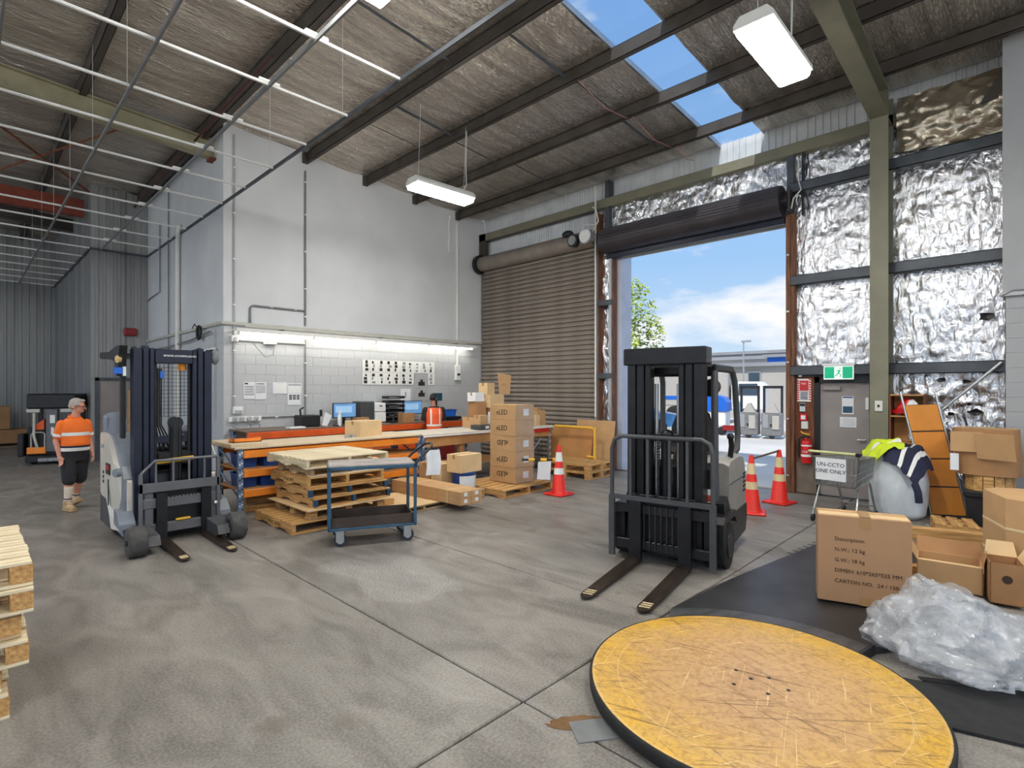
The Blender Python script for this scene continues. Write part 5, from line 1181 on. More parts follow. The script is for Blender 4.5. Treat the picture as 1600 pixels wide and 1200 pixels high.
# ---- things on the benches
carton('pale carton standing on the front packing bench', *atY(563, 678, 8.5)[:2], 1.0, .5, .42, .27, R(10), 'card_light')
t = thing('tape_roll', 'two small tape rolls on the front packing bench', 'tape', (4.65, 8.45, 1.0)); MB().lathe([(.03, 0), (.05, 0), (.05, .05), (.03, .05), (.03, 0)], 18, cap=False).build('roll', 'alu', t); MB().lathe([(.03, 0), (.05, 0), (.05, .05), (.03, .05), (.03, 0)], 18, (.12, .04, 0), cap=False).build('roll', 'alu', t)
t = thing('hand_stacker', 'orange plastic stacking tray at the left end of the front bench', 'tray', (3.0, 8.5, 1.05)); MB().box(-.2, .2, -.1, .1, 0, .012).box(-.2, .2, -.1, -.09, 0, .06).box(-.2, -.19, -.1, .1, 0, .06).box(.19, .2, -.1, .1, 0, .06).build('tray_body', 'orange', t)
def monitor(label, x0, x1, z0, z1, y=10.95):
    t = thing('computer_monitor', label, 'monitor', ((x0+x1)/2, y, 1.056)); w = (x1-x0)/2; a, b = z0-1.056, z1-1.056
    MB().box(-w, w, 0, .04, a, b, .006).build('bezel', 'black', t); s = MB().box(-w+.015, w-.015, -.003, 0, a+.02, b-.015).build('screen', 'screen', t)
    MB().box(-w*.8, w*.6, -.0045, -.003, a+(b-a)*.35, a+(b-a)*.8).build('screen_window', 'screen_win', s)
    MB().box(-.03, .03, .03, .06, .01, a+.1).build('stand_neck', 'black', t); MB().box(-.12, .12, -.06, .1, 0, .012, .004).build('stand_foot', 'black', t)
monitor('left computer monitor on the rear bench', 5.68, 6.24, 1.2, 1.53); monitor('right computer monitor beside the man in the vest', 7.5, 8.05, 1.22, 1.55)
pr = thing('office_printer', 'black and white printer between the two monitors', 'printer', (6.6, 10.85, 1.056))
MB().box(-.3, .05, 0, .4, 0, .5, .02).build('body', 'chargrey', pr); MB().box(.05, .34, -.02, .4, .02, .25, .012).build('paper_drawer', 'white', pr); MB().box(.05, .34, -.01, .4, .26, .46, .012).build('top_unit', 'white', pr); MB().box(.16, .24, -.025, -.02, .38, .4).build('control_panel', 'ink', pr)
lt = thing('letter_tray_stack', 'stack of six black letter trays on the rear bench', 'tray', (7.25, 10.85, 1.056))
for k in range(6):
    z = k*.105+.03; q = MB().box(-.22, .22, 0, .3, z, z+.008).box(-.22, -.212, 0, .3, z, z+.06).box(.212, .22, 0, .3, z, z+.06).box(-.22, .22, .292, .3, z, z+.06).box(-.22, .22, -.004, .004, z, z+.028).build('tray', 'black', lt)
    if k % 2: MB().box(-.18, .1, .02, .28, z+.01, z+.03).build('paper_stack', 'paper', q)
kb = thing('computer_keyboard', 'black keyboard in front of the left monitor', 'keyboard', (5.75, 10.6, 1.056)); MB().box(-.22, .22, -.08, .08, 0, .02, .005).build('case', 'black', kb); MB().box(-.2, .2, -.065, .065, .02, .026).build('keys', 'chargrey', kb)
hs = thing('label_printer', 'black label printer with white paper at the left of the rear bench', 'printer', (5.1, 10.9, 1.056))
MB().box(-.22, .2, -.15, .2, 0, .24, .02).build('body', 'black', hs); MB().cyl((.28, 0, .2), (.28, 0, .34), .03).build('horn', 'black', hs); MB().prism([(.2, .02), (.28, .3), (.42, .22), (.32, .0)], 'y', -.2, -.19).build('paper_tongue', 'paper', hs); MB().tube([(-.2, -.1, .2), (-.22, -.1, .36), (-.15, -.1, .4)], .02, 6).build('arm', 'black', hs)
sb = thing('spray_bottle', 'white plastic bottle beside the black label printer', 'bottle', (5.62, 10.55, 1.056)); MB().lathe([(.035, 0), (.04, .02), (.04, .22), (.018, .26), (.018, .28)], 16).build('bottle_body', 'white', sb, 40); MB().box(-.02, .04, -.012, .012, .28, .32).build('nozzle', 'white', sb)
tag(MB().at((4.7, 10.6, 1.056), R(5)).box(-.16, .16, -.1, .1, 0, .03, .004).build('paper_pile', 'paper'), 'flat pile of papers on the left of the rear bench', 'papers')
carton('small brown carton between the monitor and the pale bench carton', 6.0, 10.5, 1.056, .3, .2, .16, 0, 'card_dark')
carton('small taped carton in front of the right monitor', 7.15, 10.45, 1.056, .3, .25, .22, R(-6), 'card_dark')
t = thing('handheld_scanner', 'black handheld scanner cradle beside the small taped carton', 'scanner', (6.95, 10.55, 1.056)); MB().box(-.06, .06, -.06, .06, 0, .05, .01).build('cradle', 'black', t); MB().tube([(0, 0, .05), (.02, 0, .16), (.06, -.05, .2)], .03, 8).build('scanner_body', 'black', t, 50)
t = thing('storage_bin', 'bright blue plastic bin right of the man in the vest', 'bin', (8.62, 10.65, 1.15)); MB().prism([(-.16, 0), (.16, 0), (.2, .17), (-.2, .17)], 'y', -.12, .12).build('bin_body', 'blue', t); MB().box(-.21, .21, -.14, .14, .15, .17, .004).build('rim', 'blue', t)
t = thing('bench_scale', 'black bench scale under the bright blue bin', 'scale', (8.62, 10.65, 1.056)); MB().box(-.3, .3, -.2, .2, .02, .09, .01).build('platform', 'black', t); MB().box(-.25, .25, -.15, .15, 0, .02).build('base', 'dark_metal', t)
t = thing('wall_scanner_display', 'teal display screen on an arm right of the man in the vest', 'display', (8.55, 11.0, 1.056)); MB().box(-.02, .02, 0, .03, 0, .5).build('pole', 'dark_metal', t); MB().box(-.14, .14, -.06, -.02, .48, .68, .01).build('case', pm('teal_case', rgb(28, 78, 96), .4), t)
# carton heap on the second bench by the shutter
Y2 = 8.7
heap = [('white carton with a small print on the heap', 7.95, 8.85, 1.56, .28, .26, .2, 2, 'white'), ('brown carton with white spots under the white carton', 7.98, 8.85, 1.22, .3, .28, .335, 0, 'card_dark'), ('flat brown carton at the foot of the heap', 7.85, 8.8, .986, .5, .35, .23, 4, 'card'), ('large brown carton behind the marked stack', 8.38, 8.75, .986, .55, .4, .42, -3, 'card'), ('square brown carton high in the heap', 8.35, 8.8, 1.41, .5, .35, .3, 6, 'card_light'), ('tilted open carton topping the heap', 8.36, 8.9, 1.715, .3, .25, .26, 12, 'card_light')]
for lab, x, y, z, w, d, h, a, mt_ in heap: carton(lab, x, y, z, w, d, h, R(a), mt_)
t = thing('cardboard_flap', 'upright loose cardboard piece on top of the heap', 'cardboard', (8.7, 8.86, 1.715), R(-10)); MB().prism([(0, 0), (.3, 0), (.34, .44), (-.04, .5)], 'y', 0, .008).build('card_piece', 'card', t); MB().tube([(.05, -.002, .2), (.12, -.004, .25), (.2, -.002, .2)], .004, 5).build('torn_line', 'card_dark', t)
carton('flat-topped carton standing on the grey scale', 7.55, 8.25, 1.09, .24, .2, .2, R(3), 'card')
t = thing('parcel_scale', 'grey parcel scale with a white display on the second bench', 'scale', (7.7, 8.35, .986)); MB().box(-.2, .2, -.16, .16, .01, .1, .01).build('platform', 'chargrey', t); MB().box(-.06, .04, -.165, -.16, .03, .08).build('display', 'white', t); MB().box(-.15, .15, -.12, .12, 0, .01).build('feet', 'black', t)
t = thing('paper_sheets', 'loose white sheets standing behind the parcel scale', 'papers', (7.95, 8.42, .986)); MB().box(0, .14, 0, .02, 0, .36).build('sheet', 'paper', t); MB().at((.05, -.1, 0), R(20)).box(-.1, .1, 0, .004, .05, .2).build('sheet', 'paper', t)
carton('small carton right of the marked stack on the bench', 9.05, 8.3, .986, .2, .2, .26, R(3), 'card_light'); carton('narrow pale carton next to the tall brown carton on the bench end', 9.32, 8.28, .986, .14, .2, .24, 0, 'card_light')
carton('tall brown carton with a raised flap on the bench end', 9.5, 8.4, .986, .28, .3, .34, R(-4), 'card'); carton('small carton on top of the tall bench-end carton', 9.58, 8.48, 1.328, .14, .14, .07, R(5), 'card')
# cage trolley and clutter under the bench end
cgx = thing('wire_cage', 'dark wire cage with red and grey bags under the bench end', 'cage', (8.75, 8.3, 0))
m_ = MB()
for k in range(16): m_.cyl((k*.055, 0, .05), (k*.055, 0, .8), .004, n=4, cap=False)
for k in range(8): m_.cyl((0, 0, .05+k*.105), (.83, 0, .05+k*.105), .004, n=4, cap=False)
m_.build('wire_mesh', 'dark_metal', cgx); MB().box(0, .85, .02, .6, .0, .03).build('cage_floor', 'dark_metal', cgx)
for i, (x, z, mt_) in enumerate(((.2, .12, 'pvc_dark'), (.5, .14, 'greyshell'), (.35, .38, 'redvalve'), (.62, .36, 'pvc_dark'))):
    o = MB().ball((0, 0, 0), (.2, .16, .12), 12, 8).build('stuffed_bag', mt_, None, 60); o.location = (8.75+x, 8.62, z+.035); tag(o, ['grey bag at the bottom left of the wire cage', 'blue-grey bag at the bottom right of the wire cage', 'dark red bag on top in the wire cage', 'grey bag on top right in the wire cage'][i], 'bag')
MB().cyl((.15, -.03, .15), (.75, -.03, .7), .012, n=6).build('stick', 'pvc', cgx)

# ================================================================== CONES
def cone(label, x, y, red='cone', stripe='reflect', rz=0):
    t = thing('traffic_cone', label, 'traffic cone', (x, y, 0), rz, 'traffic cones'); h = .86
    MB().box(-.2, .2, -.2, .2, 0, .035, .015).build('base', red, t)
    def rad(z): return .135-.105*(z/h)
    MB().lathe([(rad(0)+.02, .03), (rad(.05), .06), (rad(.84), .84), (rad(.86)*.8, h), (.0005, h)], 24, cap=False).build('body', red, t, 40)
    for a, b in ((.36, .47), (.58, .74)): MB().lathe([(rad(a)+.003, a), (rad(b)+.003, b)], 24, cap=False).build('reflective_band', stripe, t, 40)
    return t
dg = thing('floor_drain', 'dark slotted drain strip set in the floor near the loading ramp', 'drain'); da, db = U(1233, 867), U(1288, 844)
for k in range(15): q0 = da.lerp(db, k/14); MB().at((q0.x, q0.y, 0), math.atan2((db-da).y, (db-da).x)+PI/2).box(-.05, .05, -.012, .012, .0, .003).build('drain_slot', 'black' if k % 2 else 'pvc_dark', dg)
cone('red cone with white bands beside the tall carton stack', 7.3, 5.95)
cone('red cone with cream bands half hidden behind the forklift', 8.22, 3.02, 'cone', 'reflect_y', R(20)); cone('red cone with cream bands standing in front of the timber post', 9.25, 2.96, 'cone', 'reflect_y', R(-10))
bp_ = thing('barrier_pole', 'dark pole resting across the two cones at the doorway', 'pole'); MB().cyl((8.2, 3.02, .80), (9.27, 2.97, .84), .016, n=8).build('pole_tube', 'bark', bp_)
bp2 = thing('barrier_bar', 'black and yellow barrier bar fixed to the first cone', 'barrier', (7.36, 5.98, .6), R(150))
for k in range(6): MB().cyl((.03+k*.11, 0, .0+k*.004), (.14+k*.11, 0, .004+k*.004), .02 if k % 2 else .026, n=10).build('bar_section', 'black' if k % 2 else 'yellow', bp2)
pp = thing('hanging_notice', 'white paper notice hanging from the barrier bar', 'notice', (7.08, 6.1, .28), R(-30)); MB().prism([(-.13, 0), (.11, -.02), (.13, .3), (-.11, .3)], 'y', 0, .004).build('sheet', 'paper', pp); MB().box(-.08, .08, -.002, 0, .1, .22).build('faint_print', 'greyink', pp) if False else None
# far pallet of cartons at the left
make_pallet('pallet under the cartons in the far left bay', (-.35, 23.2, 0), 0, 1.9, 1.1, .14, 6, mats=('old_x', 'old_y'), group='timber pallets')
for i, (x, z, w, h) in enumerate(((-.3, .142, .95, .42), (.68, .142, .85, .4), (-.25, .563, .75, .72), (.52, .563, .62, .72))):
    carton(['left lower carton on the far left pallet', 'right lower carton on the far left pallet', 'left upper carton on the far left pallet', 'right upper carton on the far left pallet'][i], x, 23.3, z, w, .8, h, 0, 'card_dark')
t = thing('dark_bundle', 'dark bundled cover on top of the far left cartons', 'bundle', (0, 23.6, 1.284)); MB().ball((0, 0, .13), (.3, .25, .16), 12, 8).build('bundle_body', 'cloth_black', t, 60); MB().tube([(-.25, 0, .15), (0, -.24, .2), (.25, 0, .15)], .02, 6).build('tie', 'redvalve', t)
carton('tall carton standing beside the grey far door', 3.05, 16.6, 0, .45, .35, 1.0, R(3), 'card'); carton('carton on top of the tall one beside the grey far door', 3.05, 16.62, 1.002, .42, .33, .8, R(-2), 'card')
# ================================================================== RIGHT FOREGROUND CLUTTER
bx = thing('large_carton', 'large brown carton with printed weights standing beside the film heap', 'box', (5.12, 1.33, .05), math.atan2(-.64, .2))
W_, D2, H_ = .66, .26, .73
MB().box(0, W_, 0, D2, 0, H_, .006).build('carton_body', 'card_big', bx)
MB().box(.01, W_-.01, .01, D2*.55, H_, H_+.004).build('top_flap', 'card_light', bx); MB().box(.01, W_-.01, D2*.62, D2-.01, H_, H_+.004).build('top_flap', 'card', bx)
MB().box(W_*.46, W_*.58, -.0018, 0, H_-.1, H_).box(W_*.46, W_*.58, 0, D2, H_+.004, H_+.006).box(W_*.46, W_*.58, -.0018, 0, 0, .07).build('tape', 'tape', bx)
for k, s in enumerate(('Description:', 'N.W.: 12 kg', 'G.W.: 18 kg', 'DIMEN: 610*265*525 MM', 'CARTON NO.  24 / 150')):
    text('lettering', s, .044, 'ink_brown', bx, (.125, -.002, .52-k*.088), (PI/2, 0, 0))
# crumpled heap of stretch film
fh = thing('stretch_film_heap', 'large crumpled heap of clear stretch film at the right edge', 'plastic film', (4.78, .44, .05))
def crumple(cx, cy, rx, ry, rz, sd, nu=90, nv=40):
    rows = []
    for j in range(nv+1):
        v = j/nv; th = v*PI*.5; row = []
        for i in range(nu+1):
            a = 2*PI*(i % nu)/nu; dx, dy, dz = math.cos(a)*math.cos(th), math.sin(a)*math.cos(th), math.sin(th)
            p_ = Vector((dx*1.6, dy*1.6, dz*1.6+sd))
            w2 = Vector((noise.noise(p_*1.3+Vector((7, 0, 0))), noise.noise(p_*1.3+Vector((0, 7, 0))), noise.noise(p_*1.3)))*.8
            vd = noise.voronoi(p_*1.5+w2*.5)[0]; vd2 = noise.voronoi(p_*3.6+w2)[0]
            r_ = .86+.26*noise.noise(p_*.9)+.34*(vd[0])+.10*vd2[0]
            row.append((cx+dx*rx*r_, cy+dy*ry*r_, .025+dz*rz*r_*(1 if v > .06 else 1)))
        rows.append(row)
    return rows
MB().quads(crumple(0, 0, .5, .42, .34, 1)).build('film_outer', 'wrap', fh, 25)
MB().quads(crumple(.02, .02, .42, .34, .27, 5)).build('film_inner', 'wrap', fh, 25)
MB().quads(crumple(-.02, -.3, .36, .3, .26, 9)).build('film_fold', 'wrap', fh, 25)
MB().quads(crumple(.3, .12, .24, .2, .3, 13)).build('film_fold', 'wrap', fh, 25)
MB().quads(crumple(-.25, -.08, .3, .34, .2, 17)).build('film_fold', 'wrap', fh, 25)
# open carton with flaps up, and a loose one beside it
oc = thing('open_carton', 'open brown carton with its flaps up behind the film heap', 'box', (6.2, .78, .03), R(-84))
w, d, h = .46, .36, .24; th = .006
MB().box(0, w, 0, th, 0, h).box(0, w, d-th, d, 0, h).box(0, th, 0, d, 0, h).box(w-th, w, 0, d, 0, h).box(0, w, 0, d, 0, th).build('carton_body', 'card', oc)
MB().add([(0, d, h), (w, d, h), (w+.01, d+.06, h+.13), (-.01, d+.06, h+.13)], [(0, 1, 2, 3)]).build('back_flap', 'card_dark', oc)
MB().add([(0, 0, h), (0, d, h), (-.06, d+.01, h+.11), (-.06, -.01, h+.11)], [(0, 1, 2, 3)]).build('left_flap', 'card', oc)
MB().add([(w, 0, h), (w, d, h), (w+.03, d, h+.13), (w+.03, 0, h+.13)], [(0, 1, 2, 3)]).build('right_flap', 'card_dark', oc)
MB().add([(0, .0, h), (w, 0, h), (w, .14, h-.02), (0, .14, h-.02)], [(0, 1, 2, 3)]).build('front_flap', 'card_light', oc)
oc2 = thing('open_carton', 'narrow open carton with a pale flap right of the open brown carton', 'box', (6.12, .27, .03), R(-80))
w, d, h = .22, .3, .34
MB().box(0, w, 0, th, 0, h).box(0, w, d-th, d, 0, h).box(0, th, 0, d, 0, h).box(w-th, w, 0, d, 0, h).box(0, w, 0, d, 0, th).build('carton_body', 'card_dark', oc2)
MB().add([(w, 0, h), (w, d, h), (w+.09, d, h+.17), (w+.09, 0, h+.17)], [(0, 1, 2, 3)]).build('side_flap', 'card_light', oc2); MB().add([(0, d, h), (w, d, h), (w-.02, d+.05, h+.12), (.02, d+.05, h+.12)], [(0, 1, 2, 3)]).build('back_flap', 'card_light', oc2)
MB().cyl((w*.5, -.003, h*.62), (w*.5, 0, h*.62), .035, n=16).build('printed_mark', 'ink_brown', oc2)
# strapped tall carton at the frame edge
sc = thing('strapped_carton', 'tall octagonal strapped carton cut by the right edge', 'box', (6.95, -.12, .02), R(20))
w = .42; c8 = .16; poly = [(-w+c8, -w), (w-c8, -w), (w, -w+c8), (w, w-c8), (w-c8, w), (-w+c8, w), (-w, w-c8), (-w, -w+c8)]
MB().prism(poly, 'z', 0, .84).build('carton_body', 'card', sc)
for z in (.28, .56): MB().prism([(x*1.006, y*1.006) for x, y in poly], 'z', z, z+.022).build('strap', 'reflect_y', sc)
MB().add([(-w, -w+c8, .84), (-w, w-c8, .84), (-w-.03, w-c8, .86), (-w-.03, -w+c8, .86)], [(0, 1, 2, 3)]).build('torn_edge', 'paper', sc)
MB().add([(-w-.002, -w+c8+.04, .84), (-w-.002, w-c8-.2, .84), (-w-.002, w-c8-.2, .1), (-w-.002, -w+c8+.04, .1)], [(0, 1, 2, 3)]).build('pale_liner', 'card_light', sc)
MB().box(-.3, -.05, -.2, -.05, .84, .87).box(0, .2, -.25, -.1, .84, .9).build('packing_blocks', 'wood_x', sc)
tag(MB().at((5.6, -.38, 0), R(15)).box(-.3, .3, -.2, .2, .0, .25, .03).build('plastic_crate_lid', 'bag'), 'pale plastic tub cut by the right edge behind the film heap', 'tub')
# timber, small pallet, wrapped poles behind
tmb = thing('timber_stack', 'two thick timber bearers lying behind the printed carton', 'timber', (7.55, 1.2, 0), R(-74))
MB().box(0, .95, 0, .12, .13, .26, .006).build('upper_bearer', 'wood_x', tmb); MB().box(.02, .97, .0, .13, 0, .128, .006).build('lower_bearer', 'old_x', tmb)
tag(MB().at((6.3, 1.08, .03), R(-60)).box(0, .42, 0, .1, .0, .1, .005).build('timber_offcut', 'wood_x'), 'short timber offcut between the two cartons', 'offcut')
tag(MB().at((6.12, .98, .035), R(-70)).box(0, .35, 0, .07, .0, .05, .005).build('timber_batten', 'pale_x'), 'pale batten lying in front of the short timber offcut', 'offcut')
make_pallet('small broken pallet lying beside the wrapped poles', (8.4, .45, 0), R(12), .55, .42, .2, 3, 'block', mats=('wood_x', 'wood_y'), group='timber pallets')
for i in range(4):
    t = thing('wrapped_pole_bundle', ['nearest film-wrapped pole bundle on the floor', 'second film-wrapped pole bundle on the floor', 'third film-wrapped pole bundle on the floor', 'rearmost film-wrapped pole bundle on the floor'][i], 'wrapped poles', (0, 0, 0), 0, 'film wrapped poles')
    a, b = Vector((7.75+i*.1, .26-i*.17, .1)), Vector((9.25, .3-i*.155, .16+.08*i))
    pts = [a.lerp(b, k/14)+Vector((0, .02*noise.noise((k*.8, i, 0)), .03*noise.noise((k*.9, i, 4)))) for k in range(15)]
    MB().tube(pts, [.068+.012*noise.noise((k*1.3, i, 9)) for k in range(15)], 12).build('film_wrap', 'bag' if i % 2 else 'wrap', t, 30); MB().tube(pts, .045, 8).build('pole', 'galv' if i % 2 else 'card_dark', t, 50)
# black crate with slumped cartons
cr_ = thing('black_crate', 'black crate carrying slumped cartons beside the block pier', 'crate', (9.45, .4, 0), R(0)); MB().box(-.28, .28, -.24, .24, .06, .5, .02).build('crate_body', 'black', cr_); MB().box(-.31, .31, -.27, .27, .44, .52, .015).build('rim', 'black', cr_); MB().box(-.29, .29, -.25, .25, 0, .06).build('base_skid', 'old_y', cr_)
bk_ = thing('slatted_basket', 'curved wooden slatted basket on the black crate', 'basket', (9.45, .42, .522))
for k in range(14):
    a = 2*PI*k/14; MB().at((.24*math.cos(a), .24*math.sin(a), 0), a).box(-.008, .008, -.05, .05, 0, .2).build('stave', 'wood_y', bk_)
MB().lathe([(.0005, .005), (.23, .005)], 20, cap=False).build('basket_floor', 'old_x', bk_)
cs = thing('slumped_carton', 'large rounded brown carton slumped on the slatted basket', 'box', (9.45, .44, .725), R(-6))
rows = []
for k in range(13):
    v = k/12; row = []
    for i in range(33):
        a = 2*PI*(i % 32)/32; sx = .3+.02*noise.noise((a, v*2, 1)); r_ = (abs(math.cos(a))**3+abs(math.sin(a))**3)**(-1/3)
        row.append((.27*r_*math.cos(a)*(1-.08*abs(v-.5)), .34*r_*math.sin(a)*(1-.06*abs(v-.4))+.02*v, .6*v))
    rows.append(row)
MB().quads(rows).build('carton_wall', 'card_dark', cs, 50); MB().add([r for r in rows[12][:-1]], [tuple(range(32))]).build('carton_top', 'card', cs)
MB().at((-.3, -.06, .22), R(-12), 0, R(-14)).box(-.01, .0, -.27, .12, 0, .34).build('folded_flap', 'card', cs); MB().box(-.302, -.292, .0, .33, .3, .56).build('front_panel', 'card', cs)
MB().at((-.31, .24, .05)).box(-.005, 0, 0, .09, 0, .22).build('paper_label', 'paper', cs)
sb2 = thing('wall_shelf_board', 'brown timber rail along the foil wall behind the cartons', 'rail'); MB().box(XW-.12, XW-.07, .35, 1.15, 1.02, 1.15).build('rail_board', 'timber_red', sb2)
# leaning orange ribbed panel
op_ = thing('orange_screen', 'tall orange ribbed panel leaning sideways against the shelf', 'panel', (9.74, 1.06, .04))
A0, A1 = Vector((0, 0, 0)), Vector((.1, .34, 1.56)); wv = Vector((.05, -.40, .03)); nn = (A1-A0).cross(wv).normalized(); nn = nn if nn.x < 0 else -nn
def pq(u, v, o=0): return tuple(A0+(A1-A0)*v+wv*u+nn*o)
for k in range(4):
    v0, v1 = k/4+.006, (k+1)/4-.006
    MB().add([pq(u, v, o) for o in (0, .03) for u, v in ((.04, v0), (.96, v0), (.96, v1), (.04, v1))], [(0, 1, 2, 3), (4, 7, 6, 5), (0, 4, 5, 1), (1, 5, 6, 2), (2, 6, 7, 3), (3, 7, 4, 0)]).build('ribbed_section', 'panel_or', op_)
    if k: 
        for q in range(14): MB().add([pq(.08+q*.062, k/4-.004, .032), pq(.12+q*.062, k/4-.004, .032), pq(.12+q*.062, k/4+.008, .032), pq(.08+q*.062, k/4+.008, .032)], [(0, 1, 2, 3)]).build('perforation', 'ink_brown', op_)
for u in (0, 1): MB().tube([pq(u, -.01, .015), pq(u, 1.12 if u == 0 else 1.1, .015)], .014, 6).build('edge_rail', 'alu', op_)
MB().add([pq(u, v, 0) for u, v in ((0, 0), (1, 0), (1, 1), (0, 1))], [(0, 1, 2, 3)]).build('back_sheet', 'dark_metal', op_)
# narrow shelf unit with red bag
sh = thing('narrow_shelf_unit', 'narrow red-brown open shelf unit behind the clothes sack', 'shelf', (9.9, 1.15, 0))
MB().box(0, .32, 0, .02, 0, 1.76).box(0, .32, .42, .44, 0, 1.76).build('side_panel', 'timber_red', sh); MB().box(.3, .315, .02, .42, 0, 1.76).build('back_panel', 'board', sh)
for z in (.05, .5, 1.02, 1.42, 1.74): MB().box(0, .3, .02, .42, z, z+.02).build('shelf_board', 'board', sh)
t = thing('red_bag', 'red and white crumpled bag on the upper shelf', 'bag', (10.02, 1.37, 1.445)); MB().quads(crumple(0, 0, .1, .15, .18, 21, 40, 18)).build('bag_body', 'red', t, 50); MB().quads(crumple(-.03, -.06, .11, .1, .19, 25, 30, 14)).build('white_lining', 'white', t, 50)
t = thing('foil_roll', 'crumpled foil piece on the middle shelf', 'foil', (10.0, 1.3, 1.045)); MB().quads(crumple(0, 0, .06, .06, .2, 31, 30, 14)).build('foil_body', 'foil_wall', t, 30); MB().cyl((0, 0, 0), (0, 0, .12), .03).build('core', 'card', t)
# sack with clothes
sk2 = thing('plastic_sack', 'big translucent plastic sack standing before the olive column', 'sack', (9.47, 1.42, 0))
rows = []
for k in range(27):
    v = k/26; row = []
    for i in range(41):
        a = 2*PI*(i % 40)/40; r_ = (.33+.03*math.sin(v*3.1)-.05*max(0, v-.85)*6)*(1+.04*noise.noise((math.cos(a)*2, math.sin(a)*2, v*5)))*(1-.25*max(0, .06-v)/.06)
        row.append((r_*math.cos(a), r_*math.sin(a), .93*v))
    rows.append(row)
MB().quads(rows).add([r for r in rows[-1][:-1]], [tuple(range(40))]).build('sack_body', 'bag', sk2, 60); MB().tube([(.30*math.cos(a*PI/12), .30*math.sin(a*PI/12), .9+.02*math.sin(a*1.7)) for a in range(24)], .02, 6, closed=True).build('sack_rim', 'bag', sk2, 60)
def cloth_patch(cx, cy, cz, rx, ry, drop, sd, rz=0, n=30):
    rows = []
    for j in range(n+1):
        row = []
        for i in range(n+1):
            u, v = 2*i/n-1, 2*j/n-1; x, y = u*rx, v*ry
            X_, Y_ = x*math.cos(rz)-y*math.sin(rz), x*math.sin(rz)+y*math.cos(rz)
            e = max(0, math.hypot((X_+cx-9.47), (Y_+cy-1.42))-.30)
            z = cz+.06*noise.noise((X_*7, Y_*7, sd))+.09*abs(noise.noise((X_*4, Y_*4, sd+4)))+.02*noise.noise((X_*16, Y_*16, sd))-e*drop
            sq = 1/(1+1.2*e)
            row.append((cx+X_*sq, cy+Y_*sq, z))
        rows.append(row)
    return rows
t = thing('hivis_jacket', 'fluorescent yellow work jacket crumpled on the sack', 'jacket'); MB().quads(cloth_patch(9.3, 1.6, 1.06, .26, .24, 1.2, 3, .4)).build('jacket_body', 'hivis_yel', t, 60); MB().quads([[(p_[0]-.004, p_[1], p_[2]+.006) for p_ in r[10:14]] for r in cloth_patch(9.3, 1.6, 1.06, .26, .24, 1.2, 3, .4)]).build('reflective_tape', 'reflect', t, 60)
t = thing('navy_jacket', 'navy work jacket with white reflective bands draped over the sack front', 'jacket'); cp = cloth_patch(9.27, 1.24, 1.0, .3, .25, 1.5, 8, -.35, 44); MB().quads(cp).build('jacket_body', 'cloth_navy', t, 60)
for a, b in ((10, 15), (22, 27)): MB().quads([[(p_[0]-.008, p_[1], p_[2]+.006) for p_ in r[a:b]] for r in [list(c_) for c_ in zip(*cp)]]).build('reflective_tape', 'reflect', t, 60)
MB().tube([cp[3][2], (cp[3][2][0]-.05, cp[3][2][1]-.04, cp[3][2][2]-.1), (cp[3][2][0]-.04, cp[3][2][1]-.05, cp[3][2][2]-.24)], .045, 10).build('sleeve', 'cloth_navy', t, 60)
# litter
for i, (x, y) in enumerate(((9.2, .9), (8.9, 1.0), (9.0, .75))):
    o = MB().quads(crumple(0, 0, .07, .06, .05, 40+i*3, 20, 8)).build('plastic_scrap', 'wrap', None, 30); o.location = (x, y, -.02); tag(o, ['plastic scrap on the floor under the leaning panel', 'plastic scrap on the floor before the sack', 'plastic scrap beside the small broken pallet'][i], 'scrap')

# ================================================================== SHOPPING TROLLEY
st_ = thing('shopping_trolley', 'wire shopping trolley with a handwritten sign in front of the exit door', 'shopping trolley', (8.28, 1.95, 0), R(-98))
m_ = MB(); L = .8
def bk2(u, v, s): # basket side: u along length, v height
    w_ = .29-.07*u; z0 = .52+.06*u; z1 = .90-.03*u; return (s*(w_-.03*(1-v)), .02+L*u+.05*(v-1)*(u-.3), z0+(z1-z0)*v)
for s in (-1, 1):
    for k in range(22): m_.tube([bk2(k/21, 0, s), bk2(k/21, 1, s)], .005, 4)
    for v in (.25, .5, .75): m_.tube([bk2(0, v, s), bk2(1, v, s)], .005, 4)
for k in range(12):
    a = Vector(bk2(1, 0, -1)).lerp(Vector(bk2(1, 0, 1)), k/11); b = Vector(bk2(1, 1, -1)).lerp(Vector(bk2(1, 1, 1)), k/11); m_.tube([a, b], .005, 4)
    a = Vector(bk2(0, 0, -1)).lerp(Vector(bk2(0, 0, 1)), k/11); b = Vector(bk2(0, 1, -1)).lerp(Vector(bk2(0, 1, 1)), k/11); m_.tube([a, b], .005, 4)
    a = Vector(bk2(0, 0, -1)).lerp(Vector(bk2(0, 0, 1)), k/11); b = Vector(bk2(1, 0, -1)).lerp(Vector(bk2(1, 0, 1)), k/11); m_.tube([a, b], .005, 4)
m_.build('basket_wires', 'chrome', st_)
m_ = MB()
for v in (0, 1): m_.tube([bk2(0, v, -1), bk2(1, v, -1), bk2(1, v, 1), bk2(0, v, 1)], .010, 6, closed=True)
m_.build('basket_frame', 'chrome', st_, 50)
MB().tube([(-.31, -.04, .98), (.31, -.04, .98)], .018, 10).build('handle', pm('yellow_green_grip', rgb(206, 206, 150), .5), st_, 50); MB().box(.28, .34, -.07, .0, .95, 1.0, .01).build('coin_lock', 'black', st_)
for s in (-1, 1): MB().tube([(s*.31, -.04, .98), bk2(0, 1, s)], .012, 6).build('handle_stay', 'chrome', st_)
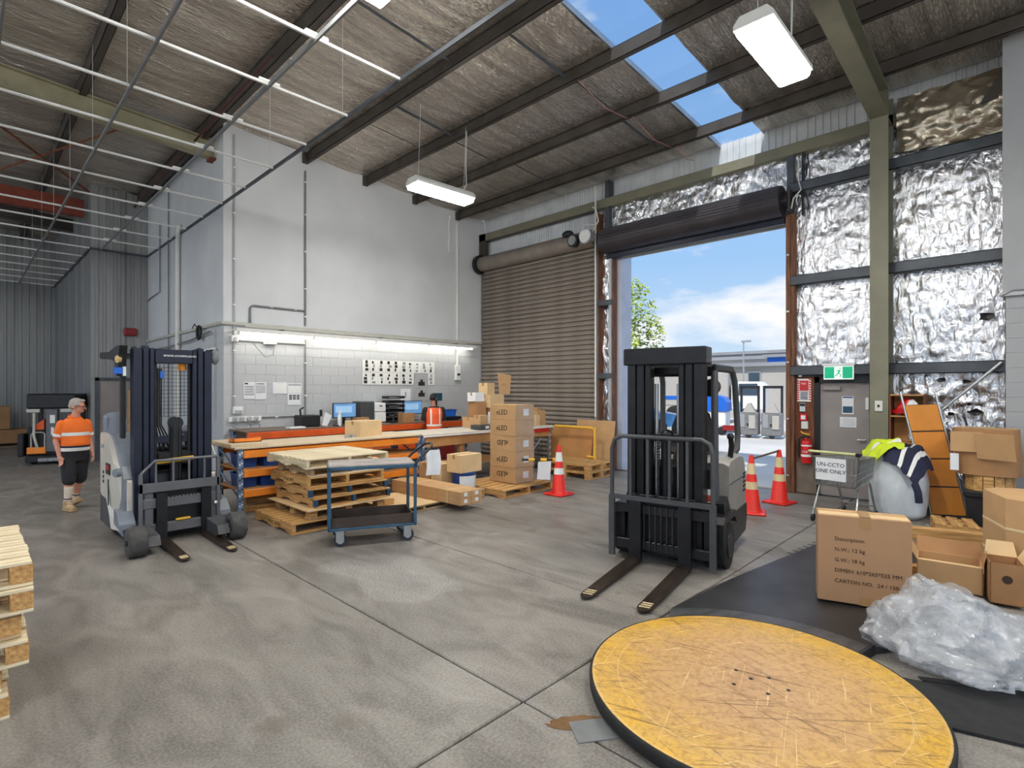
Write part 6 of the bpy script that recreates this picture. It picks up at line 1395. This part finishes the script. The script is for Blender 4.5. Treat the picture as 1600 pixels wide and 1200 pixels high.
for s in (-1, 1):
    MB().tube([(s*.27, -.02, .1), (s*.24, .16, .5), (s*.22, .3, .52), (s*.21, .62, .54), (s*.21, .66, .5), (s*.21, .86, .1)], .016, 8).build('leg_frame', 'chrome', st_, 50)
    for y in (-.02, .86):
        w_ = wheel(MB(), (s*(.27 if y < 0 else .21), y+.02, .055), .055, .028).build('castor', 'black', st_, 50)
MB().tube([(-.25, .0, .18), (.25, 0, .18)], .012, 6).tube([(-.22, .8, .18), (.22, .8, .18)], .012, 6).build('cross_bar', 'chrome', st_)
sg = thing('trolley_sign', 'white paper sign with two lines of black writing on the trolley', 'sign', st_.matrix_basis @ Vector((-.02, -.03, .6)), R(-98)); MB().box(-.2, .18, -.004, 0, 0, .3).build('sheet', 'paper', sg)
text('lettering', 'UN-CCTO', .075, 'ink', sg, (-.01, -.006, .19), (PI/2, 0, 0), 'CENTER'); text('lettering', 'ONE ONLY', .075, 'ink', sg, (-.01, -.006, .1), (PI/2, 0, 0), 'CENTER')

# ================================================================== EXIT DOOR FITTINGS
ex = thing('exit_sign', 'green and white running-man exit sign above the grey door', 'sign', (XW-.14, 2.34, 2.0))
MB().box(-.08, .0, -.24, .24, .23, .27, .005).build('lamp_case', 'white', ex); MB().box(-.05, -.03, -.22, .22, 0, .23, .003).build('sign_plate', 'exit_white', ex)
for y0, y1 in ((-.205, -.06), (.06, .205)): MB().box(-.0525, -.05, y0, y1, .02, .21).build('green_field', 'exit_green', ex)
f_ = MB().tube([(-.052, -.02, .16), (-.052, .0, .11)], .012, 6).tube([(-.052, .0, .11), (-.052, -.035, .08), (-.052, -.02, .04)], .008, 6).tube([(-.052, 0, .11), (-.052, .03, .07), (-.052, .05, .06)], .008, 6).tube([(-.052, -.018, .15), (-.052, .02, .15), (-.052, .03, .13)], .006, 6).tube([(-.052, -.018, .15), (-.052, -.045, .14)], .006, 6).ball((-.052, -.025, .185), .012, 8, 6)
f_.build('running_figure', 'exit_green', ex)
for i, (z0, z1, y0, y1, c1, c2) in enumerate(((1.42, 1.72, 2.16, 2.33, 'paper', 'darkblue'), (1.2, 1.37, 2.12, 2.36, 'paper', 'paper'))):
    t = thing('door_notice', ['blue and white notice taped to the grey exit door', 'white paper notice below the blue one on the exit door'][i], 'notice', (XW, 0, 0)); MB().box(-.006, -.001, y0, y1, z0, z1).build('sheet', c1, t)
    if i == 0: MB().box(-.008, -.006, y0+.015, y1-.015, z0+.02, z0+.13).build('blue_field', 'trolblue', t); MB().box(-.008, -.006, y0+.01, y1-.01, z1-.03, z1-.008).build('heading', 'darkblue', t)
    else:
        for k in range(5): MB().box(-.008, -.006, y0+.02, y1-.02-.02*(k % 3), z0+.03+k*.026, z0+.036+k*.026).build('print_line', 'greyink', t)
fe = thing('fire_extinguisher', 'red fire extinguisher hanging on the brown panel by the exit door', 'extinguisher', (XW-.14, 2.84, .55))
MB().lathe([(.03, 0), (.08, .01), (.085, .04), (.085, .32), (.07, .39), (.03, .42), (.025, .45)], 22).build('cylinder', 'red', fe, 40); MB().lathe([(.0865, .3), (.0865, .325)], 22, cap=False).build('label_band', 'reflect', fe, 40); MB().lathe([(.0865, .12), (.0865, .16)], 22, cap=False).build('label_band', 'reflect', fe, 40)
MB().box(-.03, .03, -.05, .05, .44, .48, .008).build('valve', 'black', fe); MB().tube([(0, -.05, .5), (0, .05, .52), (0, .09, .55)], .012, 6).build('lever', 'yellow', fe); MB().tube([(0, .04, .46), (-.03, .11, .42), (-.03, .12, .2), (-.02, .1, .1)], .014, 6).build('hose', 'black', fe, 50)
MB().box(.085, .12, -.03, .03, .2, .3).build('wall_bracket', 'dark_metal', fe)
text('lettering', 'CAB', .05, 'white', fe, (-.088, .05, .19), (PI/2, 0, -PI/2))
fs_ = thing('fire_point_sign', 'red and white striped fire point sign on the brown panel', 'sign', (XW-.045, 2.9, 1.62)); MB().box(-.006, 0, -.11, .11, 0, .4).build('plate', 'reflect', fs_)
for k in range(9): MB().prism([(-.11, .02+k*.043), (-.075, .035+k*.043), (-.075, .06+k*.043), (-.11, .042+k*.043)], 'x', -.008, -.006).prism([(.075, .02+k*.04), (.11, .035+k*.04), (.11, .06+k*.04), (.075, .042+k*.04)], 'x', -.008, -.006).build('stripe', 'red', fs_)
MB().box(-.009, -.006, -.07, .07, .19, .37).build('red_field', 'red', fs_); MB().box(-.009, -.006, -.06, .06, .03, .18).build('grey_field', 'greyink', fs_); text('lettering', 'FIRE', .045, 'white', fs_, (-.011, .05, .3), (PI/2, 0, -PI/2))
kp = thing('keypad', 'grey keypad below the fire point sign', 'keypad', (XW-.045, 2.92, 1.44)); MB().box(-.03, 0, -.05, .05, 0, .16, .006).build('case', 'alu', kp); MB().box(-.033, -.03, -.04, .04, .1, .145).build('display', 'ink', kp)
for i in range(3):
    for j in range(3): MB().box(-.034, -.03, -.04+i*.028, -.02+i*.028, .015+j*.027, .034+j*.027).build('key', 'white', kp)
fh2 = thing('fire_blanket_case', 'small red and white safety case above the extinguisher', 'safety case', (XW-.045, 2.9, 1.14)); MB().box(-.06, 0, -.06, .06, .14, .27, .01).build('case', 'red', fh2); MB().box(-.064, -.06, -.035, .035, .17, .24).build('label', 'paper', fh2); MB().box(-.04, 0, -.07, .04, 0, .14, .01).build('lower_pouch', 'pvc_white', fh2)
sp_ = thing('light_switch', 'cream switch plate beside the exit door on the column', 'switch', (9.885, 1.72, 1.5)); MB().box(-.012, .015, -.05, .05, 0, .16, .004).build('plate', 'pvc_white', sp_); MB().box(-.02, -.012, -.015, .015, .06, .1).build('rocker', 'ink', sp_)

# ================================================================== PEOPLE
def remesh(o, vs, sm=6):
    m1 = o.modifiers.new('remesh', 'REMESH'); m1.mode = 'VOXEL'; m1.voxel_size = vs; m1.use_smooth_shade = True
    m2 = o.modifiers.new('smooth', 'SMOOTH'); m2.iterations = sm; m2.factor = .5
def loft(mb, secs, n=24):
    vs = []; fs = []
    for z, cx, cy, rx, ry in secs:
        for i in range(n): a = 2*PI*i/n; vs.append((cx+rx*math.cos(a), cy+ry*math.sin(a), z))
    for k in range(len(secs)-1):
        for i in range(n): j = (i+1) % n; fs.append((k*n+i, k*n+j, (k+1)*n+j, (k+1)*n+i))
    fs += [tuple(range(n))[::-1], tuple(range((len(secs)-1)*n, len(secs)*n))]
    return mb.add(vs, fs)
def band(secs, z0, z1, off, n=24):
    def at(z):
        for a, b in zip(secs[:-1], secs[1:]):
            if min(a[0], b[0]) <= z <= max(a[0], b[0]):
                t = (z-a[0])/(b[0]-a[0]); return tuple(a[i]+(b[i]-a[i])*t for i in range(5))
        return secs[-1]
    zs = [z0+(z1-z0)*k/3 for k in range(4)]; ss = [at(z) for z in zs]
    mb = MB(); vs = []; fs = []
    for z, s in zip(zs, ss):
        for i in range(n): a = 2*PI*i/n; vs.append((s[1]+(s[3]+off)*math.cos(a), s[2]+(s[4]+off)*math.sin(a), z))
    for k in range(3):
        for i in range(n): j = (i+1) % n; fs.append((k*n+i, k*n+j, (k+1)*n+j, (k+1)*n+i))
    return mb.add(vs, fs)
def hand(mb, wrist, dirn, side, curl=.5, s=1.0):
    """palm and five bent fingers hanging from the wrist along dirn; side points to the thumb"""
    w = Vector(wrist); d = Vector(dirn).normalized(); sd_ = Vector(side); sd_ = (sd_-d*sd_.dot(d)).normalized(); pn = d.cross(sd_).normalized()
    pc_ = w+d*.05*s
    mb.limb(w, .024*s, w+d*.04*s, .03*s, 10)
    for k in range(4):
        b = w+d*.085*s+sd_*(.027-.018*k)*s; l = (.036, .041, .038, .03)[k]*s
        mb.limb(w+d*.02*s+sd_*(.018-.012*k)*s, .017*s, b, .0125*s, 8)
        j1 = b+(d*math.cos(curl*.5)+pn*math.sin(curl*.5))*l; j2 = j1+(d*math.cos(curl*1.4)+pn*math.sin(curl*1.4))*l*.75; j3 = j2+(d*math.cos(curl*2.1)+pn*math.sin(curl*2.1))*l*.55
        mb.limb(b, .0108*s, j1, .0098*s, 8); mb.limb(j1, .0098*s, j2, .009*s, 8); mb.limb(j2, .009*s, j3, .008*s, 8)
    t0 = w+d*.03*s+sd_*.022*s; t1 = t0+(d*.7+sd_*.7)*.036*s; t2 = t1+(d*.92+sd_*.3+pn*.3)*.03*s
    mb.limb(t0, .0145*s, t1, .0115*s, 8); mb.limb(t1, .0115*s, t2, .0095*s, 8)
def head(mb, c, fd, s=1.0, tilt=0):
    """skull, jaw, nose, ears; fd = facing yaw"""
    m0 = mb.m; mb.m = m0 @ Matrix.Translation(c) @ Matrix.Rotation(fd, 4, 'Z') @ Matrix.Rotation(tilt, 4, 'X')
    mb.ball((0, .008*s, .03*s), (.074*s, .093*s, .088*s), 20, 14); mb.ball((0, -.022*s, -.03*s), (.056*s, .064*s, .066*s), 18, 12); mb.ball((0, -.058*s, -.074*s), (.028*s, .026*s, .022*s))
    mb.limb((0, -.088*s, .012*s), .009*s, (0, -.112*s, -.022*s), .0145*s, 8); mb.ball((.028*s, -.076*s, .022*s), (.022*s, .016*s, .009*s)); mb.ball((-.028*s, -.076*s, .022*s), (.022*s, .016*s, .009*s))
    mb.ball((0, -.088*s, -.052*s), (.024*s, .012*s, .007*s)); mb.ball((0, -.087*s, -.064*s), (.02*s, .012*s, .008*s))
    for a in (-1, 1): mb.ball((a*.077*s, .012*s, -.004*s), (.012*s, .022*s, .034*s))
    mb.m = m0
# ---- walking man in orange polo
p1 = thing('person', 'grey-haired person in orange hi-vis polo and black shorts walking past the reach truck', 'person', (1.24, 10.55, 0), R(16))
b = MB()
hips, chest = (0, .0, .84), (0, 0, 1.2)
torso = [(.80, 0, .01, .15, .115), (.92, 0, -.015, .16, .140), (1.02, 0, -.025, .163, .150), (1.12, 0, -.015, .162, .138), (1.25, 0, .0, .165, .12), (1.33, 0, .01, .145, .1), (1.40, 0, .015, .085, .072)]
loft(b, torso); b.limb((0, .025, 1.37), .058, (.025, .0, 1.5), .05)
head(b, (.03, -.015, 1.575), R(40), 1.0, R(8))
legR = [(-.085, .0, .84), (-.10, -.07, .46), (-.105, -.03, .09)]; legL = [(.085, 0, .84), (.085, .04, .46), (.08, .2, .12)]
for (h_, k_, a_) in (legR, legL): b.limb(h_, .09, k_, .055).limb(k_, .056, a_, .036); kk = Vector(k_).lerp(Vector(a_), .3); b.ball((kk.x, kk.y+.015, kk.z), (.055, .058, .1))
armR = [(-.165, .01, 1.315), (-.215, .05, 1.06), (-.2, -.02, .83)]; armL = [(.165, .01, 1.315), (.21, .04, 1.06), (.2, -.06, .85)]
for (s_, e_, w_), th_ in ((armR, 1), (armL, -1)):
    b.limb(s_, .05, e_, .04).limb(e_, .042, w_, .027); dd = Vector(w_)-Vector(e_); hand(b, w_, dd+Vector((0, -.05, 0)), (th_*.4, -1, 0), .45)
body = b.build('body', 'skin', p1); remesh(body, .0075, 4)
sh_ = MB(); sec = [(z, x, y, rx+.016, ry+.016) for z, x, y, rx, ry in torso]; sec = [(.9, 0, -.012, .183, .152)]+[s for s in sec if s[0] > .95]
loft(sh_, sec)
for (s_, e_, w_) in (armR, armL): q_ = Vector(s_).lerp(Vector(e_), .72); sh_.limb(Vector(s_)+Vector((0, 0, .0)), .062, q_, .06)
shirt = sh_.build('polo_shirt', 'hivis', p1); remesh(shirt, .011, 5)
MB().tube([(.07*math.cos(a*PI/8)*1.0, .005+.07*math.sin(a*PI/8), 1.415+.02*math.sin(a*PI/8)) for a in range(16)], .016, 8, closed=True).build('collar', 'hivis', p1, 60)
band(sec, 1.135, 1.185, .004).build('reflective_band', 'reflect', p1, 60); band(sec, .905, .955, .004).build('reflective_band', 'reflect', p1, 60); band(sec, .955, .985, .003).build('navy_panel', 'cloth_navy', p1, 60)
for (s_, e_, w_) in (armR, armL):
    q0 = Vector(s_).lerp(Vector(e_), .58); q1 = Vector(s_).lerp(Vector(e_), .74); MB().cyl(q0, q1, .0645, .0645, 18, False).build('sleeve_band', 'reflect', p1, 60)
so = MB(); loft(so, [(.74, 0, .0, .175, .13), (.82, 0, 0, .178, .14), (.92, 0, -.012, .18, .15)])
for (h_, k_, a_) in (legR, legL): q_ = Vector(h_).lerp(Vector(k_), .98); so.limb(Vector(h_)+Vector((0, 0, -.02)), .105, q_, .09)
shorts = so.build('shorts', 'cloth_black', p1); remesh(shorts, .012, 4)
for (h_, k_, a_), f0 in ((legR, .3), (legL, .72)):
    q_ = Vector(k_).lerp(Vector(a_), f0); MB().limb(q_, .056 if f0 < .5 else .046, a_, .045, 14).build('sock', 'sock', p1, 60)
    qq = Vector(k_).lerp(Vector(a_), .72); MB().cyl(qq, qq+(Vector(a_)-qq).normalized()*.014, .053, n=14).build('sock_band', 'cloth_navy', p1, 60)
for (h_, k_, a_), tl_ in ((legR, 0), (legL, -.32)):
    bt = MB().at((a_[0], a_[1], a_[2]-.09), 0, tl_); bt.limb((0, 0, .14), .056, (0, .0, .06), .054, 14); bt.limb((0, .03, .05), .05, (0, -.1, .045), .05, 14); bt.limb((0, -.08, .048), .05, (0, -.155, .042), .045, 14); bt.box(-.05, .05, -.2, .08, 0, .03, .02)
    o = bt.build('boot', 'boot', p1); remesh(o, .008, 3)
    lc = MB().at((a_[0], a_[1], a_[2]-.09), 0, tl_)
    for k in range(4): lc.tube([(-.035, -.05-.02*k, .13-.018*k), (.035, -.055-.02*k, .13-.018*k)], .005, 5)
    lc.build('laces', 'sock', o)
hr = MB(); hr.m = Matrix.Translation((.03, -.015, 1.575)) @ Matrix.Rotation(R(40), 4, 'Z') @ Matrix.Rotation(R(8), 4, 'X')
hr.ball((0, .022, .046), (.082, .094, .084), 18, 12); hr.ball((0, .06, .0), (.074, .055, .065), 14, 10); hr.ball((.06, .0, .03), (.022, .05, .04)); hr.ball((-.06, .0, .03), (.022, .05, .04)); hr.ball((0, -.05, .095), (.06, .035, .026))
hh = hr.build('hair', 'hair_grey', p1); remesh(hh, .008, 2)
gl = MB(); gl.m = Matrix.Translation((.03, -.015, 1.575)) @ Matrix.Rotation(R(40), 4, 'Z') @ Matrix.Rotation(R(8), 4, 'X')
for a in (-1, 1): gl.tube([(a*.03+.022*math.cos(k*PI/6), -.102, .008+.016*math.sin(k*PI/6)) for k in range(12)], .003, 5, closed=True).tube([(a*.052, -.1, .01), (a*.079, -.04, .012), (a*.082, .02, .008)], .003, 5)
gl.tube([(-.009, -.104, .01), (.009, -.104, .01)], .003, 5).build('glasses', 'ink', p1)
ey = MB(); ey.m = gl.m
for a in (-1, 1): ey.ball((a*.03, -.083, .007), (.011, .008, .007), 10, 7)
ey.build('eyes', 'white', p1, 60)
# ---- man in vest seen from behind
p2 = thing('person', 'person in orange-red safety vest seen from behind at the rear bench', 'person', (7.66, 9.95, 0), R(158))
b = MB(); torso2 = [(.84, 0, .01, .16, .11), (.98, 0, 0, .15, .11), (1.1, 0, -.01, .16, .115), (1.28, 0, -.02, .18, .115), (1.38, 0, -.025, .165, .095), (1.44, 0, -.03, .09, .07)]
loft(b, torso2); b.limb((0, -.03, 1.42), .052, (0, -.07, 1.52), .05); head(b, (0, -.1, 1.6), R(-18), 1.02, R(34))
for s_ in (-1, 1): b.limb((s_*.09, 0, .86), .09, (s_*.1, -.01, .46), .058).limb((s_*.1, -.01, .46), .056, (s_*.1, .02, .09), .038); b.limb((s_*.1, .03, .05), .04, (s_*.1, -.1, .04), .042)
arms2 = [[(s_*.2, -.02, 1.36), (s_*.25, -.05, 1.12), (s_*.14, -.27, 1.12)] for s_ in (-1, 1)]
for (s_, e_, w_), th_ in zip(arms2, (1, -1)): b.limb(s_, .052, e_, .04).limb(e_, .04, w_, .028); hand(b, w_, Vector(w_)-Vector(e_)+Vector((0, 0, -.1)), (th_, 0, .3), .6)
body2 = b.build('body', 'skin2', p2); remesh(body2, .008, 4)
ts = MB(); sec2 = [(z, x, y, rx+.012, ry+.012) for z, x, y, rx, ry in torso2]; loft(ts, sec2)
for (s_, e_, w_) in arms2: ts.limb(s_, .068, Vector(s_).lerp(Vector(e_), .85), .06)
o = ts.build('t_shirt', 'cloth_black', p2); remesh(o, .012, 4)
vs_ = [(z, x, y, rx+.028, ry+.03) for z, x, y, rx, ry in torso2 if z < 1.4]+[(1.41, 0, -.03, .13, .1)]
vm = MB(); loft(vm, vs_); o = vm.build('safety_vest', 'hivis_red', p2); remesh(o, .012, 3)
band(vs_, .985, 1.03, .003).build('reflective_band', 'reflect', p2, 60)
for s_ in (-1, 1):
    rows = []
    for k in range(12):
        z = 1.03+.36*k/11
        for a_, b_2 in zip(vs_[:-1], vs_[1:]):
            if a_[0] <= z <= b_2[0]+1e-6: u = (z-a_[0])/(b_2[0]-a_[0]); rx, ry, cy = a_[3]+(b_2[3]-a_[3])*u, a_[4]+(b_2[4]-a_[4])*u, a_[2]+(b_2[2]-a_[2])*u; break
        rows.append([(x, cy+(ry+.004)*math.sqrt(max(0.02, 1-(x/rx)**2)), z) for x in [s_*(.085+.007*q) for q in range(6)]])
    MB().quads(rows).build('shoulder_stripe', 'reflect', p2, 60)
tr2 = MB(); loft(tr2, [(.78, 0, 0, .17, .12), (.92, 0, .0, .172, .125)])
for s_ in (-1, 1): tr2.limb((s_*.09, 0, .84), .105, (s_*.1, -.01, .46), .075).limb((s_*.1, -.01, .46), .075, (s_*.1, .02, .12), .06)
o = tr2.build('trousers', 'cloth_navy', p2); remesh(o, .014, 3)
for s_ in (-1, 1): bt = MB(); bt.limb((s_*.1, .03, .06), .05, (s_*.1, -.13, .05), .046).box(s_*.1-.05, s_*.1+.05, -.17, .09, 0, .03, .02); o = bt.build('boot', 'boot', p2); remesh(o, .01, 2)
hr = MB(); hr.m = Matrix.Translation((0, -.1, 1.6)) @ Matrix.Rotation(R(-18), 4, 'Z') @ Matrix.Rotation(R(34), 4, 'X')
hr.ball((0, .016, .05), (.083, .098, .084), 18, 12); hr.ball((0, .05, .0), (.076, .062, .06), 14, 10); o = hr.build('hair', 'hair_black', p2); remesh(o, .009, 2)

# ================================================================== YARD OUTSIDE
yd = struct(MB().box(XW+.2, 120, -70, 90, -.2, -.005).build('yard_ground', 'asphalt'), 'pale sunlit concrete yard outside the doorway')
kb_ = thing('kerb', 'low pale kerb at the back of the yard', 'kerb'); MB().box(22.9, 23.2, 4, 14, 0, .14, .02).build('kerb_stone', 'bld_white', kb_)
def building(label, x, y0, y1, h, mat='bld_white', wins=(), depth=8, roofh=.5):
    t = thing('far_building', label, 'building', (x, 0, 0)); MB().box(0, depth, y0, y1, 0, h).build('wall', mat, t); MB().box(-.3, depth+.3, y0-.3, y1+.3, h, h+roofh).build('roof', 'bld_grey', t)
    for (y, z, w, hh_) in wins:
        f = MB().box(-.06, 0, y-w/2, y+w/2, z, z+hh_).build('window', 'bld_grey', t); MB().box(-.08, -.06, y-w/2+.08, y+w/2-.08, z+.08, z+hh_-.08).build('pane', 'win_dark', f)
    return t
building('long low white warehouse across the yard', 34, 6, 30, 3.2, wins=[(8.5, 2.1, 1.0, .6), (12.3, 2.0, .8, .9), (17, 1.9, 1.2, .8), (20.5, 1.9, 1.2, .8), (24, 1.9, 1.2, .8)], roofh=.22)
building('taller pale factory behind the white warehouse', 58, 8, 46, 4.9, 'bld_white', [(14+i*3.2, 3.9, 2.4, .55) for i in range(9)], roofh=.35)
building('grey roofed shed on the skyline', 76, 22, 60, 6.6, 'bld_grey', [(26+i*5, 5.2, 3, .8) for i in range(6)], roofh=.4)
building('blue fronted block at the right of the skyline', 50, 15.2, 17, 4.6, 'blue', [(16, 3.2, 1.0, .6)], depth=6, roofh=.25)
t = thing('parked_bus', 'blue bus parked far behind the yard', 'bus', (58, 14.2, 5.2)) if False else None
# white box truck, blue covered trailer, parked stackers, blue car
tk = thing('box_truck', 'white box truck parked beyond the forklift', 'truck', (28.6, 12.8, 0), R(12))
MB().box(-1, 1.4, -1.2, 2.6, .9, 2.7, .05).build('cargo_box', 'bld_white', tk); MB().box(-.9, 1.2, -2.9, -1.3, .6, 2.2, .2).build('cab', 'white', tk); MB().box(-.93, -.9, -2.6, -1.7, 1.5, 2.1).build('cab_window', 'win_dark', tk)
for y in (-2.2, 1.6): wheel(MB(), (-.8, y, .45), .45, .3).build('wheel', 'rubber', tk, 50)
MB().box(-1.02, -1, -1, 2.4, 1.25, 1.45).build('side_stripe', 'blue', tk)
tl2 = thing('covered_trailer', 'white trailer under a bright blue cover beyond the forklift', 'trailer', (21.4, 9.3, 0), R(10))
MB().box(-.4, .4, -.5, .5, .35, .95, .03).build('body', 'white', tl2)
m_ = MB().prism([(-.55, .95), (.55, .95), (.55, 1.3), (.4, 1.5), (.1, 1.58), (-.1, 1.58), (-.4, 1.5), (-.55, 1.3)], 'x', -.45, .45); m_.build('blue_cover', 'blue', tl2)
for y in (-.35, .35): wheel(MB(), (-.33, y, .17), .17, .12).build('wheel', 'rubber', tl2, 50)
MB().box(-.44, -.4, -.9, -.4, .2, .4).build('red_drawbar', 'redvalve', tl2)
for i, (x, y) in enumerate(((20.9, 7.75), (21.0, 6.95))):
    t = thing('parked_stacker', ['left grey pallet stacker parked across the yard', 'right grey pallet stacker parked across the yard'][i], 'forklift', (x, y, 0), R(12), 'stackers parked outside')
    MB().box(-.3, .3, -.35, .35, .1, .95, .04).build('body', 'pvc_dark', t); MB().box(-.34, -.3, -.25, -.02, .35, .85, .01).build('white_panel', 'bld_white', t); MB().prism([(-.25, .95), (.2, .95), (.02, 1.3), (-.06, 1.3)], 'x', -.3, .1).build('tiller_cowl', 'bld_white', t); MB().box(-.32, -.3, .12, .3, .4, .9).build('side_cover', 'bld_grey', t)
    for s in (-1, 1): MB().box(.1, .2, s*.3-.04, s*.3+.04, .2, 1.95).build('mast_channel', 'dark_metal', t)
    MB().box(.1, .2, -.34, .34, 1.85, 1.95).build('mast_top', 'dark_metal', t); wheel(MB(), (-.2, 0, .1), .1, .1).build('wheel', 'rubber', t, 50); MB().box(-.31, -.305, -.05, .05, .45, .55).build('badge', 'ink', t)
bar = thing('blue_gas_cage', 'pale blue cage post beside the parked stackers', 'post', (22.3, 8.7, 0), R(10)); MB().box(-.1, .1, -.12, .12, 0, 1.3, .02).build('post_body', pm('pale_blue', rgb(120, 170, 214), .5), bar); MB().ball((0, 0, 1.35), .12).build('post_cap', 'white', bar, 60)
car = thing('parked_car', 'blue car parked by the tree outside the doorway', 'car', (19.3, 12.1, 0), R(30))
MB().prism([(-2, .35), (-2, .8), (-1.2, .95), (-.7, 1.4), (.8, 1.42), (1.5, .98), (2, .85), (2, .35)], 'x', -.85, .85).build('body', pm('car_blue', rgb(70, 140, 200), .3, .1, .05, 3, coat=.5), car); MB().prism([(-1.05, .97), (-.65, 1.36), (.75, 1.38), (1.3, 1.0)], 'x', -.87, .87).build('windows', 'win_dark', car)
for s in (-1, 1):
    for y in (-1.25, 1.25): wheel(MB(), (s*.78, y, .32), .32, .2).build('wheel', 'rubber', car, 50)
# tree
tr = thing('yard_tree', 'leafy green tree outside the left side of the open doorway', 'tree', (16.9, 11.2, 0))
MB().tube([(0, 0, 0), (.08, 0, 1.2), (-.02, .05, 2.2), (.1, 0, 3.4)], [.16, .12, .1, .06], 10).tube([(0, .03, 2.0), (-.5, -.4, 3.0), (-.7, -.8, 3.8)], [.07, .05, .03], 8).tube([(0, .03, 2.2), (.4, .5, 3.2)], [.06, .03], 8).build('trunk', 'bark', tr, 50)
random.seed(3); lv = MB()
for k in range(7000):
    while True:
        v = Vector((random.uniform(-1, 1), random.uniform(-1, 1), random.uniform(-1, 1)))
        if .25 < v.length < 1: break
    c = Vector((0, 0, 3.75))+Vector((v.x*1.85, v.y*1.85, v.z*2.4))
    if noise.noise(c*1.1) < -.12: continue
    a = Vector((random.gauss(0, 1), random.gauss(0, 1), random.gauss(0, .6))).normalized(); bq = a.orthogonal().normalized(); s = random.uniform(.06, .12)
    lv.add([c-a*s, c+bq*s*.5, c+a*s, c-bq*s*.5], [(0, 1, 2, 3)])
lf = lv.build('foliage', 'leaf', tr); lf['kind'] = 'stuff'
fn = thing('yard_fence', 'pale fence line at the left behind the parked car', 'fence', (25, 13.6, 0))
for k in range(12): MB().box(0, .05, k*.42, k*.42+.36, 0, 1.8).build('fence_panel', 'bld_white', fn)
MB().box(.05, .1, 0, 5, 1.5, 1.6).build('fence_rail', 'bld_grey', fn)
lp = thing('lamp_post', 'tall thin light pole behind the forklift roof', 'lamp post', (32, 12.2, 0)); MB().cyl((0, 0, 0), (0, 0, 4.6), .06, .04, n=8).build('pole', 'galv', lp); MB().box(-.1, .1, -.4, .1, 4.55, 4.65).build('lamp_head', 'galv', lp)
